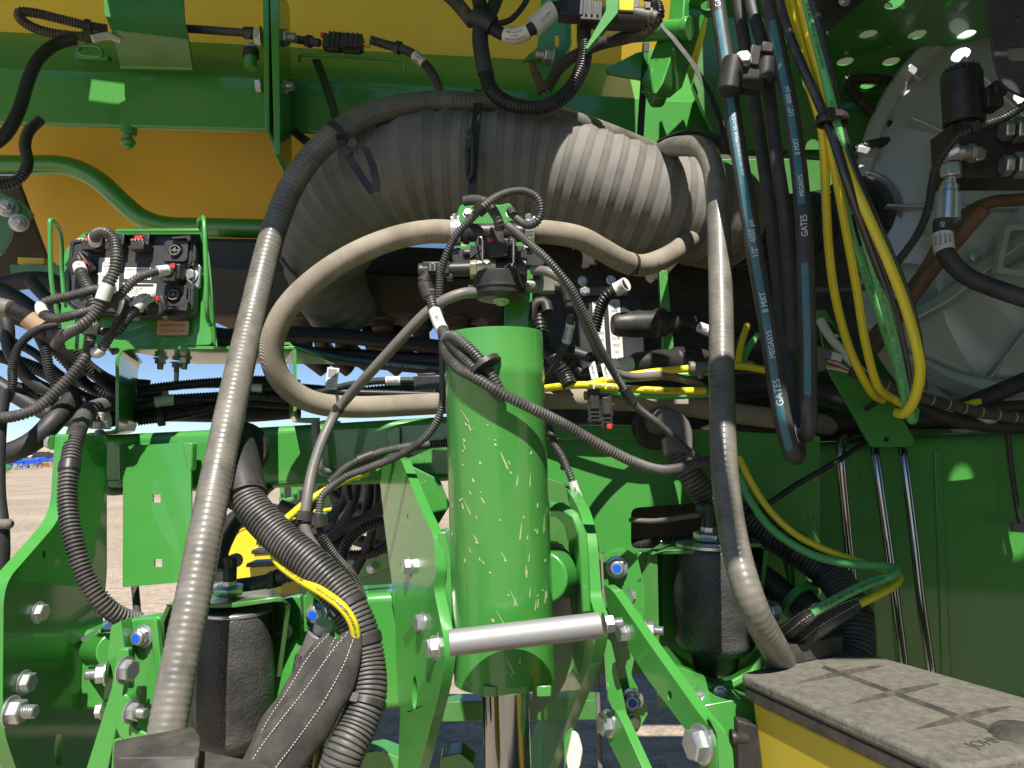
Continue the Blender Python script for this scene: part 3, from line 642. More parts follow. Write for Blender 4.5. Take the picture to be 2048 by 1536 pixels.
# S shaped rail under the tank
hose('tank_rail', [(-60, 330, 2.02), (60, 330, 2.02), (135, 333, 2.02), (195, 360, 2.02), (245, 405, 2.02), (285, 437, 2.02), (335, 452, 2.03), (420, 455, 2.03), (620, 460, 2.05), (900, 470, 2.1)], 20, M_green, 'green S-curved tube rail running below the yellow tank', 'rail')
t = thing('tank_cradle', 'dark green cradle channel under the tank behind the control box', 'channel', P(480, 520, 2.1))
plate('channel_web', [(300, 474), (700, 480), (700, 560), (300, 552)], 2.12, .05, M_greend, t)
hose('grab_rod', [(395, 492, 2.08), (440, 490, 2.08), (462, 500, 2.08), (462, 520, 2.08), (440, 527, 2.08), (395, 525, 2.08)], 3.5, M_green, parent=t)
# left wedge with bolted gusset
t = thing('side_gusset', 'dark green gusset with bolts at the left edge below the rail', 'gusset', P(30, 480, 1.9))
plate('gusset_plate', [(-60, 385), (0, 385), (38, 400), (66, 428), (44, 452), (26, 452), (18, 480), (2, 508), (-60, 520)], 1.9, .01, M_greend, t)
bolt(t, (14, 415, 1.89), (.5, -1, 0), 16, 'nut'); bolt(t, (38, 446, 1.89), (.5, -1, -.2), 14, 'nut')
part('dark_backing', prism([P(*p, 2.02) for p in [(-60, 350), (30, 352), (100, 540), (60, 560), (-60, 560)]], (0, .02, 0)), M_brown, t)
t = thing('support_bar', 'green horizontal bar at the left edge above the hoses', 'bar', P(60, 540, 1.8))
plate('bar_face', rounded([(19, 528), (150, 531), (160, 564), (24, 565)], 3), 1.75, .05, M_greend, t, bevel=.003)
plate('yellow_foot', [(35, 514), (88, 516), (88, 529), (35, 527)], 1.78, .05, M_tank, t)

# ---------------------------------------------------------------- upper left harness
def L(name, pts, r, m, label, cat='harness', group=None, style='loom', **k): return hose(name, pts, r, m, label, cat, group, style=style, **k)
h = L('wiring_harness', [(205, 72, 1.7), (150, 72, 1.68), (85, 62, 1.66), (45, 42, 1.65), (40, 25, 1.65), (70, 26, 1.66), (120, 38, 1.68), (170, 50, 1.7), (215, 58, 1.72)], 10, M_loomd, 'black harness folded into a narrow loop at the upper left corner'); tie(h, 178, 70, .02, .004); tie(h, 178, 52, .012, .003)
L('wiring_harness', [(185, 78, 1.68), (215, 72, 1.70), (240, 80, 1.72)], 8, M_tape, 'pale dusty corrugated stub beside the bent bracket', style='loom')
h = L('wiring_harness', [(150, 78, 1.68), (110, 90, 1.66), (75, 120, 1.62), (55, 165, 1.6), (38, 220, 1.58), (10, 270, 1.56), (-30, 300, 1.55)], 12, M_rub, 'smooth black cable hanging from the upper left corner to the left edge', 'cable', style='smooth')
h = L('wiring_harness', [(80, 240, 1.72), (58, 262, 1.7), (50, 290, 1.68), (55, 322, 1.66), (48, 345, 1.64), (25, 366, 1.63), (-20, 374, 1.62)], 11, M_loom, 'corrugated harness curling down in front of the S-curved rail')
h = L('wiring_harness', [(330, 56, 1.78), (385, 58, 1.78), (440, 62, 1.78), (495, 66, 1.78), (512, 66, 1.78)], 8.5, M_loomd, 'corrugated harness running from the bent bracket to the clamp plate'); tie(h, 497, 66, .022, .004)
t = thing('beam_bolt_clip', 'green bolt with black cushioned clip on the beam left of the clamp plate', 'clip', P(502, 135, 1.78)); f = Fr(502, 105, 1.78)
part('spacer', f.rod((0, -35, 0), (0, 0, 0), 13), M_green, t); part('clip_band', f.lathe([(-8, 17), (8, 17)], (0, -2, 0), (0, 1, 0)), M_blk, t); bolt(t, f.p(0, 8, 0), (0, -.3, 1), 12, 'head')
h = L('wiring_harness', [(590, 78, 1.76), (640, 86, 1.74)], 8.5, M_loomd, 'short corrugated harness leaving the upper clamp bolt'); tie(h, 617, 84, .01, .004)
# connector
t = thing('harness_connector', 'black locking connector with red tab in front of the yellow tank', 'connector', P(690, 105, 1.72)); f = Fr(688, 87, 1.73, -4)
part('housing', join(f.box(-42, 6, -15, 14, -12, 12), f.box(-30, 2, 10, 20, -8, 8), f.box(-5, 40, -13, 16, -14, 14), f.box(0, 36, -20, -12, -6, 6), f.box(-34, -6, -20, -14, -5, 8)), M_blk, t, .001)
for u in (-28, -18, -8, 10, 20, 30): part('rib', f.box(u - 1.5, u + 1.5, -14, 17, 12, 16), M_blk, t, .0004)
part('lock_tab', f.box(-48, -38, 8, 15, 2, 12), M_red, t)
for i, (v, m) in enumerate(((3, M_hy), (-2, M_red), (0, M_hy))): part('wire', f.rod((40, v, i * 2), (54, v - 4, i * 2), 1.8), m, t, 0)
h = L('wiring_harness', [(742, 80, 1.72), (775, 90, 1.72), (815, 102, 1.71), (850, 128, 1.70), (872, 160, 1.69), (880, 190, 1.7), (878, 215, 1.75)], 9.5, M_loomd, 'harness leaving the locking connector and dropping behind the ribbed duct')
tie(h, 795, 97, .010, .004); sleeve(h, 838, 117, .036, M_tape, txt=['G277295', 'TUPW', 'IIIIIIIII'], size=.007)
hose('tie_rod_bracket', [(600, 124, 1.80), (600, 112, 1.79), (620, 111, 1.79), (700, 114, 1.795), (790, 120, 1.80), (808, 122, 1.80), (808, 140, 1.81)], 3, M_green, 'thin green wire bracket on the beam under the locking connector', 'bracket')

# ---------------------------------------------------------------- big duct
def duct():
    pts = [(700, 640, 1.86, 62), (664, 585, 1.80, 72), (650, 520, 1.74, 82), (672, 455, 1.66, 98), (735, 385, 1.60, 112), (830, 345, 1.56, 117), (950, 340, 1.55, 115), (1080, 348, 1.55, 116), (1200, 378, 1.55, 112), (1320, 412, 1.56, 106), (1412, 430, 1.59, 105), (1440, 436, 1.62, 104)]
    A = np.array([list(P(x, y, d)) + [r * U(d)] for x, y, d, r in pts]); pitch = .0345; q = 18
    Q, s = spline(A, pitch / q); ph = (np.arange(len(Q)) % q) / q
    # rounded crest, narrow valley and a raised wire line on each turn
    prof = 1 + .040 * np.abs(np.cos(math.pi * ph)) ** .75 * 0 + .034 * (np.sin(math.pi * ph) ** .7) - .014
    prof = .984 + .034 * np.sin(math.pi * ph) ** .8 + .016 * np.exp(-((ph - .5) / .06) ** 2)
    rad = Q[:, 3] * prof
    rng = np.random.RandomState(3); rad *= 1 + .006 * np.interp(np.arange(len(Q)), np.arange(0, len(Q) + q, q), rng.randn(len(Q) // q + 2)[:len(np.arange(0, len(Q) + q, q))])
    t = thing('air_duct', 'very large dusty grey ribbed rubber duct arching across the middle', 'duct', P(900, 470, 1.6))
    mk('ribbed_tube', sweep(Q[:, :3], rad, 56), M_duct, t, sharp=80)
    pa = Path([(p[0], p[1], p[2]) for p in pts], .004)
    return t, pa
DUCT, DPA = duct()
dd = hose('dark_duct', [(1425, 440, 1.66), (1500, 462, 1.74), (1600, 462, 1.84), (1700, 440, 1.92), (1750, 430, 1.96)], 84, M_rub, 'clean black ribbed duct continuing behind the hydraulic hoses to the fan', 'duct', style='slit', k=48, pitch=.034)
# fold of thin ribs where the duct enters the fan, and hose clamp near the lower end
h = L('vent_tube', [(560, 515, 1.62), (585, 545, 1.66), (640, 590, 1.74), (700, 606, 1.8)], 5, M_vinyl, 'thin pale edge ring at the lower end of the big duct', 'ring', style='smooth')
# ---------------------------------------------------------------- vinyl hose over the duct
VH = hose('vinyl_hose', [(322, 1540, .96), (345, 1400, .99), (385, 1200, 1.04), (428, 980, 1.11), (470, 780, 1.21), (507, 620, 1.31), (545, 470, 1.37), (590, 360, 1.39), (655, 282, 1.41), (740, 228, 1.45), (850, 206, 1.50), (960, 208, 1.53), (1060, 222, 1.58), (1160, 248, 1.64), (1260, 285, 1.70), (1350, 325, 1.78)], 36.5, M_vinyl, 'long dusty clear-grey ribbed hose from the lower left, over the duct', 'hose', style='vinyl', k=24, pitch=.0092)
VR = hose('vinyl_hose', [(1296, 330, 1.62), (1330, 300, 1.50), (1368, 292, 1.40), (1405, 298, 1.33), (1428, 345, 1.28), (1437, 450, 1.24), (1442, 620, 1.18), (1444, 800, 1.12), (1450, 950, 1.07), (1470, 1090, 1.03), (1505, 1210, 1.0), (1548, 1295, 1.05), (1580, 1345, 1.14), (1640, 1400, 1.25)], 17.8, M_vinyl, 'dusty clear-grey ribbed hose dropping to the yellow seed box', 'hose', style='vinyl', k=24, pitch=.0092)
tie(VH, 672, 268, .014, .003)
# straps over the duct
def strap(pts, wpx, label, name='cable_tie_strap', th=.0012, m=None):
    """flat tie through centre points (px,py,d,angle of its width)"""
    A = []; B = []
    for p in pts:
        a = R(p[3]); A.append((p[0] - math.cos(a) * wpx, p[1] - math.sin(a) * wpx, p[2])); B.append((p[0] + math.cos(a) * wpx, p[1] + math.sin(a) * wpx, p[2]))
    return A, B
t = thing('cable_tie', 'wide black cable tie from the wire bracket down to the vinyl hose, end looped', 'cable tie', P(690, 300, 1.35))
A, B = strap([(632, 118, 1.76, 0), (650, 165, 1.70, 0), (668, 220, 1.55, 0), (682, 280, 1.365, 0), (690, 312, 1.36, 0)], 9, ''); strip('strap', A, B, M_blk, .0015, t)
A, B = strap([(697, 296, 1.35, 20), (712, 280, 1.34, 60), (730, 294, 1.335, 20), (745, 330, 1.33, 0), (752, 360, 1.33, 0), (752, 384, 1.335, 0)], 8, ''); strip('strap', A, B, M_blk, .0015, t)
A, B = strap([(694, 305, 1.345, 0), (708, 330, 1.345, -20), (728, 362, 1.34, -25), (746, 386, 1.335, -25)], 8, ''); strip('strap', A, B, M_blk, .0015, t)
f = Fr(690, 306, 1.35, -20); part('lock_head', f.box(-12, 14, -9, 9, -4, 8), M_blk, t)
t = thing('cable_tie', 'wide black cable tie hanging down the crown of the duct', 'cable tie', P(945, 400, 1.4))
A, B = strap([(956, 178, 1.60, 0), (955, 215, 1.475, 0), (950, 262, 1.42, 0), (946, 320, 1.405, 0), (944, 400, 1.40, 0), (946, 440, 1.41, 0)], 9, ''); strip('strap', A, B, M_blk, .0015, t)
f = Fr(940, 290, 1.40); 
hose('tie_end_coil', [(934, 268, 1.39), (940, 262, 1.385), (945, 280, 1.38), (945, 330, 1.38), (942, 352, 1.385), (936, 350, 1.39), (934, 300, 1.39)], 5, M_blk, parent=t); part('lock_head', f.box(-9, 9, -14, 10, 0, 12), M_blk, t)
for i in range(9): part('ridge', f.box(-8, 8, -14 - i * 5, -12 - i * 5, 4, 15), M_blk, t, 0)
t = thing('cable_tie', 'black strap hanging in front of the upper beam, right of the duct crown', 'cable tie', P(1285, 280, 1.8)); A, B = strap([(1292, 85, 1.78, 0), (1288, 160, 1.78, 0), (1283, 230, 1.78, 0), (1280, 285, 1.78, 0)], 7, ''); strip('strap', A, B, M_blk, .0015, t)
t = thing('cable_tie', 'long thin black strap slanting down to the right across the green struts', 'cable tie', P(1400, 180, 1.6)); A, B = strap([(1322, 48, 1.66, 0), (1350, 80, 1.64, 0), (1385, 125, 1.6, 0), (1420, 185, 1.55, 0), (1443, 245, 1.52, 0), (1452, 300, 1.52, 0)], 6, ''); strip('strap', A, B, M_blk, .0015, t)

# ---------------------------------------------------------------- upper centre
h = L('cable', [(590, 264, 1.86), (615, 284, 1.84), (640, 290, 1.8), (660, 282, 1.76)], 9, M_loom, 'short black loop of cable under the beam beside the duct', 'cable')
t = thing('hanger_bracket', 'green hanger plate with slotted hole and two bolts above the duct', 'bracket', P(1085, 180, 1.72))
plate('hanger_plate', rounded([(1085, -40), (1142, -40), (1146, 95), (1125, 130), (1095, 186), (1085, 188), (1070, 118), (1040, 125), (1075, 95)], 6), 1.74, .006, M_green, t, holes=[rounded([(1110, 68), (1118, 68), (1118, 94), (1110, 94)], 4)])
strip('flange', [(1142, -40, 1.70), (1143, 90, 1.70), (1124, 130, 1.72), (1096, 186, 1.73)], [(1150, -40, 1.76), (1152, 92, 1.76), (1134, 132, 1.76), (1103, 188, 1.76)], M_green, .005, t)
bolt(t, (1104, 112, 1.73), (-1, -.25, 0), 17, 'nut'); bolt(t, (1140, 118, 1.73), (1, -.3, 0), 12, 'head')
hose('rusty_strap', [(1064, 112, 1.76), (1070, 140, 1.75), (1085, 185, 1.74)], 9, M_rust, parent=t)
# junction of taped harness
t = thing('harness_junction', 'black taped wiring harness trunk with branches entering from the top centre', 'harness', P(970, 130, 1.45))
def Lp(name, pts, r, m, par=t, style='loom', **k): return hose(name, pts, r, m, parent=par, style=style, **k)
Lp('trunk', [(965, 30, 1.45), (960, 75, 1.45), (966, 120, 1.45), (972, 148, 1.45)], 17, M_rub, style='smooth')
Lp('branch', [(885, -20, 1.5), (915, 8, 1.48), (945, 45, 1.46)], 14, M_loomd); Lp('branch', [(948, -30, 1.48), (958, 0, 1.46), (964, 40, 1.45)], 15, M_rub, style='smooth'); Lp('branch', [(1000, -30, 1.48), (992, 0, 1.46), (975, 40, 1.45)], 14, M_rub, style='smooth')
Lp('branch', [(1062, -15, 1.46), (1045, 14, 1.46), (1020, 40, 1.455), (985, 50, 1.45)], 6, M_rub, style='smooth')
Lp('tape_wrap', [(952, 30, 1.445), (968, 40, 1.44), (985, 52, 1.44)], 21, M_rub, style='smooth')
b = Lp('branch', [(975, 50, 1.445), (1000, 66, 1.44), (1030, 72, 1.43), (1060, 60, 1.42), (1085, 40, 1.42), (1105, 20, 1.42), (1130, 12, 1.42)], 13, M_rub, style='slit')
s1 = sleeve(b, 1035, 70, .050, M_tape, extra=.003, txt=['A98C SLFZ FEM', '2 AMP', 'CIRCUIT RATED'], size=.005); s2 = sleeve(b, 1090, 38, .055, M_tape, extra=.007, txt=['9mm APRBo...'], size=.005)
c = Lp('corrugated_run', [(972, 140, 1.45), (980, 175, 1.44), (1005, 200, 1.43), (1045, 214, 1.42), (1090, 212, 1.42), (1130, 190, 1.42), (1158, 150, 1.43), (1170, 110, 1.44), (1168, 60, 1.46), (1175, 0, 1.46)], 15.5, M_loom, pitch=.0072)
h = L('wiring_harness', [(1095, 175, 1.66), (1120, 135, 1.62), (1150, 112, 1.58), (1200, 88, 1.54), (1250, 76, 1.5), (1290, 62, 1.46), (1315, 35, 1.45), (1312, 10, 1.45), (1295, -10, 1.45), (1270, -20, 1.45)], 12, M_loomd, 'corrugated harness running right under the grey pressure connector')
h = L('wiring_harness', [(1215, 78, 1.5), (1260, 66, 1.48), (1300, 50, 1.46), (1319, 25, 1.44), (1316, 5, 1.44)], 8, M_loom, 'second thinner harness curling round the grey pressure connector')
t = thing('harness_connector', 'bulky black connector joined to the white taped harness', 'connector', P(1165, 40, 1.42)); f = Fr(1160, 22, 1.43, -4)
part('housing', join(f.box(-44, 6, -20, 20, -18, 18), f.box(0, 46, -28, 16, -20, 16), f.rod((-60, 0, 0), (-40, 0, 0), 15)), M_blk, t, .002)
for u in (-38, -28, 12, 24, 36): part('rib', f.box(u - 2, u + 2, -18, 14, 16, 20), M_blk, t, .0005)
t = thing('angle_bracket', 'green angled bracket holding the grey pressure connector', 'bracket', P(1190, 90, 1.42))
strip('angle_plate', [(1212, -30, 1.40), (1212, 20, 1.40), (1170, 96, 1.40)], [(1240, -30, 1.40), (1236, 25, 1.40), (1176, 98, 1.40)], M_green, .02, t)
t = thing('pressure_sensor', 'black sensor body with yellow label and grey clip connector, top centre right', 'sensor', P(1260, 60, 1.44)); f = Fr(1262, 34, 1.45, -3)
part('body', join(f.rod((-60, -6, 0), (30, -4, 0), 24), f.rod((20, -2, 0), (40, -2, 0), 20)), M_blk, t, .002); part('yellow_cap', f.box(-30, 2, -4, 40, 4, 28), M_yelp, t, .002)
part('connector', join(f.rod((2, 0, 14), (50, -8, 14), 13), f.rod((34, -5, 14), (40, -6, 14), 17), f.box(-2, 12, 5, 26, 12, 26), f.box(24, 36, 4, 18, 16, 28)), M_grey, t, .001)
# green struts right of it
t = thing('tank_strut', 'sunlit green upright strut with cross tube, right of the sensor', 'strut', P(1350, 190, 1.7))
strip('upright', [(1372, -60, 1.66), (1366, 40, 1.66), (1325, 165, 1.66), (1312, 188, 1.66)], [(1425, -60, 1.70), (1412, 30, 1.70), (1365, 175, 1.70), (1340, 196, 1.70)], M_green, .05, t, bevel=.003)
strip('inner_channel', [(1345, -60, 1.72), (1344, 20, 1.72), (1310, 90, 1.72), (1290, 145, 1.72)], [(1376, -60, 1.68), (1370, 25, 1.68), (1335, 120, 1.68), (1318, 158, 1.68)], M_green, .01, t, bevel=.002)
part('cross_tube', rod(P(1265, 66, 1.75), P(1374, 58, 1.64), 20 * U(1.7), 24), M_green, t, .002); part('tube_collar', rod(P(1366, 59, 1.65), P(1380, 57, 1.64), 24 * U(1.7), 24), M_green, t, .002)
plate('gusset', [(1212, 136), (1272, 105), (1320, 92), (1318, 150), (1290, 160), (1215, 146)], 1.78, .012, M_green, t, bevel=.003)
plate('base_foot', rounded([(1290, 138), (1330, 132), (1345, 165), (1335, 196), (1310, 198), (1295, 170)], 8), 1.70, .05, M_green, t, bevel=.004)
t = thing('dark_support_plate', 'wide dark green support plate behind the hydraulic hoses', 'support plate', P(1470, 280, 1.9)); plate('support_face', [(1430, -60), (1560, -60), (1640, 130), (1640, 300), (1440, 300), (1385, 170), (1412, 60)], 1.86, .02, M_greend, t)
# ================================================================ cross beam, control box and brackets
def crossbeam():
    t = thing('cross_beam', 'sunlit bright green cross beam running left to right under the control box', 'beam', P(520, 960, 1.4))
    pl = (P(500, 900, 1.385), Vector((0.02, -1, 0)).normalized())
    poly = [(160, 872), (560, 852), (900, 832), (1000, 828), (1000, 957), (900, 962), (160, 992)]
    plate('box_tube', poly, 0, .11, M_green, t, plane=pl, bevel=.014, seg=5)
    # welded plate on its left end with serrated paint edge
    plate('weld_plate', rounded([(180, 893), (320, 885), (345, 900), (345, 966), (182, 972)], 6), 1.380, .004, M_green, t)
    for i in range(10): part('tooth', Fr(181, 900 + i * 7, 1.378).box(-3, 3, -2, 2, -2, 2), M_green, t, 0)
    hose('weld_bead', [(186, 966, 1.379), (240, 963, 1.379), (310, 960, 1.379)], 4, M_green, parent=t)
    q = [(905, 850), (925, 848), (925, 960), (905, 962)]
    # lug where the upper flange of the riser meets the beam
    plate('riser_flange', rounded([(770, 862), (800, 850), (800, 920), (880, 960), (900, 1010), (870, 1060), (780, 925)], 8), 1.375, .008, M_green, t)
crossbeam()
def hangplate():
    t = thing('hanging_plate', 'sunlit rectangular green plate with two square holes hanging from the cross beam', 'plate', P(310, 1170, 1.33))
    sq = lambda x, y: [(x - 8, y - 8), (x + 8, y - 8), (x + 8, y + 8), (x - 8, y + 8)]
    pl = pl3((243, 900, 1.345), (384, 890, 1.345), (300, 1170, 1.33))
    plate('face_plate', rounded([(246, 893), (380, 884), (386, 1162), (245, 1175)], 4), 0, .006, M_green, t, holes=[sq(313, 997), sq(316, 1126)], plane=pl)
    plate('side_gusset', rounded([(365, 885), (386, 885), (384, 940), (376, 945), (366, 900)], 5), 1.342, .02, M_green, t, bevel=.003)
    plate('top_lug', rounded([(235, 890), (262, 886), (262, 960), (236, 963)], 8), 1.352, .02, M_green, t, bevel=.003)
hangplate()
def shelf():
    t = thing('shelf_bracket', 'green bent shelf bracket standing on the cross beam, carrying the control box', 'bracket', P(400, 865, 1.4))
    # horizontal shelf seen from below
    z = P(400, 698, 1.33).z
    a, b = P(236, 700, 1.335), P(589, 688, 1.335); V = [Vector((a.x, 1.335, z)), Vector((b.x, 1.335, z)), Vector((b.x + .02, 1.56, z)), Vector((a.x + .045, 1.56, z))]
    part('shelf', prism(V, (0, 0, .006)), M_green, t, .001)
    # left leg: thin front edge and inner face
    strip('leg', [(262, 698, 1.335), (246, 702, 1.335), (238, 716, 1.335), (238, 850, 1.335), (236, 862, 1.335), (222, 868, 1.335), (165, 874, 1.335)], [(285, 726, 1.50), (280, 728, 1.50), (276, 745, 1.50), (274, 850, 1.50), (270, 862, 1.50), (262, 866, 1.50), (230, 870, 1.50)], M_green, .006, t, nrm=None)
    strip('leg', [(560, 690, 1.335), (577, 690, 1.335), (586, 700, 1.335), (587, 830, 1.335), (594, 842, 1.335), (640, 842, 1.335)], [(560, 722, 1.50), (569, 722, 1.50), (578, 730, 1.5), (578, 830, 1.50), (586, 845, 1.50), (630, 847, 1.5)], M_green, .006, t)
    for x, y, r in ((321, 722, 11), (369, 722, 11)): bolt(t, Vector((P(x, y, 1.45).x, 1.45, z - .001)), (0, 0, -1), r, 'nut')
    bolt(t, Vector((P(344, 740, 1.5).x, 1.52, z - .001)), (0, 0, -1), 10, 'nut')
    # thicker rusty stud
    part('stud', rod(Vector((P(344, 740, 1.5).x, 1.52, z)), Vector((P(344, 760, 1.5).x, 1.52, z - .05)), .005, 10), M_zinc, t, 0)
shelf()
def ubolt(px, y0, y1, d, lab, w=34, nuty=None):
    t = thing('u_bolt', lab, 'u bolt', P(px, y1, d), 'U bolts clamping the cross beam')
    r = 8.5
    hose('rod', [(px - 2, y0, d + .01), (px, y0 + 40, d), (px + 4, y1 - 20, d), (px + 9, y1 - 5, d + .01), (px + 22, y1, d + .03), (px + w + 30, y1 - 3, d + .10)], r, M_galv, parent=t)
    if nuty:
        part('stud', Fr(px, nuty, d + .01).lathe([(0, 7)] + [(k * 1.5, 7 if k % 2 else 5.8) for k in range(1, 20)], (0, 0, 0), (0, 1, 0), 12), M_galv, t, 0)
        f = Fr(px, nuty, d + .01); bolt(t, f.p(0, -6, 0), (0, 0, 1), 15, 'nut')
ubolt(201, 862, 983, 1.325, 'steel U bolt on the left end of the cross beam beside the hanging plate', nuty=852)
ubolt(633, 842, 945, 1.33, 'steel U bolt at the right foot of the shelf bracket, behind the thin grey hose', w=10)
# control box ------------------------------------------------------
def controller():
    t = thing('control_box_tray', 'green sheet metal tray with wire guards holding the control box', 'tray', P(280, 700, 1.34))
    pl = pl3((150, 462, 1.352), (410, 462, 1.352), (280, 700, 1.335))
    plate('back_sheet', rounded([(170, 462), (402, 460), (425, 690), (130, 700), (120, 640), (128, 500)], [12, 4, 10, 10, 10, 12]), 0, .004, M_green, t, plane=pl)
    part('top_lip', prism([P(232, 461, 1.345), P(398, 460, 1.345), P(398, 462, 1.30), P(232, 463, 1.30)], (0, 0, .004)), M_green, t)
    strip('side_flange', [(402, 455, 1.345), (410, 560, 1.34), (426, 690, 1.335)], [(410, 455, 1.29), (420, 560, 1.285), (432, 695, 1.28)], M_green, .003, t)
    hose('wire_guard', [(118, 640, 1.26), (103, 560, 1.25), (100, 450, 1.245), (101, 443, 1.25), (106, 442, 1.26), (122, 470, 1.31), (124, 540, 1.335), (128, 600, 1.335)], 4.3, M_green, parent=t)
    hose('wire_guard', [(398, 455, 1.33), (398, 440, 1.31), (403, 436, 1.28), (408, 445, 1.25), (412, 540, 1.24), (414, 625, 1.25), (420, 650, 1.3)], 4.3, M_green, parent=t)
    t = thing('control_box', 'black sealed electronic control box with harness plugs and white data labels', 'control box', P(280, 650, 1.33))
    f = Fr(280, 560, 1.335, 0, 0, -4)
    out = rounded([(-135, 62), (-135, 76), (-60, 86), (118, 88), (122, 28), (106, 22), (102, 0), (122, -14), (124, -72), (100, -88), (-100, -76), (-128, -60), (-134, -20)], [4, 6, 10, 12, 8, 8, 8, 8, 14, 10, 14, 12, 10])
    part('housing', f.prism(out, 0, 26), M_box, t, .003)
    part('mount_flange', f.prism(rounded([(-134, 60), (-134, 82), (-70, 84), (-90, 20)], 6), 0, 6), M_zinc, t, .001); part('mount_flange', f.prism(rounded([(98, 30), (126, 30), (126, -20), (98, -20)], 8), 0, 10), M_zinc, t, .001)
    # raised frame lines
    inn = [(x * .95, y * .93) for x, y in out]; part('raised_rib', f.prism(inn, 26, 29, [[(x * .93, y * .91) for x, y in out]]), M_box, t, .0008)
    bolt(t, f.p(-124, 70, 7), f.Z, 13); bolt(t, f.p(108, 6, 12), f.Z, 12); bolt(t, f.p(68, -78, 20), f.Z, 8)
    # locking plugs along the top
    for i, u in enumerate((-78, -32, 18)):
        p = part('plug', join(f.box(u - 16, u + 16, 48, 84, 26, 44), f.box(u - 13, u + 14, 44, 62, 40, 58), f.box(u - 18, u + 18, 56, 62, 26, 50)), M_blk, t, .0018)
        part('red_lock', join(f.box(u - 7, u + 7, 66, 74, 43, 54), f.box(u - 9, u - 5, 63, 67, 50, 58)), M_red, p, .0006)
        for k in range(4): part('rib', f.box(u - 12 + k * 7, u - 9 + k * 7, 62, 66, 54, 59), M_brass, p, 0)
    # round sockets J10 and J8
    for nm, u, v in (('J10', 84, 50), ('J8', 88, -42)):
        p = part('socket', join(f.prism(rounded([(u - 24, v - 22), (u + 24, v - 22), (u + 24, v + 22), (u - 24, v + 22)], 9), 26, 34, [circ(u, v, 15, n=20)]), f.rod((u, v, 24), (u, v, 27), 15, 20)), M_box, t, .001)
        ring = [(u + 11 * math.cos(a / 20 * 6.283), v + 11 * math.sin(a / 20 * 6.283)) for a in range(20)]
        part('socket_ring', f.prism(ring, 27, 40, [[(u + (x - u) * .78, v + (y - v) * .78) for x, y in ring]]), M_grey, p, 0)
        part('socket_cross', join(f.box(u - 9, u + 9, v - 1.5, v + 1.5, 28, 38), f.box(u - 1.5, u + 1.5, v - 9, v + 9, 28, 38), f.rod((u, v, 28), (u, v, 40), 3.5)), M_grey, p, 0)
        part('latch_guard', f.prism(rounded([(u - 8, v + 26 if v > 0 else v - 30), (u + 30, v + 30 if v > 0 else v - 34), (u + 32, v + 20 if v > 0 else v - 14), (u + 26, v + 16 if v > 0 else v - 8), (u + 24, v + 24 if v > 0 else v - 24), (u - 4, v + 22 if v > 0 else v - 26)], 3), 28, 42), M_blk, p, .0008)
        facetext(t, f, u + 30 if nm == 'J8' else u + 30, v + 17 if v < 0 else v - 26, 27, nm, 9, M_grey)
    for i, y in enumerate((30,)): facetext(t, f, 84, 21, 27, 'POWER DATA', 5, M_grey)
    # data labels
    a = part('data_label', f.prism(rounded([(-72, 38), (-30, 38), (-27, -36), (-70, -34)], 3), 26, 26.8), M_white, t, 0)
    for i, s in enumerate(['IIII 0072', '01-56-9003', 'MODEL 1100', 'IC: 3211A', 'FCC ID', 'CAN ICES-3(B)', 'R-R-222', 'CE EHL UK']): facetext(a, f, -48, 34 - i * 7, 27.1, s, 5, M_ink)
    facetext(a, f, -50, -25, 27.1, 'ZICTA', 9, M_ink)
    b = part('data_label', f.prism(rounded([(-20, 18), (34, 18), (36, -8), (-18, -6)], 2), 26, 27), M_white, t, 0)
    facetext(b, f, 2, 13, 27.3, 'JOHN  DEERE', 5.5, M_ink); 
    for i in range(3): facetext(b, f, 14, 6 - i * 5, 27.3, ['PN 65000', 'SN 1042', 'II I III II IIII II'][i], 4.5, M_ink)
    c = part('data_label', f.prism(rounded([(-20, -14), (48, -16), (46, -52), (30, -56), (-16, -40)], 2), 26, 26.9), M_white, t, 0)
    part('dark_print_bar', f.box(-17, 42, -22, -17, 26.9, 27.2), M_ink, c, 0)
    for i in range(3): facetext(c, f, 4, -27 - i * 5, 27.3, ['W 0 16.31.66 308', 'S X 010203', 'I W W III'][i], 4.5, M_ink)
    facetext(t, f, 50, -47, 27.4, 'J1', 9, M_ink)
    for i in range(2): part('small_label', f.box(4, 20, -86 - i * 5, -83 - i * 5, 26, 28), M_white, t, 0)
    st = part('lot_sticker', Fr(346, 656, 1.325, -2).prism(rounded([(-32, 15), (32, 15), (32, -14), (-32, -15)], 4), -.5, .8), M_orange, ORGT, 0) if False else None
    tt = thing('lot_sticker', 'tan paper sticker with stamped numbers below the control box', 'sticker', P(346, 665, 1.33)); f2 = Fr(346, 656, 1.328, -1)
    part('paper', f2.prism(rounded([(-32, 15), (32, 15), (32, -14), (-32, -15)], 4), -1.5, .6), M_orange, tt, 0); facetext(tt, f2, 0, 5, 1, '65000508 C8F81', 7.6, M_rust); facetext(tt, f2, 0, -6, 1, 'TZAN 04 1 04', 8, M_rust)
    # plug bodies with cables, lower row
    for (u, v, ang, lb) in ((-115, 30, -50, 'plug'), (66, 14, 0, 'plug'), (-8, -52, 10, 'plug'), (36, -54, 20, 'plug')):
        g = Fr(280 + u, 560 - v, 1.295, ang)
        p = part('plug', join(g.box(-20, 20, -16, 16, -10, 14), g.box(-14, 14, -22, 12, -6, 20), g.rod((0, 0, 14), (0, 0, 24), 12)), M_blk, t, .002); part('red_lock', g.box(6, 14, 4, 14, 14, 24), M_red, p, .0006)
    # cables of the control box
    G = 'harness branches plugged into the control box'
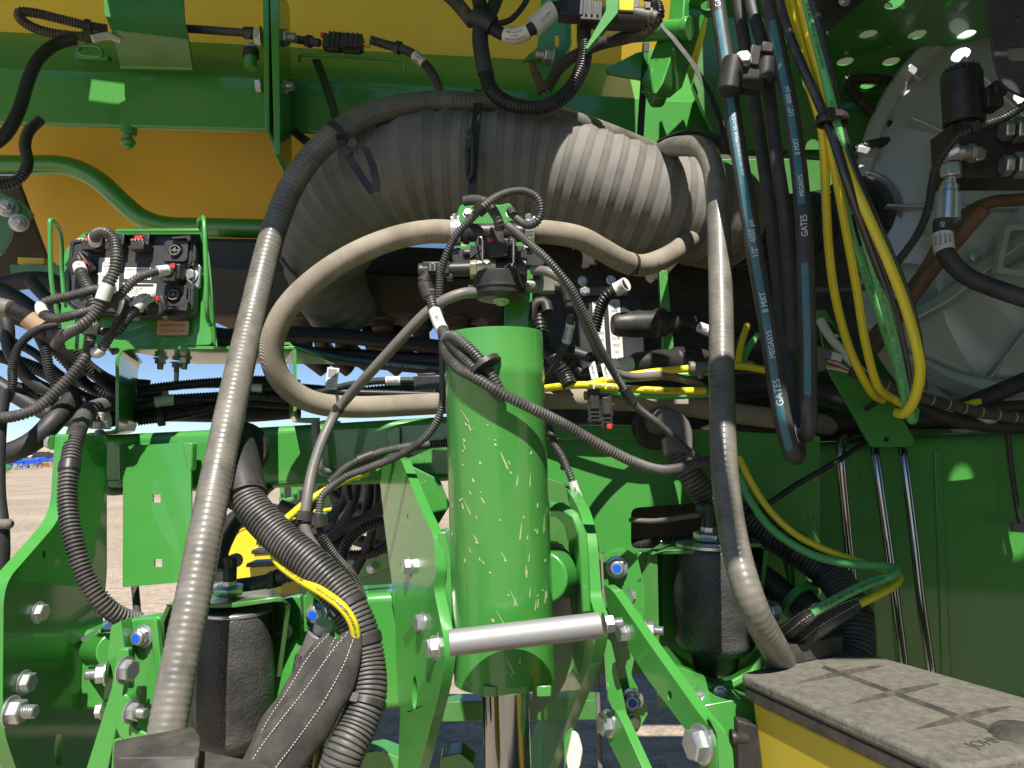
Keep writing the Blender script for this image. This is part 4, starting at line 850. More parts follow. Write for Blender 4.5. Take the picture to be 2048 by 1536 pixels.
    h = L('control_harness', [(190, 484, 1.27), (192, 470, 1.24), (210, 465, 1.22), (228, 480, 1.21), (233, 510, 1.20), (228, 545, 1.195), (212, 580, 1.19), (196, 620, 1.19), (165, 650, 1.19), (140, 664, 1.21), (122, 676, 1.27), (112, 690, 1.38)], 11, M_loomd, 'thick corrugated harness looping from the top left plug of the control box', 'harness', G, pitch=.0065)
    sleeve(h, 193, 479, .022, M_tape); sleeve(h, 208, 582, .026, M_tape, extra=.002)
    h = L('control_harness', [(335, 540, 1.25), (305, 545, 1.23), (270, 560, 1.22), (240, 590, 1.215), (210, 612, 1.21), (170, 624, 1.20), (120, 636, 1.20), (92, 632, 1.205), (82, 615, 1.21), (95, 603, 1.215), (140, 592, 1.22), (185, 580, 1.225), (205, 578, 1.23)], 9.5, M_loomd, 'corrugated harness from the middle plug folded back into a flat loop left of the box', 'harness', G, pitch=.0058)
    sleeve(h, 328, 541, .028, M_tape, txt='RA ..KWC', size=.006); sleeve(h, 85, 618, .02, M_tape)
    h = L('control_harness', [(158, 532, 1.27), (165, 552, 1.25), (178, 580, 1.235), (188, 610, 1.23), (190, 635, 1.23), (182, 660, 1.23), (176, 700, 1.22), (160, 730, 1.21), (120, 775, 1.20), (75, 815, 1.19), (30, 832, 1.18), (-30, 838, 1.18)], 11, M_loomd, 'long corrugated harness from the left plug sweeping to the left edge', 'harness', G, pitch=.0066)
    sleeve(h, 160, 540, .022, M_tape, txt='X34', size=.006); sleeve(h, 182, 656, .026, M_tape, txt='GR.01', size=.005)
    h = L('control_harness', [(250, 598, 1.27), (246, 615, 1.25), (238, 640, 1.24), (222, 670, 1.23), (206, 695, 1.22), (195, 706, 1.22), (184, 702, 1.225), (178, 688, 1.23)], 9, M_loomd, 'short corrugated loop hanging under the control box with a white taped end', 'harness', G, pitch=.0056)
    sleeve(h, 250, 602, .014, M_tape); sleeve(h, 190, 702, .03, M_tape)
    h = L('control_harness', [(302, 590, 1.27), (285, 600, 1.25), (268, 622, 1.24), (250, 645, 1.235), (232, 665, 1.235), (205, 662, 1.24), (185, 660, 1.25), (150, 655, 1.27)], 9, M_loom, 'corrugated harness from the lower plug with the big white tag', 'harness', G, pitch=.0056)
    sleeve(h, 285, 602, .040, M_tape, extra=.004, txt=['W.. CG', 'X1'], size=.006)
    h = L('control_harness', [(-30, 822, 1.22), (10, 805, 1.23), (25, 770, 1.235), (25, 735, 1.24), (40, 690, 1.245), (75, 660, 1.25), (115, 650, 1.26)], 9, M_rub, 'black corrugated cable arching from the left edge to under the tray', 'harness', G)
controller()
# bundle of black hoses at the left and behind the beam ------------------------------
G = 'black hoses and cables massed behind the control box tray'
B_ = [([(-40, 560, 1.5), (40, 600, 1.5), (110, 660, 1.52), (170, 730, 1.55), (235, 770, 1.6), (330, 790, 1.6)], 15, M_rub, 'smooth'),
      ([(-40, 620, 1.52), (60, 650, 1.5), (130, 720, 1.5), (190, 780, 1.55), (300, 800, 1.58), (560, 790, 1.6), (900, 800, 1.65)], 12, M_loom, 'loom'),
      ([(-40, 660, 1.55), (60, 700, 1.55), (140, 760, 1.56), (260, 778, 1.58), (420, 768, 1.6), (600, 775, 1.6), (760, 790, 1.6)], 9, M_loom, 'loom'),
      ([(-40, 700, 1.58), (80, 740, 1.58), (180, 800, 1.58), (300, 812, 1.58), (560, 800, 1.62), (890, 770, 1.66)], 13, M_loom, 'loom'),
      ([(-40, 770, 1.5), (60, 780, 1.5), (120, 810, 1.5), (240, 825, 1.52), (450, 815, 1.55), (600, 800, 1.6)], 12, M_loom, 'loom'),
      ([(60, 560, 1.46), (130, 640, 1.46), (150, 700, 1.48), (210, 760, 1.5), (300, 772, 1.54)], 13, M_rub, 'smooth'),
      ([(110, 620, 1.44), (130, 680, 1.44), (170, 730, 1.46), (235, 790, 1.5)], 11, M_loom, 'loom'),
      ([(-40, 600, 1.42), (10, 640, 1.42), (20, 700, 1.42), (60, 760, 1.44), (120, 790, 1.46)], 13, M_rub, 'smooth'),
      ([(-40, 745, 1.46), (30, 790, 1.46), (110, 832, 1.45), (200, 840, 1.45), (300, 828, 1.5), (480, 830, 1.55), (600, 822, 1.6)], 16, M_rub, 'smooth'),
      ([(200, 560, 1.5), (250, 640, 1.5), (330, 700, 1.6), (450, 700, 1.7), (620, 705, 1.8), (900, 720, 1.85)], 15, M_rub, 'smooth'),
      ([(300, 640, 1.6), (450, 672, 1.7), (600, 668, 1.75), (760, 680, 1.8), (920, 700, 1.85), (1050, 720, 1.9)], 17, M_rub, 'smooth'),
      ([(330, 690, 1.65), (460, 690, 1.66), (560, 692, 1.7), (700, 720, 1.72), (900, 740, 1.75), (1000, 745, 1.8)], 13, M_rub, 'smooth'),
      ([(276, 780, 1.48), (340, 772, 1.5), (420, 765, 1.52), (520, 760, 1.55), (600, 768, 1.58)], 10, M_loom, 'loom'),
      ([(276, 812, 1.46), (340, 800, 1.48), (400, 800, 1.5), (470, 796, 1.52)], 10, M_loom, 'loom'),
      ([(276, 842, 1.46), (350, 832, 1.48), (420, 818, 1.5), (480, 806, 1.52), (600, 812, 1.56)], 10, M_loom, 'loom'),
      ([(-40, 580, 1.6), (80, 560, 1.6), (160, 600, 1.62), (240, 700, 1.64)], 18, M_rub, 'smooth'),
      ([(500, 792, 1.5), (620, 800, 1.52), (760, 802, 1.54), (900, 800, 1.56)], 9, M_loom, 'loom'),
      ([(490, 775, 1.5), (600, 782, 1.52), (700, 785, 1.54), (900, 790, 1.56)], 8, M_loom, 'loom'),
      ([(60, 640, 1.4), (90, 700, 1.4), (105, 760, 1.4), (150, 800, 1.42), (235, 806, 1.45)], 10, M_loom, 'loom')]
LB = ['thick smooth black hose entering at the left edge beside the gusset foot', 'corrugated black conduit crossing behind the shelf leg below the upper hose', 'thin corrugated conduit running right above the thicker ones', 'corrugated conduit sagging under the shelf bracket', 'corrugated conduit low above the cross beam', 'smooth black cable behind the folded harness loop', 'corrugated cable dropping just left of the shelf leg', 'smooth black hose bending down at the left edge', 'thick smooth hose lowest at the left above the blue sky gap', 'smooth hose passing behind the control box tray', 'upper thick black hose under the brown manifold', 'second black hose under the brown manifold, with blue stripe', 'top corrugated cable in the gap under the shelf', 'middle corrugated cable in the gap under the shelf', 'lowest corrugated cable in the gap under the shelf', 'fattest black hose behind the left wire guard', 'corrugated cable just above the tan hose', 'upper thin corrugated cable above the tan hose', 'corrugated cable hanging from under the wire guard']
HS = []
for (pts, r, m, st), lb in zip(B_, LB): HS.append(hose('black_hose', pts, r, m, lb, 'hose', G, style=st))
pa, r = pathof(HS[11]); tubestripe(HS[11], pa, r, pa.near(560, 692), pa.near(980, 745), -.1, .4, M_blue)
tubetext(HS[11], pa, r, pa.near(800, 728), 'HYDRAULIC HOSE 06-13-12', .010, M_inkw, flip=True)
sleeve(HS[13], 330, 788, .035, M_tape); sleeve(HS[8], 210, 840, .02, M_white); sleeve(HS[7], 15, 610, .03, M_tape); tie(HS[14], 320, 838, .012, .006); tie(HS[13], 530, 800, .016, .004); sleeve(HS[17], 510, 798, .02, M_tape)
h = hose('black_hose', [(-40, 915, 1.3), (20, 905, 1.3), (70, 880, 1.31), (110, 840, 1.33), (145, 800, 1.38)], 21, M_rub, 'thick black hose curving down to the left edge below the sky gap', 'hose', G)
h = hose('black_hose', [(8, 780, 1.2), (-2, 860, 1.19), (-4, 980, 1.17), (4, 1060, 1.16), (2, 1140, 1.16), (-20, 1230, 1.16)], 13, M_rub, 'black hose hanging down along the left edge of the photo', 'hose', G)
f = Fr(20, 1048, 1.15); part('grey_plug_end', f.lathe([(-20, 10), (0, 10), (5, 6)], (0, 0, 0), (1, 0, 0)), M_grey, h)
# big grey fittings at left edge
t = thing('hose_coupling', 'pale grey hose coupling at the left edge level with the control box', 'coupling', P(0, 620, 1.35)); f = Fr(0, 615, 1.36, -8)
part('coupling_body', f.lathe([(-30, 20), (0, 20), (22, 18), (26, 12)], (0, 0, 0), (1, 0, 0)), M_grey, t)
hose('coupling_hose', [(20, 618, 1.36), (60, 640, 1.38), (120, 700, 1.42), (160, 750, 1.46)], 15, M_rub, parent=t)
sl = hose('tan_tape', [(54, 636, 1.375), (78, 655, 1.385)], 18, M_orange, parent=t)
# brown manifold with ports behind the tan hose --------------------
def manifold():
    t = thing('seed_manifold', 'dusty brown air manifold with a row of round hose ports, deep behind the tan hose', 'manifold', P(650, 640, 1.95))
    plate('manifold_body', rounded([(400, 530), (1010, 560), (1010, 632), (400, 634)], 8), 1.9, .2, M_brown, t, bevel=.01)
    plate('upper_body', rounded([(410, 476), (1010, 500), (1010, 560), (410, 540)], 8), 1.96, .15, M_rub, t, bevel=.01)
    for i in range(8):
        f = Fr(612 + i * 77 - (0), 634, 1.93); part('hose_port', f.lathe([(0, 26), (8, 26), (10, 22), (26, 22), (30, 17), (70, 16)], (0, 0, 0), (0, -1, .1), 20), M_brown, t, .001)
    facetext(t, Fr(690, 618, 1.898), 0, 0, 0, 'P 3 6 0 F R  EB.E MCA', 12, M_ink)
    for i in range(9):
        x = 590 + i * 50; hose('port_tube', [(x, 660, 2.0), (x + 12, 700, 2.05), (x + 60, 740, 2.1)], 17, M_rub, parent=t)
manifold()
# tan braided hose --------------------------------------------------
TH = hose('tan_hose', [(912, 464, 1.22), (860, 463, 1.22), (790, 476, 1.22), (710, 508, 1.21), (635, 556, 1.21), (575, 615, 1.21), (545, 680, 1.22), (550, 738, 1.24), (585, 783, 1.27), (640, 808, 1.30), (720, 814, 1.33), (820, 810, 1.35), (900, 806, 1.37), (1000, 802, 1.38), (1120, 797, 1.38), (1230, 800, 1.38), (1340, 808, 1.40), (1480, 828, 1.42), (1560, 838, 1.44), (1660, 850, 1.5)], 24, M_tan, 'tan dusty braided coolant hose sweeping in a wide loop left of the green cylinder', 'hose', k=28)
tie(TH, 672, 812, .006, .001)
TR = hose('tan_hose', [(1068, 463, 1.22), (1110, 466, 1.22), (1160, 476, 1.23), (1205, 500, 1.25), (1250, 524, 1.28), (1290, 530, 1.32), (1340, 510, 1.40), (1380, 480, 1.5)], 24, M_tan, 'tan dusty braided hose from the valve tucking under the big duct', 'hose', k=28)
tie(TR, 1262, 527, .006, .001)
# plain thin grey drain hose
G = 'thin grey drain hoses from the valve'
DH = hose('drain_hose', [(948, 585, 1.14), (925, 587, 1.13), (890, 600, 1.13), (850, 628, 1.14), (800, 680, 1.16), (750, 735, 1.19), (700, 790, 1.23), (672, 825, 1.24), (645, 880, 1.22), (625, 940, 1.2), (614, 1000, 1.18), (610, 1060, 1.17), (640, 1110, 1.17)], 11, M_grey, 'thin grey hose crossing down left from the valve over the tan hose', 'hose', G)
tie(DH, 676, 820, .006, .001); tie(DH, 612, 1032, .016, .003)
DH2 = hose('drain_hose', [(1066, 540, 1.15), (1100, 545, 1.13), (1135, 570, 1.13), (1160, 620, 1.15), (1185, 680, 1.2), (1215, 735, 1.26), (1260, 753, 1.3), (1330, 752, 1.33), (1390, 765, 1.35), (1420, 790, 1.36)], 10, M_grey, 'thin grey hose curving right from the valve to the yellow lines', 'hose', G)
# ---------------------------------------------------------------- valve
def valve():
    t = thing('valve_bracket', 'green bracket plate behind the valve and down to the cylinder', 'bracket', P(1030, 660, 1.26))
    plate('post', rounded([(1018, 480), (1066, 480), (1055, 690), (1005, 690)], 4), 1.27, .05, M_green, t)
    plate('ear_plate', rounded([(912, 440), (918, 410), (940, 404), (1000, 410), (1022, 404), (1030, 430), (1030, 520), (912, 520)], 10), 1.265, .005, M_green, t)
    bolt(t, (936, 428, 1.25), (0, -1, .5), 9); bolt(t, (1022, 428, 1.25), (0, -1, .5), 9)
    t = thing('flow_valve', 'black plastic pressure valve assembly hosed between the two tan hoses', 'valve', P(1000, 605, 1.15))
    f = Fr(985, 500, 1.19)
    part('cross_pipe', join(f.rod((-75, 36, 0), (85, 36, 0), 19, 20), f.rod((-60, 36, 0), (-48, 36, 0), 24, 20), f.rod((62, 36, 0), (74, 36, 0), 24, 20)), M_blk, t, .001)
    for u in (-74, 76):
        c = part('hose_clamp', f.rod((u - 9, 37, 0), (u + 9, 37, 0), 27.5, 28), M_zinc, t, 0); part('clamp_screw', f.rod((u - (10 if u < 0 else -10) - 0, 62, 8), (u + 6, 64, 8), 6), M_zinc, c, 0); part('clamp_head', f.rod((u - 2, 60, 8), (u - 3, 72, 10), 7, 8), M_zinc, c, .0005)
        for k in range(6): part('clamp_slot', f.rod((u - 6, 20 + k * 5, 26.5), (u + 6, 21 + k * 5, 26.5), 1.2, 5), M_ink, c, 0)
    part('motor_body', join(f.prism(rounded([(-80, 4), (104, 4), (110, -20), (106, -36), (-78, -36), (-84, -16)], 10), -24, 6), f.rod((-60, -8, 6), (-20, -8, 6), 8)), M_blk, t, .003)
    part('centre_block', join(f.prism(rounded([(-34, 20), (48, 20), (52, -30), (-36, -30)], 6), 0, 20), f.box(-34, -14, -28, -2, 18, 34), f.box(40, 58, -28, -2, 14, 30)), M_blk, t, .003)
    for u in (-30, 50): part('rib_web', f.prism([(u - 14, 0), (u + 14, -2), (u + 12, -8), (u - 12, -26), (u - 14, -26)], 26, 36), M_blk, t, .0005)
    for u in (-20, 42): hose('wire_clip', [(985 + u, 500 + 26, 1.15), (985 + u, 482, 1.14), (985 + u - 4, 474, 1.14), (985 + u - 9, 478, 1.15), (985 + u - 10, 500, 1.17)], 2, M_zinc, parent=t)
    # solenoid plug going up
    p = part('plug', join(f.prism(rounded([(-4, 34), (22, 34), (26, 2), (-4, 2)], 3), 22, 48), f.prism(rounded([(-6, 2), (30, 2), (32, -26), (-2, -28)], 4), 18, 50)), M_blk, t, .002)
    part('red_lock', f.box(-8, 2, 2, 9, 38, 52), M_red, p, .0008)
    for u in (2, 17): part('slot', f.box(u, u + 3, 12, 30, 47.6, 49), M_ink, p, 0)
    for k in range(6): part('rib', f.box(-2 + k * 5, k * 5, -24, -4, 50, 51.5), M_blk, p, 0)
    # horizontal sensor row
    v = -44
    part('sensor_barrel', join(f.rod((6, v, 20), (66, v, 20), 18, 24), f.rod((50, v, 20), (70, v, 20), 23, 24), f.prism(rounded([(-10, v + 20), (40, v + 26), (70, v + 14), (66, v - 6), (-10, v - 8)], 6), 0, 22)), M_blk, t, .002)
    b = part('brass_sensor', join(f.lathe([(0, 21), (14, 21)], (-44, v, 20), (1, 0, 0), 6), f.rod((-30, v, 20), (2, v, 20), 19, 24), f.lathe([(0, 21), (10, 21)], (-2, v, 20), (1, 0, 0), 6)), M_brass, t, .001)
    facetext(b, Fr(971, 545, 1.19 - 41 * U(1.19), 90), 0, 0, 0, '35 S', 13, M_ink)
    part('sensor_plug', join(f.rod((-96, v - 2, 20), (-40, v, 20), 14, 18), f.box(-104, -84, v - 14, v + 12, 8, 34), f.box(-92, -78, v - 24, v - 12, 10, 30)), M_blk, t, .002)
    part('connector_plug', join(f.box(-140, -100, v - 16, v + 12, 8, 34), f.box(-128, -110, v - 12, v + 8, 32, 40), f.rod((-148, v - 6, 18), (-120, v - 4, 18), 17, 18)), M_blk, t, .0025)
    for k in range(3): part('latch_tooth', f.box(-124 + k * 9, -120 + k * 9, v - 10, v + 4, 39, 43), M_grey, t, .0005)
    # round lower bowl
    part('bowl', f.lathe([(0, 54), (30, 54), (44, 52), (52, 44), (54, 20)], (15, v - 8, 4), (0, -1, .0), 36), M_blk, t, .001)
    part('bowl_rim', f.lathe([(0, 56), (5, 56)], (15, v - 36, 4), (0, -1, 0), 36), M_blk, t, .0006)
    part('drain_cap', join(f.rod((18, v - 58, 10), (18, v - 66, 12), 17, 18), f.rod((18, v - 62, 12), (18, v - 72, 14), 10, 6)), M_lime, t, .001)
    for u, vv in ((-38, v - 38), (80, v)): part('hose_barb', f.rod((u, vv, 8), (u - (10 if u < 0 else -10), vv, 8), 8, 10), M_lime, t, 0)
    # right sensor with square body
    part('side_sensor', join(f.rod((60, v - 32, 10), (100, v - 34, 10), 14, 18), f.box(96, 126, v - 48, v - 14, -4, 28), f.rod((124, v - 30, 12), (146, v - 32, 12), 11, 14)), M_grey, t, .002)
    part('elbow_plug', join(f.rod((142, v - 30, 12), (156, v - 52, 14), 13, 16), f.rod((156, v - 52, 14), (157, v - 66, 14), 14, 16), f.rod((157, v - 62, 14), (157, v - 78, 14), 11, 14)), M_blk, t, .0015)
    part('left_elbow', join(f.rod((-126, v - 8, 20), (-136, v - 30, 22), 16, 18), f.rod((-136, v - 26, 22), (-124, v - 60, 24), 15, 18), f.box(-134, -112, v - 62, v - 44, 16, 38)), M_blk, t, .002)
valve()
# harness loops around the valve ----------------------------------
h = L('wiring_harness', [(1000, 458, 1.13), (996, 440, 1.12), (985, 420, 1.12), (970, 405, 1.13), (950, 400, 1.15), (930, 402, 1.16)], 11, M_loomd, 'thick corrugated harness coming out of the red-locked valve plug', 'harness')
W1 = L('wiring_harness', [(1020, 420, 1.14), (1035, 438, 1.12), (1055, 450, 1.11), (1074, 443, 1.10), (1082, 420, 1.10), (1074, 396, 1.10), (1050, 383, 1.10), (1020, 384, 1.10), (990, 396, 1.10), (965, 415, 1.10), (940, 440, 1.11), (915, 468, 1.12), (898, 498, 1.13), (886, 530, 1.14), (880, 560, 1.15), (879, 620, 1.155), (884, 670, 1.16), (886, 740, 1.16), (882, 820, 1.17), (855, 870, 1.18), (800, 910, 1.19), (740, 935, 1.2), (690, 955, 1.2), (650, 985, 1.19), (640, 1010, 1.185), (640, 1060, 1.18), (670, 1110, 1.2), (705, 1150, 1.22), (728, 1200, 1.24)], 8.6, M_loomd, 'long corrugated harness looping over the valve, down beside the cylinder and away left', 'harness', pitch=.0050)
tie(W1, 962, 418, .012, .003); tie(W1, 640, 1042, .018, .006)
W2 = L('wiring_harness', [(1014, 450, 1.12), (1030, 462, 1.11), (1062, 490, 1.10), (1100, 525, 1.10), (1140, 575, 1.11), (1175, 640, 1.13), (1205, 705, 1.16), (1240, 765, 1.2), (1275, 815, 1.22), (1320, 850, 1.24), (1375, 900, 1.26), (1430, 945, 1.28)], 8.6, M_loomd, 'corrugated harness sweeping right and down from the valve to behind the right vinyl hose', 'harness', pitch=.0050)
tie(W2, 1262, 788, .03, .002, head=False)
W3 = L('wiring_harness', [(862, 598, 1.13), (870, 625, 1.12), (882, 655, 1.10), (905, 690, 1.045), (935, 725, 1.013), (965, 757, 1.0), (990, 785, .998), (1000, 795, .998), (1001, 786, .996), (985, 755, .998), (960, 720, 1.005), (925, 685, 1.02), (905, 672, 1.04), (890, 680, 1.065), (892, 705, 1.055), (915, 735, 1.015), (950, 755, .992), (1000, 785, .986), (1060, 815, .998), (1130, 850, 1.03), (1200, 890, 1.05), (1270, 925, 1.08), (1330, 940, 1.14), (1400, 925, 1.22), (1430, 915, 1.28)], 10.5, M_loomd, 'corrugated harness folded and tied across the top of the green cylinder, then sagging right', 'harness', pitch=.0056)
sleeve(W3, 884, 640, .05, M_tape, extra=.0015, txt='BRSS', size=.007); tie(W3, 970, 735, .006, .016)
W4 = L('wiring_harness', [(1141, 632, 1.16), (1141, 650, 1.17), (1130, 690, 1.19), (1105, 735, 1.22), (1080, 765, 1.25)], 8.5, M_loomd, 'short corrugated harness with the white tag right of the cylinder top', 'harness', pitch=.0050)
sleeve(W4, 1133, 664, .034, M_tape, extra=.001, txt=['BRSS', 'SNSR'], size=.010)
# ================================================================ lower machine: left plate
ZP = Vector((0, 0, 1))
def vplane(a, b):
    """vertical plane through two pixel points (px, py, d)"""
    a = P(*a); b = P(*b); u = (b - a); u.z = 0; return a, u.cross(ZP).normalized()
def leftplate():
    X = P(137, 900, 1.20).x; pl = (Vector((X, 1.2, 1.5)), Vector((1, 0, 0)))
    def Q(px, py): return PR(px, py, *pl)
    t = thing('side_plate', 'tall green side plate at the far left, edge lit, with three zinc bolts', 'plate', Q(60, 1500))
    poly = rounded([(137, 868), (131, 960), (128, 1010), (112, 1048), (17, 1157), (7, 1197), (5, 1457), (40, 1560), (210, 1560), (206, 1224), (214, 1150), (214, 872)], [6, 20, 20, 30, 20, 20, 40, 5, 5, 20, 20, 6], 5)
    plate('plate_face', poly, 0, .022, M_green, t, plane=pl, bevel=.002, holes=[circ(88, 1108, 3, 8), circ(118, 1500, 9, 34)])
    for px, py, k, r in ((76, 1225, 'head', 17), (48, 1365, 'lock', 19), (22, 1423, 'nut', 23)):
        b = bolt(t, Q(px, py), (1, 0, 0), r, 'nut' if k == 'nut' else 'head', spin=.2); 
    bolt(t, PR(104, 885, Q(104, 885) - Vector((.0225, 0, 0)), Vector((1, 0, 0))), (-1, 0, 0), 12, 'head')
    # square tube welded to it
    t = thing('lower_tool_bar', 'dark green square tube behind the side plate, with a serrated pale decal', 'tube', P(200, 1420, 1.3))
    plate('tube_face', [(128, 1290), (150, 1262), (232, 1262), (232, 1425), (128, 1425)], 1.27, .12, M_green, t, bevel=.01)
    plate('decal', [(158, 1278), (193, 1258), (199, 1270), (172, 1288)], 1.262, .002, M_zinc, t, bevel=0)
    part('round_boss', rod(P(196, 1300, 1.26), P(232, 1300, 1.18), .028, 24), M_green, t, .002)
leftplate()
h = L('riser_harness', [(260, 800, 1.5), (215, 808, 1.42), (178, 822, 1.33), (155, 860, 1.24), (141, 920, 1.19), (135, 1000, 1.165), (146, 1075, 1.15), (170, 1150, 1.145), (205, 1205, 1.15), (240, 1232, 1.17), (275, 1242, 1.2)], 14.5, M_loomd, 'thick corrugated harness dropping in front of the left side plate edge', pitch=.0072)
tie(h, 137, 935, .014, .001, head=False)
h = L('riser_harness', [(268, 1150, 1.42), (272, 1195, 1.38), (276, 1245, 1.33)], 7, M_loomd, 'short corrugated harness visible just under the hanging plate', pitch=.005)

# ---------------------------------------------------------------- left row unit
def rowunit():
    t = thing('row_unit_bracket', 'green row unit bracket left of the air spring, with links and blue-capped nut', 'bracket', P(280, 1536, 1.15))
    G0 = Vector((.25, -1, 0)).normalized()
    plate('back_casting', rounded([(234, 1242), (318, 1232), (345, 1290), (332, 1420), (322, 1560), (252, 1560), (250, 1300)], 6), 1.16, .03, M_green, t, bevel=.003)
    plate('left_cheek', rounded([(222, 1252), (242, 1242), (250, 1300), (250, 1330), (232, 1330), (216, 1420), (206, 1400), (216, 1300)], 4), 1.13, .03, M_green, t, bevel=.003)
    strip('raised_edge', [(312, 1238, 1.14), (318, 1300, 1.14), (330, 1400, 1.13), (325, 1470, 1.13)], [(322, 1238, 1.15), (328, 1300, 1.15), (342, 1400, 1.14), (336, 1470, 1.14)], M_green, .012, t, bevel=.002)
    bolt(t, (287, 1272, 1.158), (-.2, -1, 0), 17, 'lock')
    # long sloping bar
    pl = vplane((232, 1300, 1.12), (256, 1400, 1.05))
    plate('sloping_bar', [(236, 1298), (257, 1298), (256, 1345), (212, 1560), (165, 1560), (222, 1378)], 1.10, .012, M_green, t, bevel=.0015)
    bolt(t, (214, 1346, 1.115), (-1, -.3, 0), 18, 'nut'); bolt(t, (250, 1340, 1.095), (1, -.25, 0), 21, 'head'); bolt(t, (206, 1420, 1.12), (-1, -.2, 0), 14, 'head')
    # hook shaped link
    poly = rounded([(230, 1412), (250, 1385), (262, 1400), (262, 1452), (330, 1485), (322, 1512), (240, 1480), (228, 1450)], [10, 14, 8, 14, 6, 6, 18, 12], 5)
    plate('hook_link', poly, 1.075, .02, M_green, t, bevel=.004, seg=3)
    bolt(t, (262, 1423, 1.07), (1, -.3, 0), 17, 'nut')
    plate('lower_link', rounded([(225, 1480), (243, 1478), (240, 1560), (220, 1560)], 4), 1.10, .02, M_green, t, bevel=.003)
rowunit()
def airspring(cx, ytop, ybot, rr, d, lab, side):
    t = thing('air_spring', lab, 'air spring', P(cx, ybot + 40, d), 'rubber air springs of the row units')
    f = Fr(cx, (ytop + ybot) / 2, d); H = (ybot - ytop) / 2; pr = []
    for k in range(25):
        u = k / 24; z = H - 2 * H * u; r = rr * (1 - .05 * math.cos(u * math.pi * 2)) * (1 - .0) ; 
        if u < .06: r = rr * (.90 + u)
        if u > .86: r = rr * math.sqrt(max(0.02, 1 - ((u - .86) / .14) ** 2 * .62))
        pr.append((-(z - H), r))
    part('rubber_bellows', lathe([(a * f.u, b * f.u) for a, b in pr], f.p(0, H, 0), -f.Y, 48), M_bag, t, 0, sharp=70)
    part('bead_plate', f.rod((0, H, 0), (0, H + 7, 0), rr * .93, 40), M_zinc, t, .001)
    part('piston', f.lathe([(0, rr * .62), (26, rr * .56), (34, rr * .5), (110, rr * .5)], (0, -H + 6, 0), (0, -1, 0), 30), M_blk, t, .002)
    return t
airspring(466, 1232, 1486, 74, 1.17, 'matt black air spring at the lower left, right half sunlit', 0)
airspring(1428, 1098, 1302, 76, 1.24, 'black air spring at the lower right, in dappled shade', 1)
def springbracket(cx, yt, dx, d, lab):
    t = thing('air_spring_bracket', lab, 'bracket', P(cx, yt + 200, d + .05), 'brackets over the air springs')
    s = dx
    # top: sheet bent over the spring; front rim with big corner radii and sloping cheeks
    A = [(cx - 146 * s, yt + 200, d - .0), (cx - 144 * s, yt + 60, d - .02), (cx - 132 * s, yt + 32, d - .03), (cx - 105 * s, yt + 24, d - .035), (cx, yt + 22, d - .045), (cx + 90 * s, yt + 10, d - .045), (cx + 108 * s, yt + 12, d - .04), (cx + 112 * s, yt + 26, d - .03), (cx + 104 * s, yt + 90, d - .01), (cx + 92 * s, yt + 170, d + .02)]
    B = [(cx - 110 * s, yt + 200, d + .10), (cx - 110 * s, yt + 60, d + .12), (cx - 104 * s, yt + 14, d + .12), (cx - 88 * s, yt + 6, d + .12), (cx, yt, d + .12), (cx + 80 * s, yt - 6, d + .12), (cx + 92 * s, yt - 2, d + .12), (cx + 94 * s, yt + 10, d + .12), (cx + 90 * s, yt + 90, d + .12), (cx + 86 * s, yt + 170, d + .12)]
    strip('bent_cover', A, B, M_greend, .007, t, bevel=.0015)
    plate('back_wall', rounded([(cx - 118 * s, yt + 20), (cx + 95 * s, yt + 10), (cx + 95 * s, yt + 340), (cx - 118 * s, yt + 340)], 8), d + .115, .008, M_green, t)
    c = P(cx + 18 - 30 * s, yt + 8, d + .02)
    f = Fr(cx - 8 * s, yt + 4, d + .02)
    part('port_nut', f.lathe([(0, 28), (3, 30), (14, 30), (16, 26)], (0, 0, 0), (0, 1, .1), 6), M_zinc, t, .001); part('port_nut', f.lathe([(0, 15), (10, 15)], (0, 16, 0), (0, 1, .05), 6), M_zinc, t, .0006)
    part('elbow_fitting', join(f.rod((0, 24, 0), (0, 52, 0), 13, 16), f.rod((0, 50, 0), (-2, 70, 0), 15, 16), f.rod((-2, 60, 14), (-2, 60, -40), 14, 16)), M_blk, t, .002)
    return t
springbracket(466, 1184, .95, 1.17, 'green bracket arching over the left air spring with fitting on top')
springbracket(1425, 1076, .92, 1.24, 'green bracket arching over the right air spring with port nut')
# T fitting lines on right spring
h = hose('air_line', [(1260, 1040, 1.36), (1310, 1042, 1.33), (1370, 1034, 1.29), (1400, 1030, 1.27)], 5, M_grey, 'thin grey air line entering the fitting over the right air spring', 'air line')
h = hose('air_line', [(1400, 1028, 1.26), (1470, 1030, 1.27), (1530, 1010, 1.30), (1600, 965, 1.33), (1670, 925, 1.36), (1730, 885, 1.42)], 6, M_rub, 'thin black air line rising right from the air spring to the slanted bracket', 'air line')
# ---------------------------------------------------------------- things between left air spring and riser
t = thing('row_unit_casting', 'green row unit frame pieces behind the black fabric sleeve', 'frame', P(640, 1536, 1.25))
plate('upright_cheek', rounded([(545, 1230), (560, 1200), (600, 1190), (606, 1320), (590, 1420), (565, 1560), (540, 1560)], 6), 1.26, .02, M_green, t, bevel=.003)
plate('upright_cheek', rounded([(606, 1190), (720, 1190), (730, 1400), (700, 1560), (560, 1560), (590, 1400)], 6), 1.33, .02, M_green, t, bevel=.003)
plate('dark_plate', rounded([(612, 1120), (650, 1120), (665, 1240), (612, 1260)], 5), 1.28, .01, M_greend, t, bevel=.002)
strip('curved_lip', [(566, 1560, 1.18), (572, 1400, 1.18), (590, 1310, 1.18), (605, 1296, 1.18)], [(586, 1560, 1.2), (592, 1400, 1.2), (606, 1322, 1.2), (612, 1306, 1.2)], M_green, .02, t, bevel=.002)
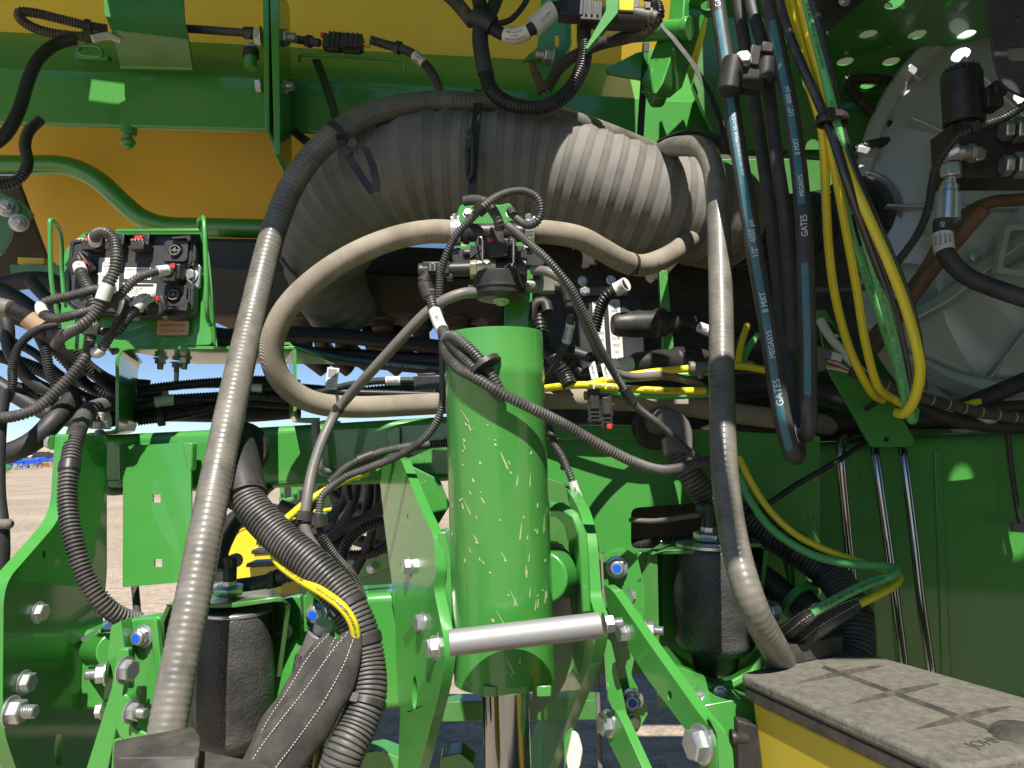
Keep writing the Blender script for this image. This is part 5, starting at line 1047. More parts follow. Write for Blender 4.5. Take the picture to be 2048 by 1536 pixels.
bolt(t, (633, 1229, 1.275), (-.1, -1, .1), 17, 'lock'); bolt(t, (568, 1262, 1.25), (.3, -1, 0), 13, 'head')
for i in range(7): part('mark', Fr(620 + i * 3.2, 1170 + i * 5, 1.276, -30).box(-4, 4, -1, 1, 0, 1.5), M_lime, t, 0)
part('grommet_ring', lathe([(-.012, .050), (-.012, .040), (.012, .040), (.012, .050), (-.012, .050)], P(632, 1352, 1.17), (-.55, -.35, .9), 32), M_green, t, .001)
t = thing('round_connector', 'large grey round connector passing through a green ring by the fabric sleeve', 'connector', P(625, 1400, 1.15)); a = P(648, 1248, 1.14); b = P(606, 1400, 1.17)
part('shell', join(rod(a, a + (b - a) * .14, 17 * U(1.15), 24), rod(a + (b - a) * .10, a + (b - a) * .5, 26 * U(1.15), 28, 32 * U(1.15)), rod(a + (b - a) * .5, b, 33 * U(1.15), 28)), M_grey, t, .002)
for k in range(26):
    n_ = (b - a).normalized(); q = n_.orthogonal().normalized(); m_ = n_.cross(q); e = q * math.cos(k / 26 * 6.283) + m_ * math.sin(k / 26 * 6.283); part('grip_rib', obox(a + (b - a) * .46 + e * 32.5 * U(1.15), n_, n_.cross(e), e, .022, .0025, .003), M_grey, t, 0)
part('white_collar', rod(a + (a - b) * .02, a + (b - a) * .12, 18 * U(1.15), 20), M_tape, t, .001)
# ---------------------------------------------------------------- grey elbow and big conduit
t = thing('conduit_elbow', 'grey plastic elbow clipped under the cross beam where the big conduit starts', 'elbow', P(480, 980, 1.17))
hose('elbow_tube', [(462, 872, 1.26), (474, 900, 1.22), (482, 940, 1.18), (492, 990, 1.15)], 37, M_rub, parent=t); hose('elbow_ring', [(486, 968, 1.163), (493, 996, 1.148)], 41, M_blk, parent=t)
part('mount_disc', lathe([(0, .045), (.01, .05), (.02, .045)], P(482, 900, 1.30), (.2, -1, 0), 32), M_blk, t, .001)
BC = hose('big_conduit', [(486, 975, 1.155), (505, 1015, 1.14), (560, 1075, 1.12), (625, 1130, 1.10), (680, 1190, 1.09), (715, 1250, 1.08), (732, 1320, 1.07), (735, 1390, 1.05), (716, 1450, 1.03), (690, 1505, 1.01), (665, 1575, 1.0)], 34, M_loomd, 'big grey corrugated conduit curving down in front of the left riser plate', 'conduit', style='slit', k=28, pitch=.0088)
tie(BC, 700, 1208, .010, .001); tie(BC, 733, 1278, .012, .001); tie(BC, 720, 1405, .008, .001)
# pair of air lines over it
h = hose('air_line', [(548, 1058, 1.16), (545, 1090, 1.13), (558, 1125, 1.11), (600, 1158, 1.09), (650, 1188, 1.06), (685, 1215, 1.045), (705, 1245, 1.045), (712, 1275, 1.05)], 9, M_hy, 'yellow air line lying across the big grey conduit', 'air line'); pa, r = pathof(h)
for x, y in ((585, 1150), (665, 1200), (705, 1240)): tubetext(h, pa, r, pa.near(x, y), 'PARKER HANNIFIN SAE J844', .0055, M_ink, flip=False, stretch=.9)
h = hose('air_line', [(556, 1080, 1.17), (560, 1110, 1.15), (600, 1155, 1.13), (655, 1205, 1.10), (685, 1235, 1.075), (697, 1270, 1.07), (690, 1300, 1.07)], 9, M_hg, 'green air line just under the yellow one by the big conduit', 'air line')
h = hose('air_line', [(735, 945, 1.33), (690, 960, 1.3), (620, 1000, 1.28), (570, 1040, 1.24)], 7, M_hy, 'yellow air line slanting behind the thin grey hose under the beam', 'air line')
h = hose('air_line', [(560, 955, 1.5), (520, 990, 1.35), (478, 1040, 1.25), (450, 1090, 1.2), (436, 1140, 1.18)], 10, M_rub, 'black air line in front of the distant tyre', 'air line', style='smooth')
# woven sleeve
def woven(name, pts, w, lab, par=None):
    """flattened woven sleeve: elliptical sweep"""
    A = np.array([list(P(*p[:3])) + [p[3]] for p in pts]); Q, s = spline(A, .008); T = np.gradient(Q[:, :3], axis=0); T /= np.linalg.norm(T, axis=1)[:, None]
    k = 20; V = []
    for i in range(len(Q)):
        c = Vector(Q[i, :3]); tt = Vector(T[i]); n = EYE - c; n -= tt * n.dot(tt); n.normalize(); b = tt.cross(n); wd = Q[i, 3] * U(1.08)
        for j in range(k):
            a = 2 * math.pi * j / k; V.append(c + b * math.cos(a) * wd * (1 + .04 * math.sin(i * .9)) + n * math.sin(a) * wd * (.42 + .05 * math.sin(i * .5 + j)))
    F_ = [(i * k + j, i * k + (j + 1) % k, (i + 1) * k + (j + 1) % k, (i + 1) * k + j) for i in range(len(Q) - 1) for j in range(k)]
    o = mk(name, (V, F_), M_fab, par, lab, 'sleeve' if not par else None, sharp=80); fixn(o)
    # stitches
    g = []
    for off in (-.15, .72):
        for i in range(0, len(Q) - 1):
          for hf in (0, .5):
            c = Vector(Q[i, :3] * (1 - hf) + Q[i + 1, :3] * hf); tt = Vector(T[i]); n = EYE - c; n -= tt * n.dot(tt); n.normalize(); b = tt.cross(n); wd = Q[i, 3] * U(1.08); a = math.acos(off)
            g.append(obox(c + b * off * wd + n * (math.sin(a) * wd * .47 + .0006), tt, b, n, .0022, .0007, .0006))
    st = mk('stitching', join(*g), M_wht, o, kind='stuff'); return o
woven('woven_sleeve', [(712, 1262, 1.05, 12), (700, 1285, 1.045, 24), (680, 1330, 1.03, 38), (640, 1400, 1.01, 46), (590, 1470, 1.0, 50), (545, 1530, .99, 48), (520, 1580, .98, 46)], 1, 'flat black woven sleeve with white stitching, running down left from the air lines')
woven('woven_sleeve', [(668, 1275, 1.07, 18), (640, 1320, 1.06, 30), (600, 1390, 1.04, 34), (555, 1470, 1.03, 40), (525, 1545, 1.02, 40)], 1, 'second flat black woven sleeve half behind the stitched one')
h = L('tagged_harness', [(665, 1380, 1.12), (655, 1420, 1.1), (640, 1470, 1.08), (622, 1560, 1.06)], 14, M_loomd, 'split corrugated harness with a white tag and coloured wires at the bottom', pitch=.0075)
sleeve(h, 645, 1440, .046, M_tape, extra=.001, txt=['H', 'HSCE', 'P0014'], size=.008)
for i, m in enumerate((M_hy, M_hg, M_orange)): hose('wire', [(640 - i * 2, 1468, 1.07), (632 + i * 2, 1500, 1.055), (624 - i, 1560, 1.045)], 2.2, m, parent=h)
h = L('wiring_harness', [(420, 1180, 1.3), (470, 1172, 1.25), (520, 1165, 1.22), (560, 1155, 1.2), (585, 1150, 1.2)], 13, M_loomd, 'corrugated harness lying over the left air spring bracket', pitch=.008); tie(h, 552, 1158, .014, .002)
# ---------------------------------------------------------------- square tube and risers
t = thing('row_tool_bar', 'sunlit green square tube end welded to the left riser plate', 'tube', P(770, 1420, 1.35))
plate('tube_face', [(640, 1195), (800, 1185), (812, 1420), (640, 1430)], 1.30, .11, M_green, t, bevel=.014, seg=4)
hose('weld_bead', [(788, 1184, 1.285), (797, 1240, 1.285), (800, 1330, 1.285), (812, 1425, 1.285)], 7, M_green, parent=t)
def risers():
    t = thing('left_riser_plate', 'grey-green riser plate left of the cylinder with bolts and a lit front edge', 'plate', P(850, 1536, 1.1))
    pl = vplane((872, 1200, 1.07), (764, 1200, 1.36))
    poly = rounded([(757, 935), (775, 905), (802, 918), (838, 1010), (866, 1070), (872, 1140), (868, 1180), (880, 1240), (892, 1300), (882, 1370), (830, 1570), (795, 1570), (800, 1430), (788, 1200), (770, 1060)], [4, 10, 8, 10, 10, 10, 10, 20, 30, 30, 4, 4, 4, 4, 4], 4)
    plate('riser_face', poly, 0, .016, M_green, t, plane=pl, bevel=.002, holes=[circ(829, 1385, 5, 34), [(813, 1030), (816, 1030), (817, 1046), (814, 1046)], [(799, 1127), (801, 1128), (802, 1142), (800, 1142)]])
    n = pl[1] if pl[1].x < 0 else -pl[1]
    for px, py, r in ((820, 1133, 16), (845, 1246, 17), (868, 1296, 19)): bolt(t, PR(px, py, *pl), n, r, 'head')
    plate('doubler', rounded([(874, 1065), (893, 1062), (904, 1120), (906, 1255), (890, 1262), (880, 1180)], 6), 1.085, .05, M_green, t, bevel=.003)
    plate('gusset', rounded([(896, 1120), (932, 1150), (938, 1190), (910, 1235), (900, 1230)], 6), 1.12, .04, M_green, t, bevel=.004)
    t = thing('right_riser_plate', 'thick green riser plate right of the cylinder with a curved lit edge', 'plate', P(1150, 1536, 1.1))
    pl = vplane((1192, 1200, 1.065), (1118, 1200, 1.33))
    poly = rounded([(1098, 962), (1130, 972), (1160, 1020), (1172, 1080), (1180, 1200), (1196, 1240), (1186, 1310), (1085, 1570), (1030, 1570), (1075, 1440), (1130, 1300), (1140, 1200), (1112, 1100)], [6, 20, 30, 30, 20, 20, 40, 4, 4, 20, 30, 20, 20], 5)
    plate('riser_face', poly, 0, .018, M_green, t, plane=pl, bevel=.003, seg=3)
    # inner plate with big corner radius next to the cylinder
    strip('inner_rim', [(1098, 1022, 1.12), (1120, 1022, 1.11), (1142, 1036, 1.10), (1156, 1070, 1.09), (1160, 1130, 1.09), (1164, 1226, 1.09)], [(1098, 1034, 1.2), (1112, 1035, 1.2), (1128, 1050, 1.2), (1136, 1085, 1.2), (1140, 1140, 1.2), (1146, 1228, 1.2)], M_green, .014, t, bevel=.003)
    plate('bearing_plate', rounded([(1098, 1084), (1128, 1090), (1136, 1160), (1146, 1236), (1116, 1242), (1098, 1228)], 6), 1.17, .01, M_galv, t, bevel=.001)
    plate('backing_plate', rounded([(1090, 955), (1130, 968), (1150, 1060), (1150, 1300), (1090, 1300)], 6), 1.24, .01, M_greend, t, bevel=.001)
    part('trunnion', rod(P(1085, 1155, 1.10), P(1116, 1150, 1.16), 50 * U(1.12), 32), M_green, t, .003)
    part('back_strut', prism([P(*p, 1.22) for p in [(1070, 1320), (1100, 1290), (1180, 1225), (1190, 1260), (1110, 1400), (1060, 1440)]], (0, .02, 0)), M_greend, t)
    # spacer tube between the plates
    t = thing('spacer_tube', 'zinc plated spacer tube bolted across the front of the cylinder', 'tube', P(1040, 1310, .99))
    a = P(898, 1286, .962); b = P(1200, 1250, .982); part('tube', rod(a, b, 24.5 * U(.985), 36), M_galv, t, .001)
    ax = (b - a).normalized(); bolt(t, P(879, 1291, .962), -ax, 20, 'head'); bolt(t, P(1208, 1249, .982), ax, 18, 'nut')
risers()
# ---------------------------------------------------------------- cylinder
def cylinder():
    t = thing('lift_cylinder', 'big bright green upright hydraulic cylinder with mud spatter, centre of the photo', 'hydraulic cylinder', P(1012, 1536, 1.08))
    a = P(987, 669, 1.08); b = P(1009, 1345, 1.08); ax = (b - a).normalized(); Ln = (b - a).length; r = 99 * U(1.08)
    k = .012
    part('barrel', lathe([(0, r * .93), (0.0, r * .995), (.003, r), (.050, r), (.053, r * 1.012), (.060, r * 1.016), (.067, r * 1.012), (.070, r), (Ln - .004, r), (Ln, r * .99), (Ln, r * .55)], a, ax, 72), M_green, t, 0)
    part('end_collar', lathe([(0, r * .99), (.010, r * .99), (.011, r * .9)], b - ax * .001, ax, 60), M_green, t, 0)
    for s in (-30, 78): part('lip_tab', Fr(1010 + s, 1385, 1.01).box(-14, 14, -8, 14, -6, 4), M_green, t, .002)
    part('rod', lathe([(0, 46 * U(1.08)), (.6, 46 * U(1.08))], b, ax, 56), M_chrome, t, 0)
    part('top_cap', lathe([(.004, 0), (.004, r * .93)], a, ax, 48), M_greend, t, 0)
    # spatter
    rnd = random.Random(11); g = []
    pts = [(930, 832), (928, 880), (975, 850), (940, 985), (960, 925), (1018, 925), (946, 960), (965, 1000), (935, 1015), (990, 880), (905, 1010), (925, 930), (1000, 1040), (950, 1075), (955, 1085), (940, 1100), (980, 1145), (930, 1120), (1010, 1120), (1062, 905), (1060, 960), (1075, 1010), (1070, 1060), (1055, 1075), (1058, 1115), (1090, 1120), (1052, 1140), (1085, 1180), (1030, 1205), (1060, 1185), (985, 1240), (1000, 1235), (920, 1000), (1020, 1330), (1013, 1345), (1022, 1350), (985, 1350), (1040, 1320)]
    for cx_, cy_ in ((945, 1000), (1010, 930), (965, 1120), (1070, 1040), (1040, 1190), (930, 880), (1060, 1210)):
        for _ in range(4): pts.append((rnd.gauss(cx_, 16), rnd.gauss(cy_, 32)))
    for px, py in pts:
        if not 900 < px < 1098: continue
        # hit the barrel
        rr = ray(px, py).normalized(); o = EYE - a; dperp = rr - ax * rr.dot(ax); operp = o - ax * o.dot(ax); A_ = dperp.dot(dperp); B_ = 2 * dperp.dot(operp); C_ = operp.dot(operp) - r * r; D_ = B_ * B_ - 4 * A_ * C_
        if D_ < 0: continue
        h = EYE + rr * ((-B_ - math.sqrt(D_)) / (2 * A_)); n = (h - a); n -= ax * n.dot(ax); n.normalize(); s = n.cross(ax).normalized()
        ang = rnd.gauss(.45, .15) * (1 if px < 1030 else -.3); dr = ax * math.cos(ang) + s * math.sin(ang) * (1 if s.x > 0 else -1); cr = n.cross(dr).normalized()
        l = rnd.choice((.001, .0015, .002, .003, .005, .008, .011)) * rnd.uniform(.7, 1.2); w_ = rnd.uniform(.0007, .0016) * (1.4 if l < .004 else 1)
        V = [h + n * .0003 + dr * l + cr * w_, h + n * .0003 + dr * l - cr * w_, h + n * .0003 - cr * w_ * .3 - dr * l, h + n * .0003 + cr * w_ * .3 - dr * l, h + n * .0016 + dr * l * .7, h + dr * (l + w_) + n * .0003]
        g.append((V, [(0, 3, 4), (3, 2, 4), (2, 1, 4), (0, 4, 5), (1, 5, 4)]))
    mk('mud_spatter', join(*g), M_splat, t, kind='stuff', sharp=60)
cylinder()
# ================================================================ right: lit panel, big green box, links
t = thing('frame_panel', 'green frame panel right of the cylinder, sunlit left half, rounded slot below', 'panel', P(1280, 1100, 1.42))
plate('panel_sheet', rounded([(1085, 842), (1480, 870), (1500, 1010), (1500, 1100), (1290, 1100), (1262, 1075), (1262, 1030), (1280, 1012), (1420, 1012), (1440, 1004), (1440, 1112), (1160, 1112), (1085, 1000)], [4, 4, 4, 4, 4, 20, 14, 14, 4, 4, 4, 4, 4]) if False else rounded([(1085, 842), (1640, 872), (1640, 1120), (1160, 1120), (1085, 1000)], 4), 1.43, .006, M_green, t, holes=[rounded([(1262, 1016), (1420, 1004), (1440, 1095), (1262, 1098)], 16)])
plate('tube_top', rounded([(1085, 850), (1270, 850), (1300, 866), (1300, 880), (1090, 880)], 10), 1.415, .012, M_green, t, bevel=.004)
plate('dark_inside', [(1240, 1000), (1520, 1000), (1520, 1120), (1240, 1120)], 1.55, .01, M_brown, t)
h = L('wiring_harness', [(1240, 1092, 1.5), (1300, 1086, 1.48), (1380, 1076, 1.46), (1450, 1070, 1.44)], 11, M_loom, 'corrugated harness running inside the rounded slot of the green panel')
t = thing('rear_box_beam', 'large dark green box section filling the right side behind the chromed U bolts', 'beam', P(1800, 1400, 1.6))
pl = pl3((1500, 1000, 1.52), (2048, 1000, 1.44), (1700, 1300, 1.50))
plate('box_face', [(1560, 892), (1700, 884), (1830, 872), (2300, 858), (2300, 1700), (1420, 1700), (1480, 1200)], 0, .3, M_green, t, plane=pl, bevel=.02, seg=4)
plate('pressed_rib', rounded([(1868, 900), (1884, 899), (1905, 1400), (1886, 1400)], 5), 0, .004, M_green, t, plane=(pl[0] + Vector((0, -.004, 0)), pl[1]), bevel=.002)
plate('inner_rib', [(1560, 900), (1578, 900), (1625, 1250), (1600, 1260)], 1.47, .03, M_green, t, bevel=.003)
plate('lower_cheek', rounded([(1480, 1100), (1560, 1090), (1600, 1260), (1560, 1420), (1470, 1420)], 10), 1.46, .03, M_green, t, bevel=.003)
for i, (pts, lab) in enumerate((([(1722, 872, 1.50), (1695, 874, 1.46), (1683, 888, 1.44), (1682, 920, 1.43), (1690, 1010, 1.43), (1700, 1110, 1.43), (1712, 1200, 1.43)], 'shiny U bolt with bent top, leftmost of the three legs on the dark green box'), ([(1748, 880, 1.45), (1752, 920, 1.43), (1772, 1060, 1.42), (1790, 1190, 1.41), (1808, 1330, 1.40), (1815, 1400, 1.40)], 'middle shiny U bolt leg on the dark green box'), ([(1800, 880, 1.45), (1808, 920, 1.43), (1826, 1060, 1.42), (1842, 1200, 1.41), (1860, 1330, 1.40), (1868, 1400, 1.40)], 'right shiny U bolt leg on the dark green box'))):
    hose('u_bolt', pts, 8.5, M_chrome, lab, 'u bolt', 'U bolts on the dark green box', k=20)
h = hose('cable_tie', [(2016, 868, 1.42), (2022, 930, 1.42), (2034, 1010, 1.41), (2044, 1060, 1.41)], 5, M_blk, 'black tie hanging down the dark green box at the right edge', 'cable tie'); part('tie_head', Fr(2036, 1055, 1.40, -5).box(-14, 12, -9, 9, -4, 8), M_grey, h)
# slanted bracket
t = thing('slanted_bracket', 'dark green slanted bracket plate below the coloured hose bundle', 'bracket', P(1780, 890, 1.38))
plate('bracket_plate', rounded([(1655, 738), (1755, 745), (1830, 882), (1820, 894), (1742, 894)], 5), 1.40, .006, M_green, t, holes=[rounded([(1768, 874), (1778, 874), (1778, 884), (1768, 884)], 2)])
plate('upper_arm', rounded([(1632, 620), (1650, 618), (1712, 715), (1700, 735), (1655, 740)], 5), 1.43, .006, M_green, t)
hose('black_tie', [(1732, 818, 1.39), (1745, 810, 1.37), (1762, 796, 1.36)], 5, M_blk, parent=t)
# links ---------------------------------------------------------------
def links():
    t = thing('parallel_link', 'long green diagonal link bar at the lower right with a big end bolt', 'link', P(1440, 1536, .98))
    pl = vplane((1215, 1200, 1.15), (1450, 1500, .885))
    plate('bar', rounded([(1207, 1168), (1226, 1182), (1300, 1290), (1400, 1430), (1428, 1462), (1432, 1490), (1432, 1570), (1415, 1570), (1385, 1478), (1300, 1365), (1232, 1262), (1214, 1215)], [6, 6, 6, 10, 16, 10, 4, 4, 20, 6, 6, 6]), 0, .016, M_green, t, plane=pl, bevel=0, holes=[circ(1339, 1391, 4.5, 10)])
    n = pl[1] if pl[1].x < 0 else -pl[1]
    bolt(t, PR(1403, 1488, *pl), n, 30, 'head'); bolt(t, PR(1250, 1267, *pl), n, 16, 'head'); bolt(t, PR(1238, 1195, *pl) - n * .016, -n, 13, 'head')
    bolt(t, P(1292, 1260, 1.10), (1, -.3, 0), 16, 'nut'); 
    plate('end_lug', rounded([(1420, 1440), (1452, 1468), (1466, 1500), (1470, 1570), (1440, 1570), (1434, 1470)], 8), .90, .02, M_green, t, bevel=.003)
    part('end_stud', Fr(1462, 1476, .91).lathe([(0, 16), (6, 16), (8, 11)] + [(8 + k * 2.5, 11 if k % 2 else 9.5) for k in range(1, 11)], (0, 0, 0), (1, 0, 0), 16), M_blk, t, 0)
    t = thing('lower_link', 'short green link bar with washer bolt under the long diagonal one', 'link', P(1260, 1536, 1.08)); pl2 = (P(1222, 1445, 1.09), n)
    plate('bar', rounded([(1205, 1425), (1228, 1416), (1242, 1440), (1300, 1570), (1260, 1570), (1212, 1475)], [14, 12, 10, 4, 4, 14]), 0, .014, M_green, t, plane=pl2, bevel=.002)
    bolt(t, PR(1218, 1447, *pl2), n, 21, 'head')
    t = thing('row_unit_shank', 'green row unit shank casting between the links and the right air spring', 'casting', P(1250, 1450, 1.2))
    plate('shank_face', rounded([(1205, 1108), (1250, 1098), (1275, 1112), (1290, 1180), (1288, 1260), (1272, 1300), (1262, 1350), (1300, 1420), (1275, 1465), (1240, 1465), (1216, 1330)], 7), 1.19, .03, M_green, t, bevel=.004, holes=[circ(1279, 1161, 4, 5, 8)])
    plate('side_cheek', rounded([(1275, 1105), (1315, 1105), (1320, 1330), (1290, 1300), (1278, 1180)], 6), 1.22, .03, M_greend, t, bevel=.003)
    plate('front_bar', rounded([(1208, 1280), (1222, 1282), (1262, 1455), (1258, 1470), (1236, 1440), (1216, 1400)], 5), 1.15, .012, M_green, t, bevel=.002)
    bolt(t, (1233, 1134, 1.185), (-.1, -1, 0), 17, 'lock'); bolt(t, (1264, 1399, 1.165), (-.1, -1, 0), 17, 'lock'); bolt(t, (1265, 1443, 1.16), (.2, -1, 0), 13)
    hose('lug_ring', [(1250, 1240, 1.17), (1266, 1230, 1.165), (1280, 1238, 1.165), (1284, 1258, 1.17)], 9, M_green, parent=t)
    t = thing('spring_seat', 'sunlit green curved seat under the right air spring', 'seat', P(1420, 1400, 1.2))
    strip('seat_pan', [(1315, 1300, 1.16), (1370, 1350, 1.15), (1440, 1372, 1.14), (1500, 1340, 1.14), (1540, 1290, 1.15)], [(1330, 1290, 1.30), (1380, 1325, 1.3), (1440, 1345, 1.3), (1490, 1325, 1.3), (1530, 1280, 1.3)], M_green, .012, t, bevel=.003)
    plate('seat_arm', rounded([(1310, 1325), (1330, 1325), (1410, 1352), (1420, 1390), (1395, 1385), (1330, 1360)], 6), 1.13, .02, M_green, t, bevel=.003)
    t = thing('row_frame_box', 'dark green row unit frame under the yellow seed box', 'frame', P(1500, 1536, 1.1))
    plate('frame_top', rounded([(1400, 1412), (1480, 1398), (1560, 1440), (1560, 1600), (1480, 1600), (1440, 1450)], 6), 1.08, .1, M_green, t, bevel=.004)
    plate('dark_cover', rounded([(1475, 1440), (1560, 1465), (1600, 1600), (1480, 1600)], 6), 1.03, .02, M_blk, t, bevel=.003)
    bolt(t, (1442, 1386, 1.12), (-.3, -1, 0), 11); bolt(t, (1400, 1396, 1.12), (-.8, -1, 0), 12)
    hose('sensor_rod', [(1195, 1335, 1.14), (1196, 1400, 1.14), (1199, 1480, 1.13), (1201, 1570, 1.12)], 4.5, M_grey, 'thin grey rod hanging straight down between the riser and the links', 'rod')
    t = thing('floor_latch', 'pale plastic latch and green lug at the bottom right of the cylinder rod', 'latch', P(1150, 1536, 1.2)); plate('pale_latch', rounded([(1145, 1463), (1158, 1470), (1166, 1500), (1160, 1536), (1140, 1560), (1132, 1520)], 8), 1.2, .01, M_tape, t)
    plate('green_lug', rounded([(1128, 1480), (1148, 1460), (1160, 1570), (1130, 1570)], 8), 1.22, .02, M_green, t)
    t = thing('lower_cross_member', 'dark green cross member low behind the cylinder rod', 'cross member', P(940, 1536, 1.5)); plate('member_face', [(800, 1405), (1200, 1400), (1200, 1440), (800, 1445)], 1.5, .05, M_greend, t); plate('member_face', rounded([(880, 1515), (920, 1505), (950, 1530), (950, 1600), (880, 1600)], 8), 1.3, .05, M_green, t); plate('member_face', rounded([(700, 1510), (760, 1500), (810, 1520), (810, 1600), (700, 1600)], 8), 1.3, .05, M_green, t)
links()
# grey elbow and right conduits ----------------------------------------
t = thing('conduit_elbow', 'grey plastic elbow with black flange on the green panel', 'elbow', P(1350, 930, 1.34))
part('flange', lathe([(0, .042), (.006, .046), (.02, .040)], P(1308, 852, 1.42), (.15, -1, -.1), 36), M_blk, t, .001)
hose('elbow_tube', [(1312, 846, 1.40), (1330, 838, 1.36), (1352, 850, 1.33), (1362, 880, 1.32), (1364, 905, 1.315)], 24, M_grey, parent=t); hose('elbow_ring', [(1352, 880, 1.32), (1356, 912, 1.31)], 29, M_grey, parent=t)
h = hose('conduit', [(1356, 905, 1.32), (1375, 940, 1.31), (1405, 985, 1.31), (1440, 1035, 1.33), (1475, 1080, 1.35)], 26, M_loomd, 'grey slit conduit running down right from the panel elbow', 'conduit', style='slit', k=24, pitch=.010)
h = hose('conduit', [(1480, 1020, 1.38), (1540, 1065, 1.35), (1610, 1110, 1.31), (1670, 1160, 1.27), (1705, 1225, 1.22), (1712, 1290, 1.19), (1700, 1340, 1.17)], 31, M_loomd, 'thick corrugated conduit dropping behind the yellow seed box', 'conduit', style='slit', k=26, pitch=.011)
tie(h, 1590, 1090, .012, .001, head=False); tie(h, 1655, 1140, .012, .001, head=False); tie(h, 1712, 1230, .008, .001)
h = hose('conduit', [(1470, 1130, 1.34), (1530, 1160, 1.32), (1590, 1210, 1.3)], 26, M_rub, 'black connector conduit half hidden left of the ringed connector', 'conduit'); sleeve(h, 1510, 1150, .012, M_tape, extra=.002)
t = thing('round_connector', 'black round connector through a green ring at the right', 'connector', P(1600, 1240, 1.28)); a = P(1590, 1190, 1.28); b = P(1640, 1240, 1.24); part('shell', rod(a, b, 28 * U(1.26), 28), M_blk, t, .002); part('ring', lathe([(-.006, .036), (-.006, .026), (.006, .026), (.006, .036), (-.006, .036)], a + (b - a) * .2, (b - a), 32), M_green, t, .001)
bolt(t, P(1548, 1222, 1.25), (-1, -.6, 0), 15, 'nut')
def linetext(h, spots, s=.0078, flip=False, a0=0, m=None, stretch=.75):
    pa, r = pathof(h)
    for (x, y), tx in spots: tubetext(h, pa, r, pa.near(x, y), tx, s, m or M_ink, flip=flip, a0=a0, stretch=stretch)
TX = 'PARKER HANNIFIN CORP SAE J844 TYPE 3B 3/8'
TX2 = 'MADE IN THE U.S.A. EXTRUDED IN THE USA'
h = hose('air_line', [(1478, 915, 1.30), (1500, 960, 1.28), (1535, 1015, 1.26), (1580, 1060, 1.24), (1630, 1090, 1.22), (1700, 1118, 1.2), (1760, 1135, 1.17), (1796, 1150, 1.14), (1790, 1170, 1.12), (1745, 1195, 1.10), (1708, 1212, 1.09)], 6.8, M_hy, 'yellow air line bending sharply back left beside the green one', 'air line')
h = hose('air_line', [(1478, 950, 1.31), (1500, 1000, 1.28), (1540, 1055, 1.25), (1590, 1092, 1.23), (1640, 1115, 1.21), (1700, 1128, 1.18), (1760, 1132, 1.15), (1790, 1138, 1.125), (1785, 1150, 1.11), (1730, 1170, 1.09), (1660, 1205, 1.07), (1622, 1227, 1.062)], 7.6, M_hg, 'green air line bending sharply back left above the yellow one', 'air line')
linetext(h, [((1700, 1185), TX)], .0078)
woven('woven_sleeve', [(1628, 1222, 1.062, 12), (1602, 1240, 1.07, 15), (1570, 1265, 1.11, 16), (1530, 1290, 1.2, 16)], 1, 'woven black sleeve over the green air line end')
woven('woven_sleeve', [(1716, 1206, 1.088, 12), (1680, 1225, 1.08, 18), (1630, 1255, 1.09, 21), (1585, 1290, 1.13, 22), (1540, 1315, 1.2, 22)], 1, 'woven black sleeve over the yellow air line end')
h = L('wiring_harness', [(1640, 1262, 1.2), (1660, 1280, 1.19), (1690, 1310, 1.18)], 9, M_loom, 'short harness with white tag beside the right thick conduit'); sleeve(h, 1662, 1283, .04, M_tape, extra=.002, txt=['MODE'], size=.007)
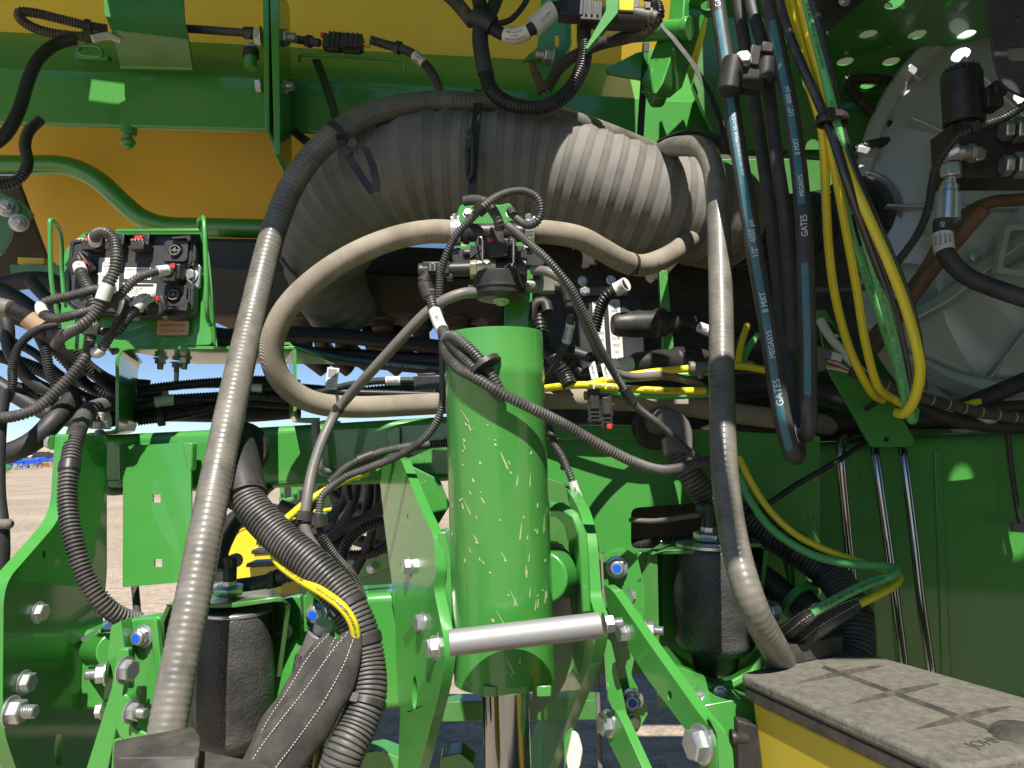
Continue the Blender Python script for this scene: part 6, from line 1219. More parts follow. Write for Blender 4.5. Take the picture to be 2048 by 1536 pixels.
# ---------------------------------------------------------------- seed box right
def seedbox():
    z0 = 1.30
    def H(px, py, z=z0):
        r = ray(px, py); return EYE + r * ((z - EYE.z) / r.z)
    t = thing('seed_box', 'yellow seed box with dusty black lid at the lower right corner', 'seed box', H(1750, 1450, 1.0))
    out = rounded([(1480, 1346), (1910, 1536), (2313, 1468), (1690, 1293)], [10, 40, 30, 20], 6)
    top = [H(x, y) for x, y in out]
    # lid: gently crowned grid with edge skirt
    part('lid', prism([p for p in top], (0, 0, -.016)), M_lid, t, .005, seg=3)
    cen = sum(top, Vector()) / len(top); part('lid_skirt', prism([cen + (p - cen) * .985 + Vector((0, 0, -.0162)) for p in top], (0, 0, -.016)), M_lidb, t, .002)
    body = [cen + (p - cen) * .93 + Vector((0, 0, -.032)) for p in top]; bot = [cen + (p - cen) * .80 + Vector((0, 0, -.30)) for p in top]
    n = len(body); part('bin', (body + bot, [tuple(range(n)), tuple(range(2 * n - 1, n - 1, -1))] + [(i, i + n, (i + 1) % n + n, (i + 1) % n) for i in range(n)]), M_yel, t, .006, seg=3)
    # pressed X ribs on the lid
    def rib(a, b, w, hgt=.0028, nm='lid_rib'):
        A = H(*a, z0 + .0002); B = H(*b, z0 + .0002); d = (B - A).normalized(); s = d.cross(ZP); V = []; Fc = []; N = 8
        for i in range(N + 1):
            u = i / N; k = math.sin(math.pi * u) ** .6 if nm == 'lid_rib' else 1; c = A.lerp(B, u); V += [c - s * w * k, c + ZP * hgt * k, c + s * w * k]
        for i in range(N): Fc += [(3 * i, 3 * i + 1, 3 * i + 4, 3 * i + 3), (3 * i + 1, 3 * i + 2, 3 * i + 5, 3 * i + 4)]
        o = mk(nm, (V, Fc), M_lidb, t, sharp=20); fixn(o)
    rib((1648, 1336), (1985, 1460), .0042, .004, 'lid_spine')
    for a, b in (((1592, 1366), (1768, 1331)), ((1698, 1408), (1884, 1366)), ((1824, 1460), (2025, 1412))): rib(a, b, .005, .0045)
    part('hinge_block', prism([H(x, y) + Vector((0, 0, .001)) for x, y in rounded([(1528, 1342), (1690, 1308), (1668, 1288), (1545, 1304)], 6)], (0, 0, .026)), M_lidb, t, .006, seg=3)
    # raised lettering and dome at the right edge
    f = Fr(2000, 1478, 1, 0); V, Fc = textgeo('JOHN DEERE'); o = H(2010, 1474, z0 + .0006); e = (H(2060, 1455) - H(1960, 1480)).normalized(); g2 = ZP.cross(e)
    mk('raised_lettering', ([o + e * (x * .020) + g2 * (y * .020) for x, y, _ in V], Fc), M_lidb, t)
    c = H(2050, 1470); part('lid_dome', lathe([(0, .035), (.006, .028), (.009, .014), (.0095, 0)], c, ZP, 24), M_lidb, t, 0, sharp=80)
    for x in (1545, 1702, 1800): part('lid_clip', obox(H(x, 1410 + (x - 1545) * .42, z0 - .034), Vector((1, 0, 0)), Vector((0, 1, 0)), ZP, .014, .01, .012), M_lidb, t, .002)
    # left seed box, mostly below the frame
    t = thing('seed_box', 'dusty black hinge edge of another seed box lid at the bottom left', 'seed box', H(300, 1600, 1.0))
    part('lid', prism([H(x, y) for x, y in rounded([(205, 1542), (340, 1512), (390, 1496), (520, 1524), (620, 1560), (500, 1700), (150, 1700)], 8)], (0, 0, -.03)), M_lidb, t, .005, seg=3)
    part('hinge_block', prism([H(x, y) for x, y in rounded([(230, 1560), (225, 1524), (385, 1492), (400, 1516), (396, 1560)], 8)], (0, 0, .02)), M_lidb, t, .006, seg=3)
    part('bin', prism([H(x, y, 1.26) for x, y in [(230, 1570), (560, 1580), (480, 1700), (180, 1700)]], (0, 0, -.25)), M_yel, t, .006)
seedbox()
# ================================================================ fan housing
def fan():
    t = thing('fan_housing', 'big grey cast aluminium fan housing at the right, round rim with ribs', 'fan housing', P(1900, 780, 1.9))
    C0 = P(2200, 440, 1.80); ax = Vector((-.14, -1, .02)).normalized(); k = 96
    up = ZP - ax * ax.z; up.normalize(); rt = up.cross(ax); 
    if rt.x < 0: rt = -rt
    R0 = 470 * U(1.80)
    def ring(h, r, sq=1.0):
        out = []
        for i in range(k):
            a = 2 * math.pi * i / k; ca, sa = math.cos(a), math.sin(a)
            rr = r * (1 + .10 * max(0, -sa) ** 2 + .12 * max(0, sa) ** 2); out.append(C0 + ax * h + rt * ca * rr + up * sa * rr)
        return out
    prof = [(-.16, R0 * .98), (-.02, R0 * 1.02), (0.0, R0 * 1.03), (.012, R0 * 1.02), (.014, R0 * .97), (.004, R0 * .95), (.020, R0 * .91), (.050, R0 * .80), (.060, R0 * .72), (.045, R0 * .60), (.050, R0 * .58), (.050, R0 * .40), (.07, R0 * .385), (.07, R0 * .34), (.03, R0 * .33), (.03, R0 * .18), (.06, R0 * .17), (.06, 0.001)]
    V = []; Fc = []
    for h, r in prof: V += ring(h, r)
    for j in range(len(prof) - 1):
        for i in range(k): q = (i + 1) % k; Fc.append((j * k + i, j * k + q, (j + 1) * k + q, (j + 1) * k + i))
    part('scroll_casting', (V, Fc), M_cast, t, 0, sharp=40)
    # radial ribs
    for i, (a, r0, r1) in enumerate([(208, .40, .93), (232, .40, .92), (262, .42, .93), (176, .40, .92), (150, .42, .92), (128, .42, .92)]):
        e = rt * math.cos(R(a)) + up * math.sin(R(a)); g = ax.cross(e); m = C0 + ax * .055 + e * R0 * (r0 + r1) / 2
        part('casting_rib', obox(m, e, g, ax, R0 * (r1 - r0), .008, .045), M_cast, t, .003)
    # mounting clips on the rim
    for a in (136, 160, 190): 
        e = rt * math.cos(R(a)) + up * math.sin(R(a)); g = ax.cross(e); part('rim_clip', obox(C0 + ax * .02 + e * R0 * 1.02, e, g, ax, .05, .02, .02), M_zinc, t, .002)
    # lower foot: sloping body
    plate('lower_body', rounded([(1650, 600), (1700, 540), (1800, 520), (2300, 560), (2300, 800), (1980, 782), (1830, 712), (1700, 650)], 30), 1.80, .10, M_cast, t, bevel=.025, seg=4)
    strip('lower_flange', [(1828, 700, 1.76), (1900, 735, 1.75), (1990, 755, 1.74), (2200, 750, 1.74)], [(1828, 722, 1.76), (1900, 765, 1.75), (1990, 795, 1.74), (2200, 790, 1.74)], M_cast, .1, t, bevel=.01)
    strip('diagonal_rib', [(1820, 645, 1.74), (1900, 600, 1.73), (1975, 540, 1.72), (2080, 460, 1.7)], [(1824, 655, 1.76), (1905, 612, 1.75), (1985, 552, 1.75), (2090, 475, 1.72)], M_cast, .03, t, bevel=.004)
    part('cast_window_frame', plate_g(rounded([(2012, 450), (2100, 448), (2100, 560), (1992, 545)], 6), 1.70, [rounded([(2022, 460), (2100, 458), (2100, 550), (2005, 535)], 5)], .02), M_cast, t, .003)
    for x, y in ((1850, 470), (1952, 511), (1700, 420)): bolt(t, P(x, y, 1.76), (-.2, -1, 0), 9, 'head')
    # duct collar where the big duct meets the fan
    t = thing('duct_collar', 'dark ribbed collar with worm clamp where the big duct meets the fan', 'collar', P(1745, 520, 1.8)); a = P(1700, 436, 1.90); b = P(1750, 428, 1.96)
    part('collar_ring', rod(a, b, .105, 40), M_rub, t, .002); part('clamp_band', rod(a + (b - a) * .3, a + (b - a) * .42, .118, 40), M_zinc, t, 0); part('worm_screw', rod(P(1735, 352, 1.78), P(1747, 358, 1.78), .008, 10), M_zinc, t)
def plate_g(poly, d, holes, th):
    p0 = P(1024, 768, d); n = Vector((0, -1, 0)); return prism([PR(x, y, p0, n) for x, y in poly], -n * th, [[PR(x, y, p0, n) for x, y in h] for h in holes])
fan()
# rusty pipes ------------------------------------------------------------
t = thing('rusty_pipe', 'brown rusty cut off pipe end with a zip tie, in front of the fan', 'pipe', P(1850, 600, 1.5))
h = hose('pipe', [(1968, 418, 1.36), (1940, 450, 1.38), (1880, 520, 1.42), (1820, 600, 1.47), (1745, 700, 1.52)], 15, M_rust, parent=t, style='smooth'); c = P(1968, 418, 1.36); e = (P(1968, 418, 1.36) - P(1940, 450, 1.38)).normalized()
part('pipe_mouth', lathe([(0, 14.5 * U(1.36)), (.002, 14 * U(1.36)), (.0022, 9 * U(1.36)), (.0015, 8.8 * U(1.36))], c, e, 24), M_rust, t, 0); part('pipe_bore', lathe([(.0024, 8.8 * U(1.36)), (.0024, 0.0001)], c, e, 24), M_pipec, t, 0)
h = hose('rusty_pipe', [(2100, 392, 1.40), (2030, 400, 1.40), (1980, 405, 1.42), (1930, 430, 1.45), (1890, 470, 1.47), (1850, 540, 1.5), (1790, 620, 1.55), (1740, 680, 1.58)], 13, M_rust, 'second brown rusty pipe curving down from the manifold in front of the fan', 'pipe'); tie(h, 1900, 462, .006, .002, mat=M_grey)
# manifold ----------------------------------------------------------------
def manifold2():
    t = thing('hydraulic_manifold', 'black hydraulic manifold block with silver fittings at the right edge', 'manifold', P(1990, 360, 1.2)); f = Fr(1970, 310, 1.25)
    part('block', f.box(-66, 140, -48, 67, -80, 0), M_blk, t, .002)
    part('coil', join(f.rod((-20, 78, -30), (-20, 190, -30), 40, 32), f.rod((-20, 185, -30), (-20, 202, -30), 32, 28), f.rod((-20, 64, -30), (-20, 80, -30), 24, 20)), M_blk, t, .003)
    for k2 in range(18): part('coil_groove', f.rod((-20 + 33 * math.cos(k2 / 18 * 6.28), 186, -30 + 33 * math.sin(k2 / 18 * 6.28)), (-20 + 33 * math.cos(k2 / 18 * 6.28), 202, -30 + 33 * math.sin(k2 / 18 * 6.28)), 2, 5), M_blk, t, 0)
    part('coil_plug', join(f.box(0, 34, 96, 140, -20, 20), f.box(14, 40, 120, 150, -10, 24)), M_blk, t, .003)
    for (u, v) in ((62, 44), (58, -30)):
        part('hose_fitting', join(f.lathe([(0, 22), (16, 22)], (u - 36, v, 18), (1, 0, .1), 6), f.lathe([(0, 27), (34, 27)], (u - 14, v, 20), (1, 0, .1), 6), f.lathe([(0, 20), (10, 22), (14, 18), (60, 18)], (u + 20, v, 22), (1, 0, .1), 24)), M_zinc, t, .002)
    bolt(t, f.p(-20, -2, 0), (0, -1, 0), 16, 'head'); part('flange_boss', f.rod((-20, -2, -1), (-20, -2, 3), 30, 24), M_blk, t, .001)
    g = Fr(1900, 310, 1.22)
    part('elbow_fitting', join(g.lathe([(0, 19), (34, 19)], (4, -16, 0), (0, 1, .0), 6), g.rod((10, 4, 0), (40, 4, 0), 15, 20), g.lathe([(0, 20), (12, 20)], (38, 4, 0), (1, 0, 0), 6)), M_galv, t, .002)
    part('swivel_nut', g.lathe([(0, 21), (27, 21), (30, 16)], (0, -20, 0), (0, -1, 0), 6), M_zinc, t, .0015)
    part('neck', g.rod((-2, -48, 0), (-4, -66, 0), 11, 20), M_zinc, t, 0)
    part('crimp_ferrule', g.lathe([(0, 14), (6, 14), (8, 18), (20, 18), (22, 20), (26, 20)] + [(26, 22), (80, 22), (82, 19)], (-5, -58, 0), (-.10, -1, 0), 30), M_zinc, t, .0005)
    for k2 in range(20):
        a = k2 / 20 * 6.283; ax2 = (g.X * -.10 - g.Y).normalized(); s = ax2.orthogonal().normalized(); q = ax2.cross(s); e = s * math.cos(a) + q * math.sin(a); part('crimp_ridge', obox(g.p(-5, -58, 0) + ax2 * (53 * g.u) + e * 22 * g.u, ax2, ax2.cross(e), e, 52 * g.u, 3 * g.u, 2 * g.u), M_zinc, t, 0)
    h = hose('hydraulic_hose', [(1886, 440, 1.22), (1885, 470, 1.22), (1893, 510, 1.21), (1930, 550, 1.20), (1985, 575, 1.18), (2060, 600, 1.15)], 18, M_hyd, 'black hydraulic hose below the silver ferrule, wearing a white data tag', 'hose')
    sleeve(h, 1888, 487, .034, M_white, extra=.0015, txt=['GATES', 'AA77890', 'SNDDE 81', 'J099 22'], size=.0055); pa, r = pathof(h); tubetext(h, pa, r, pa.near(1885, 455), '60', .010, M_inkw, flip=True)
manifold2()
h = L('wiring_harness', [(2090, 190, 1.12), (2050, 210, 1.13), (2010, 235, 1.14), (1955, 255, 1.15), (1915, 275, 1.16), (1885, 310, 1.17), (1868, 350, 1.18), (1858, 410, 1.19), (1840, 460, 1.2), (1810, 505, 1.22), (1780, 540, 1.25)], 9.5, M_loom, 'corrugated harness looping in front of the manifold down to the fan', pitch=.0056); tie(h, 1950, 256, .012, .003)
t = thing('black_bracket', 'worn black steel bracket with holes at the top right corner', 'bracket', P(2030, 200, 1.1))
plate('bracket_plate', rounded([(1966, -60), (2200, -60), (2200, 240), (2048, 193), (2005, 170), (1990, 120)], [4, 4, 4, 50, 20, 20], 6), 1.12, .006, mat('worn_black_steel', (.05, .05, .06), .35, metal=.3, dust=.3, dscale=12, dustc=(.25, .25, .28)), t, holes=[circ(2036, 37, 9, 6), rounded([(2012, 94), (2090, 88), (2100, 120), (2018, 122)], 10)], bevel=.002)
t = thing('hopper_gusset', 'green gusset plate with round holes high at the upper right', 'gusset', P(1770, 40, 1.8))
plate('gusset_plate', rounded([(1650, 36), (1720, -60), (1850, -60), (1850, 20), (1825, 50)], 10), 1.75, .006, M_green, t, holes=[circ(1771, 14, 15, 11), circ(1803, 26, 6)])
t = thing('hose_guide', 'black steel hose guide arm behind the coloured hoses at the top', 'guide', P(1680, 40, 1.5)); plate('guide_plate', rounded([(1640, -60), (1735, -60), (1728, 0), (1658, 62), (1640, 50)], 6), 1.5, .006, M_blk, t); bolt(t, (1688, 2, 1.49), (0, -1, 0), 10)
# horizontal green rails behind
t = thing('rear_rail', 'sunlit green horizontal rails behind the coloured hoses at upper right', 'rail', P(1650, 240, 2.1))
plate('upper_rail', [(1540, 158), (1860, 176), (1860, 192), (1540, 172)], 2.08, .24, M_green, t, bevel=.004); plate('middle_rail', [(1540, 186), (1870, 204), (1880, 320), (1540, 300)], 2.30, .02, M_green, t, bevel=.004)  # upper rail made deep towards the back to shade the middle rail
h = L('wiring_harness', [(1690, 162, 1.95), (1740, 158, 1.93), (1800, 166, 1.92), (1850, 178, 1.92)], 11, M_blk, 'black harness along the green rail behind the hoses')
h = L('wiring_harness', [(1695, 170, 1.92), (1720, 200, 1.9), (1760, 240, 1.88), (1800, 262, 1.87), (1790, 280, 1.87), (1740, 290, 1.87), (1710, 300, 1.88)], 11, M_blk, 'black harness dropping from the rail to a dark connector by the fan'); sleeve(h, 1795, 248, .03, M_tape, extra=-.001)
# ================================================================ hydraulic hoses with blue stripe
G = 'black hydraulic hoses with blue stripes hanging at the right'
def hyd(pts, r, label, texts, a0=-.5, a1=.35, s0=None, s1=None, stripe=True):
    h = hose('hydraulic_hose', pts, r, M_hyd, label, 'hose', G, k=24); pa, rr = pathof(h)
    if stripe: tubestripe(h, pa, rr, pa.near(*s0) if s0 else 0, pa.near(*s1) if s1 else pa.L, a0, a1, M_blue)
    for (x, y), tx, s, m in texts: tubetext(h, pa, rr, pa.near(x, y), tx, s, m, flip=True, a0=(a0 + a1) / 2, stretch=.9)
    return h
W = M_inkw
hA = hyd([(1425, -60, 1.22), (1440, 40, 1.20), (1452, 120, 1.19), (1466, 230, 1.17), (1490, 380, 1.14), (1512, 520, 1.12), (1535, 650, 1.11), (1553, 770, 1.10), (1568, 850, 1.10), (1583, 905, 1.10), (1592, 912, 1.105), (1594, 895, 1.12), (1588, 800, 1.15), (1578, 700, 1.18)], 16, 'longest black hydraulic hose with blue stripe, its loop ending lowest', [((1431, 5), 'GATES', .013, W), ((1473, 262), 'MSHA 2G-11C/36', .0085, W), ((1481, 330), 'AASE 100R17 DIN EN 857', .006, W), ((1508, 480), '1/2"  4000 psi', .0125, W), ((1530, 610), '8 MXT', .0125, W), ((1541, 690), 'MEGASYS', .0115, W), ((1557, 785), 'GATES', .0145, W)], s0=(1440, 30), s1=(1583, 900))
hB = hyd([(1490, -60, 1.24), (1505, 20, 1.22), (1525, 90, 1.20), (1535, 160, 1.20), (1545, 250, 1.19), (1555, 330, 1.18), (1570, 430, 1.18), (1580, 560, 1.17), (1585, 650, 1.17), (1580, 720, 1.18), (1575, 735, 1.19), (1570, 700, 1.21)], 13, 'dusty black hose just right of the longest striped one, without stripe', [], stripe=False)
hC = hyd([(1525, -60, 1.16), (1545, 40, 1.15), (1565, 140, 1.14), (1583, 230, 1.13), (1597, 330, 1.12), (1607, 440, 1.11), (1612, 560, 1.10), (1616, 680, 1.10), (1617, 800, 1.10), (1618, 850, 1.105), (1612, 868, 1.11), (1604, 850, 1.13), (1606, 760, 1.15)], 16, 'black hydraulic hose with blue stripe reading GATES near its middle', [((1578, 200), '4000 psi', .010, W), ((1582, 235), '1/2"', .011, W), ((1591, 300), '8 MXT', .011, W), ((1597, 380), 'MEGASYS', .0095, W), ((1603, 455), 'GATES', .0135, W)], s0=(1548, 50), s1=(1600, 415))
pa, rr = pathof(hC); tubestripe(hC, pa, rr, pa.near(1610, 530), pa.near(1617, 790), -.5, .3, M_blue); tubetext(hC, pa, rr, pa.near(1617, 825), 'MSHA 2G-11C/36', .007, M_blue, flip=True)
hD = hyd([(1465, -60, 1.30), (1485, 60, 1.30), (1508, 200, 1.30), (1528, 330, 1.28), (1545, 460, 1.28), (1560, 600, 1.27), (1570, 700, 1.26)], 13, 'black hose hanging behind the two striped hydraulic hoses', [], stripe=False)
t = thing('hose_clamp_block', 'black hose clamp with zinc bolt joining the hydraulic hoses near the top', 'clamp', P(1500, 200, 1.15)); f = Fr(1490, 150, 1.15, -10)
part('clamp_body', join(f.box(-42, 40, -34, 10, -20, 14), f.rod((-28, -44, 0), (-26, 30, 0), 25, 20), f.rod((42, -10, 0), (40, 40, 0), 22, 20)), M_blk, t, .003); bolt(t, f.p(-12, 24, 16), (0, -1, .1), 14, 'head'); part('clamp_tab', join(f.box(0, 22, 16, 60, 8, 16), f.box(20, 44, 44, 66, 10, 24)), M_blk, t, .002)
# dark duct tail and wires behind them
h = L('wiring_harness', [(1320, 290, 1.9), (1360, 275, 1.85), (1400, 272, 1.8), (1450, 290, 1.75), (1480, 310, 1.7)], 12, M_loom, 'black harness curving over the duct behind the right vinyl hose')
t = thing('wire_connector', 'grey multi wire connector with blue and orange wires behind the striped hoses', 'connector', P(1640, 740, 1.4)); f = Fr(1640, 722, 1.36, -18)
part('connector_body', join(f.box(-40, 10, -20, 20, -10, 14), f.box(-20, 26, 4, 24, 0, 18)), M_grey, t, .002)
part('clear_lock', f.box(12, 34, 6, 22, 0, 20), M_tape, t, .002)
for i, m in enumerate((M_blue, M_orange, M_wht, M_red, M_blue, M_hy, M_wht)): hose('wire', [(1652, 712 + i * 4, 1.35), (1675, 722 + i * 3, 1.345), (1700, 738 + i * 1.3, 1.34)], 1.6, m, parent=t, k=6)
h = L('wiring_harness', [(1700, 742, 1.33), (1760, 765, 1.32), (1830, 790, 1.32), (1900, 810, 1.32), (1980, 828, 1.32), (2060, 838, 1.32)], 11, M_fab, 'woven black harness with orange thread running right below the fan', style='smooth')
pa, r = pathof(h)
for i in range(9):
    s = pa.near(1770 + i * 32, 768 + i * 9); part('orange_thread', ringseg(pa, r + .0004, s, s + .0022), M_orange, h, 0)
G = 'black cables crossing under the fan housing'
for i, (pts, r, m, lb) in enumerate([([(1640, 640, 1.45), (1690, 700, 1.4), (1780, 780, 1.38), (1880, 830, 1.37), (1960, 850, 1.37), (2080, 858, 1.37)], 12, M_rub, 'smooth cable lowest on the right above the dark green box'), ([(1440, 838, 1.5), (1560, 846, 1.5), (1700, 842, 1.5), (1850, 838, 1.5), (2080, 840, 1.5)], 20, M_rub, 'thick black hose lying along the top of the dark green box'), ([(1780, 840, 1.46), (1880, 832, 1.45), (1960, 800, 1.42), (2060, 758, 1.4)], 17, M_rub, 'black hose rising to the right edge under the fan'), ([(1630, 580, 1.5), (1700, 578, 1.48), (1760, 570, 1.47), (1800, 560, 1.46)], 6, M_loomd, 'thin dusty harness crossing behind the coloured hoses'), ([(1640, 640, 1.38), (1665, 680, 1.36), (1700, 720, 1.35), (1730, 750, 1.35)], 9, M_tape, 'dusty white conduit slanting to the wire connector'), ([(1720, 830, 1.48), (1820, 820, 1.46), (1960, 816, 1.45), (2080, 812, 1.45)], 13, M_rub, 'middle black cable under the fan housing'), ([(1440, 780, 1.6), (1540, 770, 1.6), (1660, 790, 1.58), (1760, 830, 1.55)], 26, M_rub, 'thick black hose hidden behind the striped hoses'), ([(1440, 690, 1.62), (1520, 690, 1.62), (1640, 700, 1.6), (1740, 760, 1.6)], 24, M_rub, 'second thick black hose behind the striped hoses'), ([(1460, 745, 1.45), (1520, 745, 1.45), (1560, 750, 1.45)], 8, M_hb, 'glossy black tube passing right behind the vinyl hose')]):
    h = hose('cable', pts, r, m, lb, 'cable', G)
h = hose('air_line', [(1840, 818, 1.43), (1900, 818, 1.42), (1960, 802, 1.41)], 7, M_hy, 'short yellow air line glimpsed under the fan housing', 'air line')
# ================================================================ coloured bundle
G = 'coloured air lines tied in a bundle at the right'
def al(pts, r, m, label, t_=()):
    h = hose('air_line', pts, r, m, label, 'air line', G, k=16)
    if t_: linetext(h, t_, .0074, flip=True, stretch=.75)
    return h
al([(1558, -60, 1.14), (1578, 40, 1.13), (1612, 150, 1.12), (1640, 240, 1.11), (1648, 300, 1.12), (1652, 400, 1.14), (1658, 500, 1.16), (1672, 600, 1.18), (1700, 700, 1.2), (1740, 780, 1.22), (1765, 800, 1.25)], 9, M_hy, 'leftmost yellow air line of the bundle below the tie')
al([(1572, -60, 1.135), (1592, 40, 1.13), (1622, 150, 1.12), (1650, 240, 1.11), (1668, 330, 1.12), (1690, 450, 1.14), (1712, 570, 1.16), (1730, 680, 1.18), (1755, 770, 1.2), (1790, 800, 1.22), (1815, 812, 1.2)], 9, M_hy, 'second yellow air line of the bundle')
al([(1590, -60, 1.12), (1615, 60, 1.11), (1640, 150, 1.10), (1660, 230, 1.09), (1690, 330, 1.08), (1735, 430, 1.07), (1775, 520, 1.06), (1810, 610, 1.06), (1835, 700, 1.06), (1840, 750, 1.07), (1828, 800, 1.09), (1810, 826, 1.11), (1795, 826, 1.13)], 10, M_hy, 'rightmost yellow air line, bulging out to the lower right of the bundle')
al([(1600, -60, 1.105), (1625, 50, 1.10), (1650, 150, 1.09), (1675, 260, 1.08), (1700, 360, 1.09), (1730, 470, 1.10), (1762, 580, 1.11), (1788, 680, 1.12), (1805, 760, 1.12), (1820, 830, 1.12), (1826, 838, 1.13), (1828, 820, 1.14)], 10, M_hg, 'front green air line of the bundle covered in print', [((1632, 80), TX), ((1680, 275), TX2), ((1722, 440), TX), ((1768, 600), TX), ((1803, 755), TX2)])
al([(1610, -60, 1.12), (1640, 90, 1.11), (1664, 240, 1.10), (1680, 370, 1.13), (1705, 480, 1.15), (1735, 560, 1.16), (1770, 660, 1.17), (1795, 740, 1.18), (1812, 800, 1.18)], 9.5, M_hg, 'rear green air line of the bundle', [((1686, 400), TX), ((1750, 600), TX)])
al([(1545, -60, 1.12), (1570, 40, 1.11), (1600, 120, 1.10), (1640, 210, 1.09), (1668, 280, 1.08), (1700, 380, 1.075), (1740, 490, 1.09), (1780, 600, 1.11), (1805, 700, 1.13), (1820, 790, 1.15)], 9.5, M_hb, 'glossy black air line on the left side of the bundle')
al([(1605, -60, 1.10), (1635, 40, 1.095), (1652, 110, 1.09), (1672, 220, 1.085), (1700, 320, 1.08), (1740, 420, 1.075), (1775, 500, 1.09), (1815, 600, 1.11), (1838, 700, 1.13), (1845, 780, 1.14)], 10, M_hb, 'glossy black air line on the right side of the bundle')
h = al([(1608, -60, 1.12), (1640, 70, 1.11), (1655, 150, 1.10), (1668, 230, 1.10), (1690, 300, 1.10), (1730, 400, 1.10), (1765, 490, 1.105)], 9, M_hb, 'third black air line hidden in the bundle')
t = thing('cable_tie', 'black releasable cable tie gripping the coloured bundle', 'cable tie', P(1662, 250, 1.07)); f = Fr(1664, 240, 1.085, 0)
A, B = [], []
for a in range(0, 361, 20):
    c = math.cos(R(a)); s = math.sin(R(a)); p = Vector(f.p(30 * c, 0, 24 * s)); A.append(p + f.Y * 9 * f.u); B.append(p - f.Y * 9 * f.u)
V = []; Fc = []
for i in range(len(A)): V += [A[i], B[i]]
for i in range(len(A) - 1): Fc.append((2 * i, 2 * i + 1, 2 * i + 3, 2 * i + 2))
o = mk('band', (V, Fc), M_blk, t); so = o.modifiers.new('solid', 'SOLIDIFY'); so.thickness = .0018
part('lock_head', join(f.box(-22, -6, -14, 12, 20, 34), f.box(-18, 10, -5, 9, 22, 30)), M_blk, t, .001)
# yellow/green lines in the centre right ---------------------------------
G = 'air lines running left to right behind the cylinder'
h = hose('air_line', [(1040, 790, 1.36), (1090, 777, 1.35), (1170, 770, 1.33), (1260, 778, 1.32), (1340, 782, 1.32), (1410, 782, 1.33)], 7.5, M_hy, 'lower yellow air line right of the cylinder with black print', 'air line', G); linetext(h, [((1105, 776), 'PARKER HANNIFIN CORP SAE'), ((1330, 781), 'PARKER HANNIFIN CORP SAE'), ((1220, 773), 'J844 TYPE 3B 3/8 MADE IN USA')], .0075, flip=False)
h = hose('air_line', [(1170, 772, 1.35), (1220, 758, 1.34), (1300, 745, 1.33), (1380, 737, 1.33), (1440, 735, 1.33), (1480, 732, 1.34), (1530, 740, 1.36)], 7.5, M_hy, 'upper yellow air line right of the cylinder leading to the grey tee', 'air line', G)
h = hose('air_line', [(1180, 775, 1.37), (1260, 788, 1.35), (1340, 792, 1.35), (1420, 788, 1.35)], 7, M_hg, 'green air line just under the lower yellow one', 'air line', G)
h = hose('air_line', [(1200, 765, 1.38), (1260, 758, 1.37), (1340, 752, 1.37), (1420, 745, 1.37)], 6, M_hg, 'green air line between the two yellow ones', 'air line', G)
h = hose('air_line', [(1475, 735, 1.42), (1482, 690, 1.44), (1495, 650, 1.46)], 7, M_hy, 'short yellow air line rising behind the right vinyl hose', 'air line', G)
h = hose('air_line', [(1482, 738, 1.44), (1495, 700, 1.46), (1515, 670, 1.48)], 7, M_hg, 'short green air line rising behind the right vinyl hose', 'air line', G)
t = thing('tee_fitting', 'grey push-in tee fitting on the yellow air line', 'fitting', P(1390, 760, 1.32)); f = Fr(1392, 736, 1.32, 3); part('tee_body', join(f.rod((-12, 0, 0), (40, 0, 0), 12, 18), f.rod((-14, 0, 0), (-4, 0, 0), 14, 18), f.rod((8, 0, 0), (8, -22, 0), 6, 12)), M_grey, t, .001)
# ================================================================ electronics behind, centre right
t = thing('electronics_panel', 'recess painted dark for shade with green posts, module and labels right of the valve', 'panel', P(1230, 790, 1.75))
plate('recess_shade_panel', [(1010, 460), (1720, 460), (1720, 880), (1010, 880)], 1.78, .02, M_blk, t); plate('green_post', [(1318, 540), (1335, 540), (1352, 740), (1328, 740)], 1.50, .02, M_green, t, bevel=.002)  # back panel is black to stand in for the shade of the recess
plate('green_side', rounded([(1060, 545), (1066, 545), (1062, 670), (1040, 670)], 2), 1.40, .02, M_green, t)
plate('cover_plate', rounded([(1145, 576), (1256, 572), (1258, 592), (1140, 590)], 4), 1.58, .02, M_grey, t)
for x, y in ((1165, 562), (1170, 582), (1222, 560)): bolt(t, P(x, y, 1.56), (0, -1, 0), 8, 'head')
t = thing('labelled_module', 'black electronic module with two tall white labels behind the harnesses', 'module', P(1215, 740, 1.6)); f = Fr(1218, 670, 1.58, 3)
part('module_case', f.box(-60, 70, -75, 72, -40, 0), M_box, t, .004)
for (u0, u1, v0, v1, L_) in ((-30, -8, -62, 70, 'N 60040 CE'), (2, 26, -62, 72, 'M=2 120 R')):
    l = part('data_label', f.prism(rounded([(u0, v1), (u1, v1), (u1, v0), (u0, v0)], 3), 0, 1), M_white, t, 0)
    for k2 in range(9): facetext(l, f, (u0 + u1) / 2, v1 - 10 - k2 * 14, 1.3, ['A1', 'MFE', '04 12', 'IIIII', '65042', 'IC ID', 'FCC', 'IIII', 'R-22'][k2], 7, M_ink)
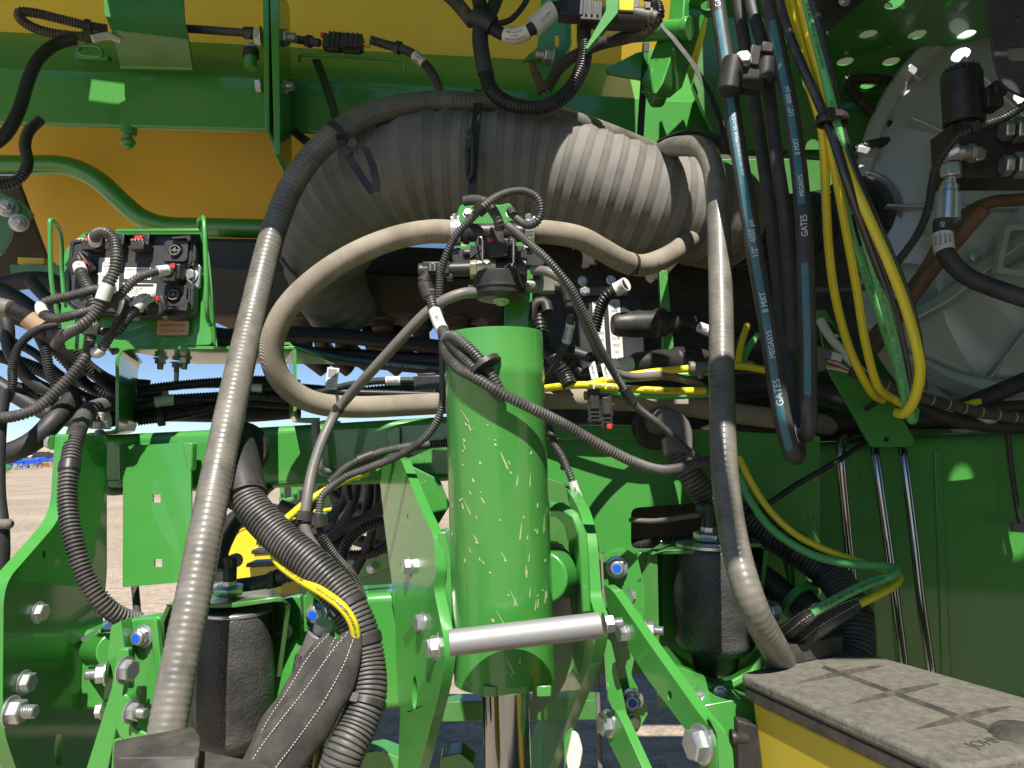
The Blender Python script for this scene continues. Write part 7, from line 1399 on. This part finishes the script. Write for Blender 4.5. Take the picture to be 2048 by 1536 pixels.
def rconn(a, b, r, label, m=M_blk, tag=None):
    t = thing('harness_connector', label, 'connector', (a + b) / 2 - Vector((0, 0, r)), 'round black connectors in the recess'); ax = (b - a).normalized(); Ln = (b - a).length
    part('shell', lathe([(0, r * .7), (Ln * .06, r * .9), (Ln * .25, r), (Ln * .5, r), (Ln * .52, r * 1.12), (Ln * .62, r * 1.12), (Ln * .64, r * .95), (Ln * .85, r * .85), (Ln, r * .5)], a, ax, 28), m, t, .0008)
    for k2 in range(20):
        n_ = ax.orthogonal().normalized(); q = ax.cross(n_); e = n_ * math.cos(k2 / 20 * 6.283) + q * math.sin(k2 / 20 * 6.283); part('grip_rib', obox(a + ax * Ln * .57 + e * r * 1.12, ax, ax.cross(e), e, Ln * .09, r * .1, r * .08), m, t, 0)
    return t
rconn(P(1225, 650, 1.5), P(1390, 645, 1.52), 27 * U(1.5), 'large black round connector in the recess, upper of two')
rconn(P(1262, 728, 1.42), P(1430, 716, 1.5), 24 * U(1.5), 'large black round connector with silvery boot, lower of two')
h = L('wiring_harness', [(1190, 660, 1.52), (1200, 620, 1.5), (1215, 590, 1.48), (1240, 575, 1.47), (1252, 568, 1.46)], 12, M_loom, 'short harness ending in a white cap above the labelled module'); sleeve(h, 1242, 572, .03, M_tape, extra=.002, txt='X21', size=.008)
h = hose('boot', [(1232, 735, 1.41), (1262, 728, 1.42), (1290, 726, 1.43), (1318, 718, 1.44)], 16, M_grey, 'silvery rubber boot of the lower round connector', 'boot', style='loom', pitch=.02); sleeve(h, 1242, 733, .04, M_tape, extra=.001)
h = L('wiring_harness', [(1370, 648, 1.5), (1400, 655, 1.48), (1425, 665, 1.46)], 9, M_loom, 'short harness with white tag entering behind the right vinyl hose'); sleeve(h, 1412, 660, .03, M_tape, extra=.002, txt='EA1042', size=.007)
h = L('wiring_harness', [(1078, 620, 1.38), (1080, 650, 1.36), (1090, 690, 1.35), (1110, 720, 1.34), (1130, 750, 1.34), (1140, 770, 1.33)], 15, M_loom, 'fat black harness behind the white tag right of the cylinder top', pitch=.009)
h = L('wiring_harness', [(1060, 640, 1.36), (1070, 610, 1.36), (1090, 605, 1.36), (1096, 625, 1.35)], 12, M_rub, 'black rubber boot stub beside the valve post', style='smooth')
t = thing('taped_junction', 'black taped harness junction knotted above the hanging plugs', 'harness', P(1165, 760, 1.25))
for pts, r in (([(1126, 702, 1.24), (1150, 700, 1.235), (1175, 710, 1.23), (1188, 725, 1.23), (1194, 745, 1.23)], 9), ([(1134, 730, 1.24), (1150, 718, 1.235), (1170, 706, 1.23)], 7), ([(1155, 735, 1.24), (1165, 745, 1.235), (1180, 738, 1.23), (1186, 722, 1.23)], 8), ([(1120, 712, 1.25), (1135, 722, 1.24), (1160, 712, 1.235)], 6)): hose('branch', pts, r, M_loom, parent=t, style='loom')
hose('tape_wrap', [(1150, 705, 1.23), (1182, 715, 1.225)], 11, M_rub, parent=t)
t = thing('hanging_plug', 'pair of black locking plugs hanging on yellow wires before the green panel', 'plug', P(1198, 860, 1.2)); 
for i, (x, y0, y1, w) in enumerate(((1188, 778, 846, 12), (1212, 788, 858, 11))):
    f = Fr(x, (y0 + y1) / 2, 1.21, 2); H = (y1 - y0) / 2
    p = part('plug_housing', join(f.box(-w, w, -H, H, -8, 10), f.box(-w + 3, w - 3, -H * .2, H * .8, 8, 15), f.box(-w - 3, w + 3, -H * .3, 0, -6, 8), f.box(-w - 2, w + 2, -H * .9, -H * .7, -6, 10)), M_blk, t, .0012)
    for k2 in range(3): part('plug_rib', f.box(-w + 4, w - 4, -H * .9 + k2 * 8, -H * .9 + k2 * 8 + 3, 10, 13), M_blk, p, 0)
    tagx = part('wire_tag', Fr(x - 2 + i * 2, 742 + i * 2, 1.215, 12).box(-7, 8, -16, 18, -1.5, 1.5), M_white, t, .0003); facetext(tagx, Fr(x - 2 + i * 2, 742 + i * 2, 1.215, 102), 0, 0, 1.8, 'C18 M46', 6, M_ink)
    hose('wire', [(x, 756, 1.215), (x - 1, 768, 1.212), (x, 780, 1.21)], 2, M_hy if i else M_lime, parent=t)
part('orange_lock', Fr(1218, 853, 1.20).box(-5, 5, -5, 5, 0, 8), M_red, t, .0006)
h = L('wiring_harness', [(1096, 850, 1.3), (1108, 885, 1.28), (1125, 915, 1.27), (1140, 950, 1.26), (1148, 975, 1.26), (1158, 1000, 1.26)], 7.5, M_loomd, 'thin corrugated harness with white end tag before the green panel', pitch=.005); sleeve(h, 1152, 982, .03, M_tape, extra=.0015, txt='MF1', size=.006)
h = L('wiring_harness', [(660, 965, 1.34), (700, 930, 1.35), (760, 905, 1.36), (820, 893, 1.36), (900, 886, 1.36)], 9, M_loomd, 'corrugated harness crossing the cross beam behind the long looped one', pitch=.0055); tie(h, 735, 918, .03, .002, head=False)
t = thing('barcode_tag', 'white barcode tag hanging on the cables right of the tan hose loop', 'tag', P(665, 770, 1.3)); f = Fr(664, 757, 1.34, -6); part('paper', f.box(-12, 12, -22, 22, -1, 0), M_white, t, .0002)
for k2 in range(11): part('bar', f.box(-9 + k2 * 1.7, -9 + k2 * 1.7 + (1.0 if k2 % 3 else .6), 2, 19, .2, .4), M_ink, t, 0)
for k2 in range(3): facetext(t, f, 0, -4 - k2 * 6, .5, ['66 4201', '08 02', 'NS 11'][k2], 5.5, M_ink)
h = L('wiring_harness', [(560, 800, 1.42), (640, 785, 1.42), (700, 770, 1.42), (760, 762, 1.42), (830, 762, 1.42)], 8, M_loom, 'thin harness leading to the white ringed tag left of the cylinder'); sleeve(h, 785, 762, .028, M_tape, extra=.001, txt='DNVB9', size=.007)
t = thing('harness_connector', 'black harness connector just left of the cylinder above the tan hose', 'connector', P(860, 790, 1.42)); f = Fr(862, 766, 1.42, 2); part('housing', join(f.box(-34, 34, -14, 14, -10, 10), f.box(-26, 10, 12, 20, -6, 6), f.box(10, 30, -20, -10, -6, 8)), M_blk, t, .0015)

# walls added behind and to the right to keep light out
t = thing('light_block_walls', 'added dark green walls keeping light out behind the hoses and the fan', 'housing', Vector((1.2, 2.5, .9)))
part('sky_block_wall', obox(Vector((1.45, 2.52, 1.75)), Vector((1, 0, 0)), Vector((0, 1, 0)), ZP, 2.7, .02, 1.75), M_greend, t, .002)  # wall added to shut out the sky behind
part('side_shade_wall', obox(Vector((2.35, 1.5, 1.6)), Vector((1, 0, 0)), Vector((0, 1, 0)), ZP, .02, 2.2, 2.0), M_greend, t, .002)  # unseen wall added to cut light from the right
part('shelf_plate', obox(Vector((.85, 2.15, 2.02)), Vector((1, 0, 0)), Vector((0, 1, 0)), ZP, 1.3, .5, .01), M_greend, t, .002)  # plate added to close the recess to light from above
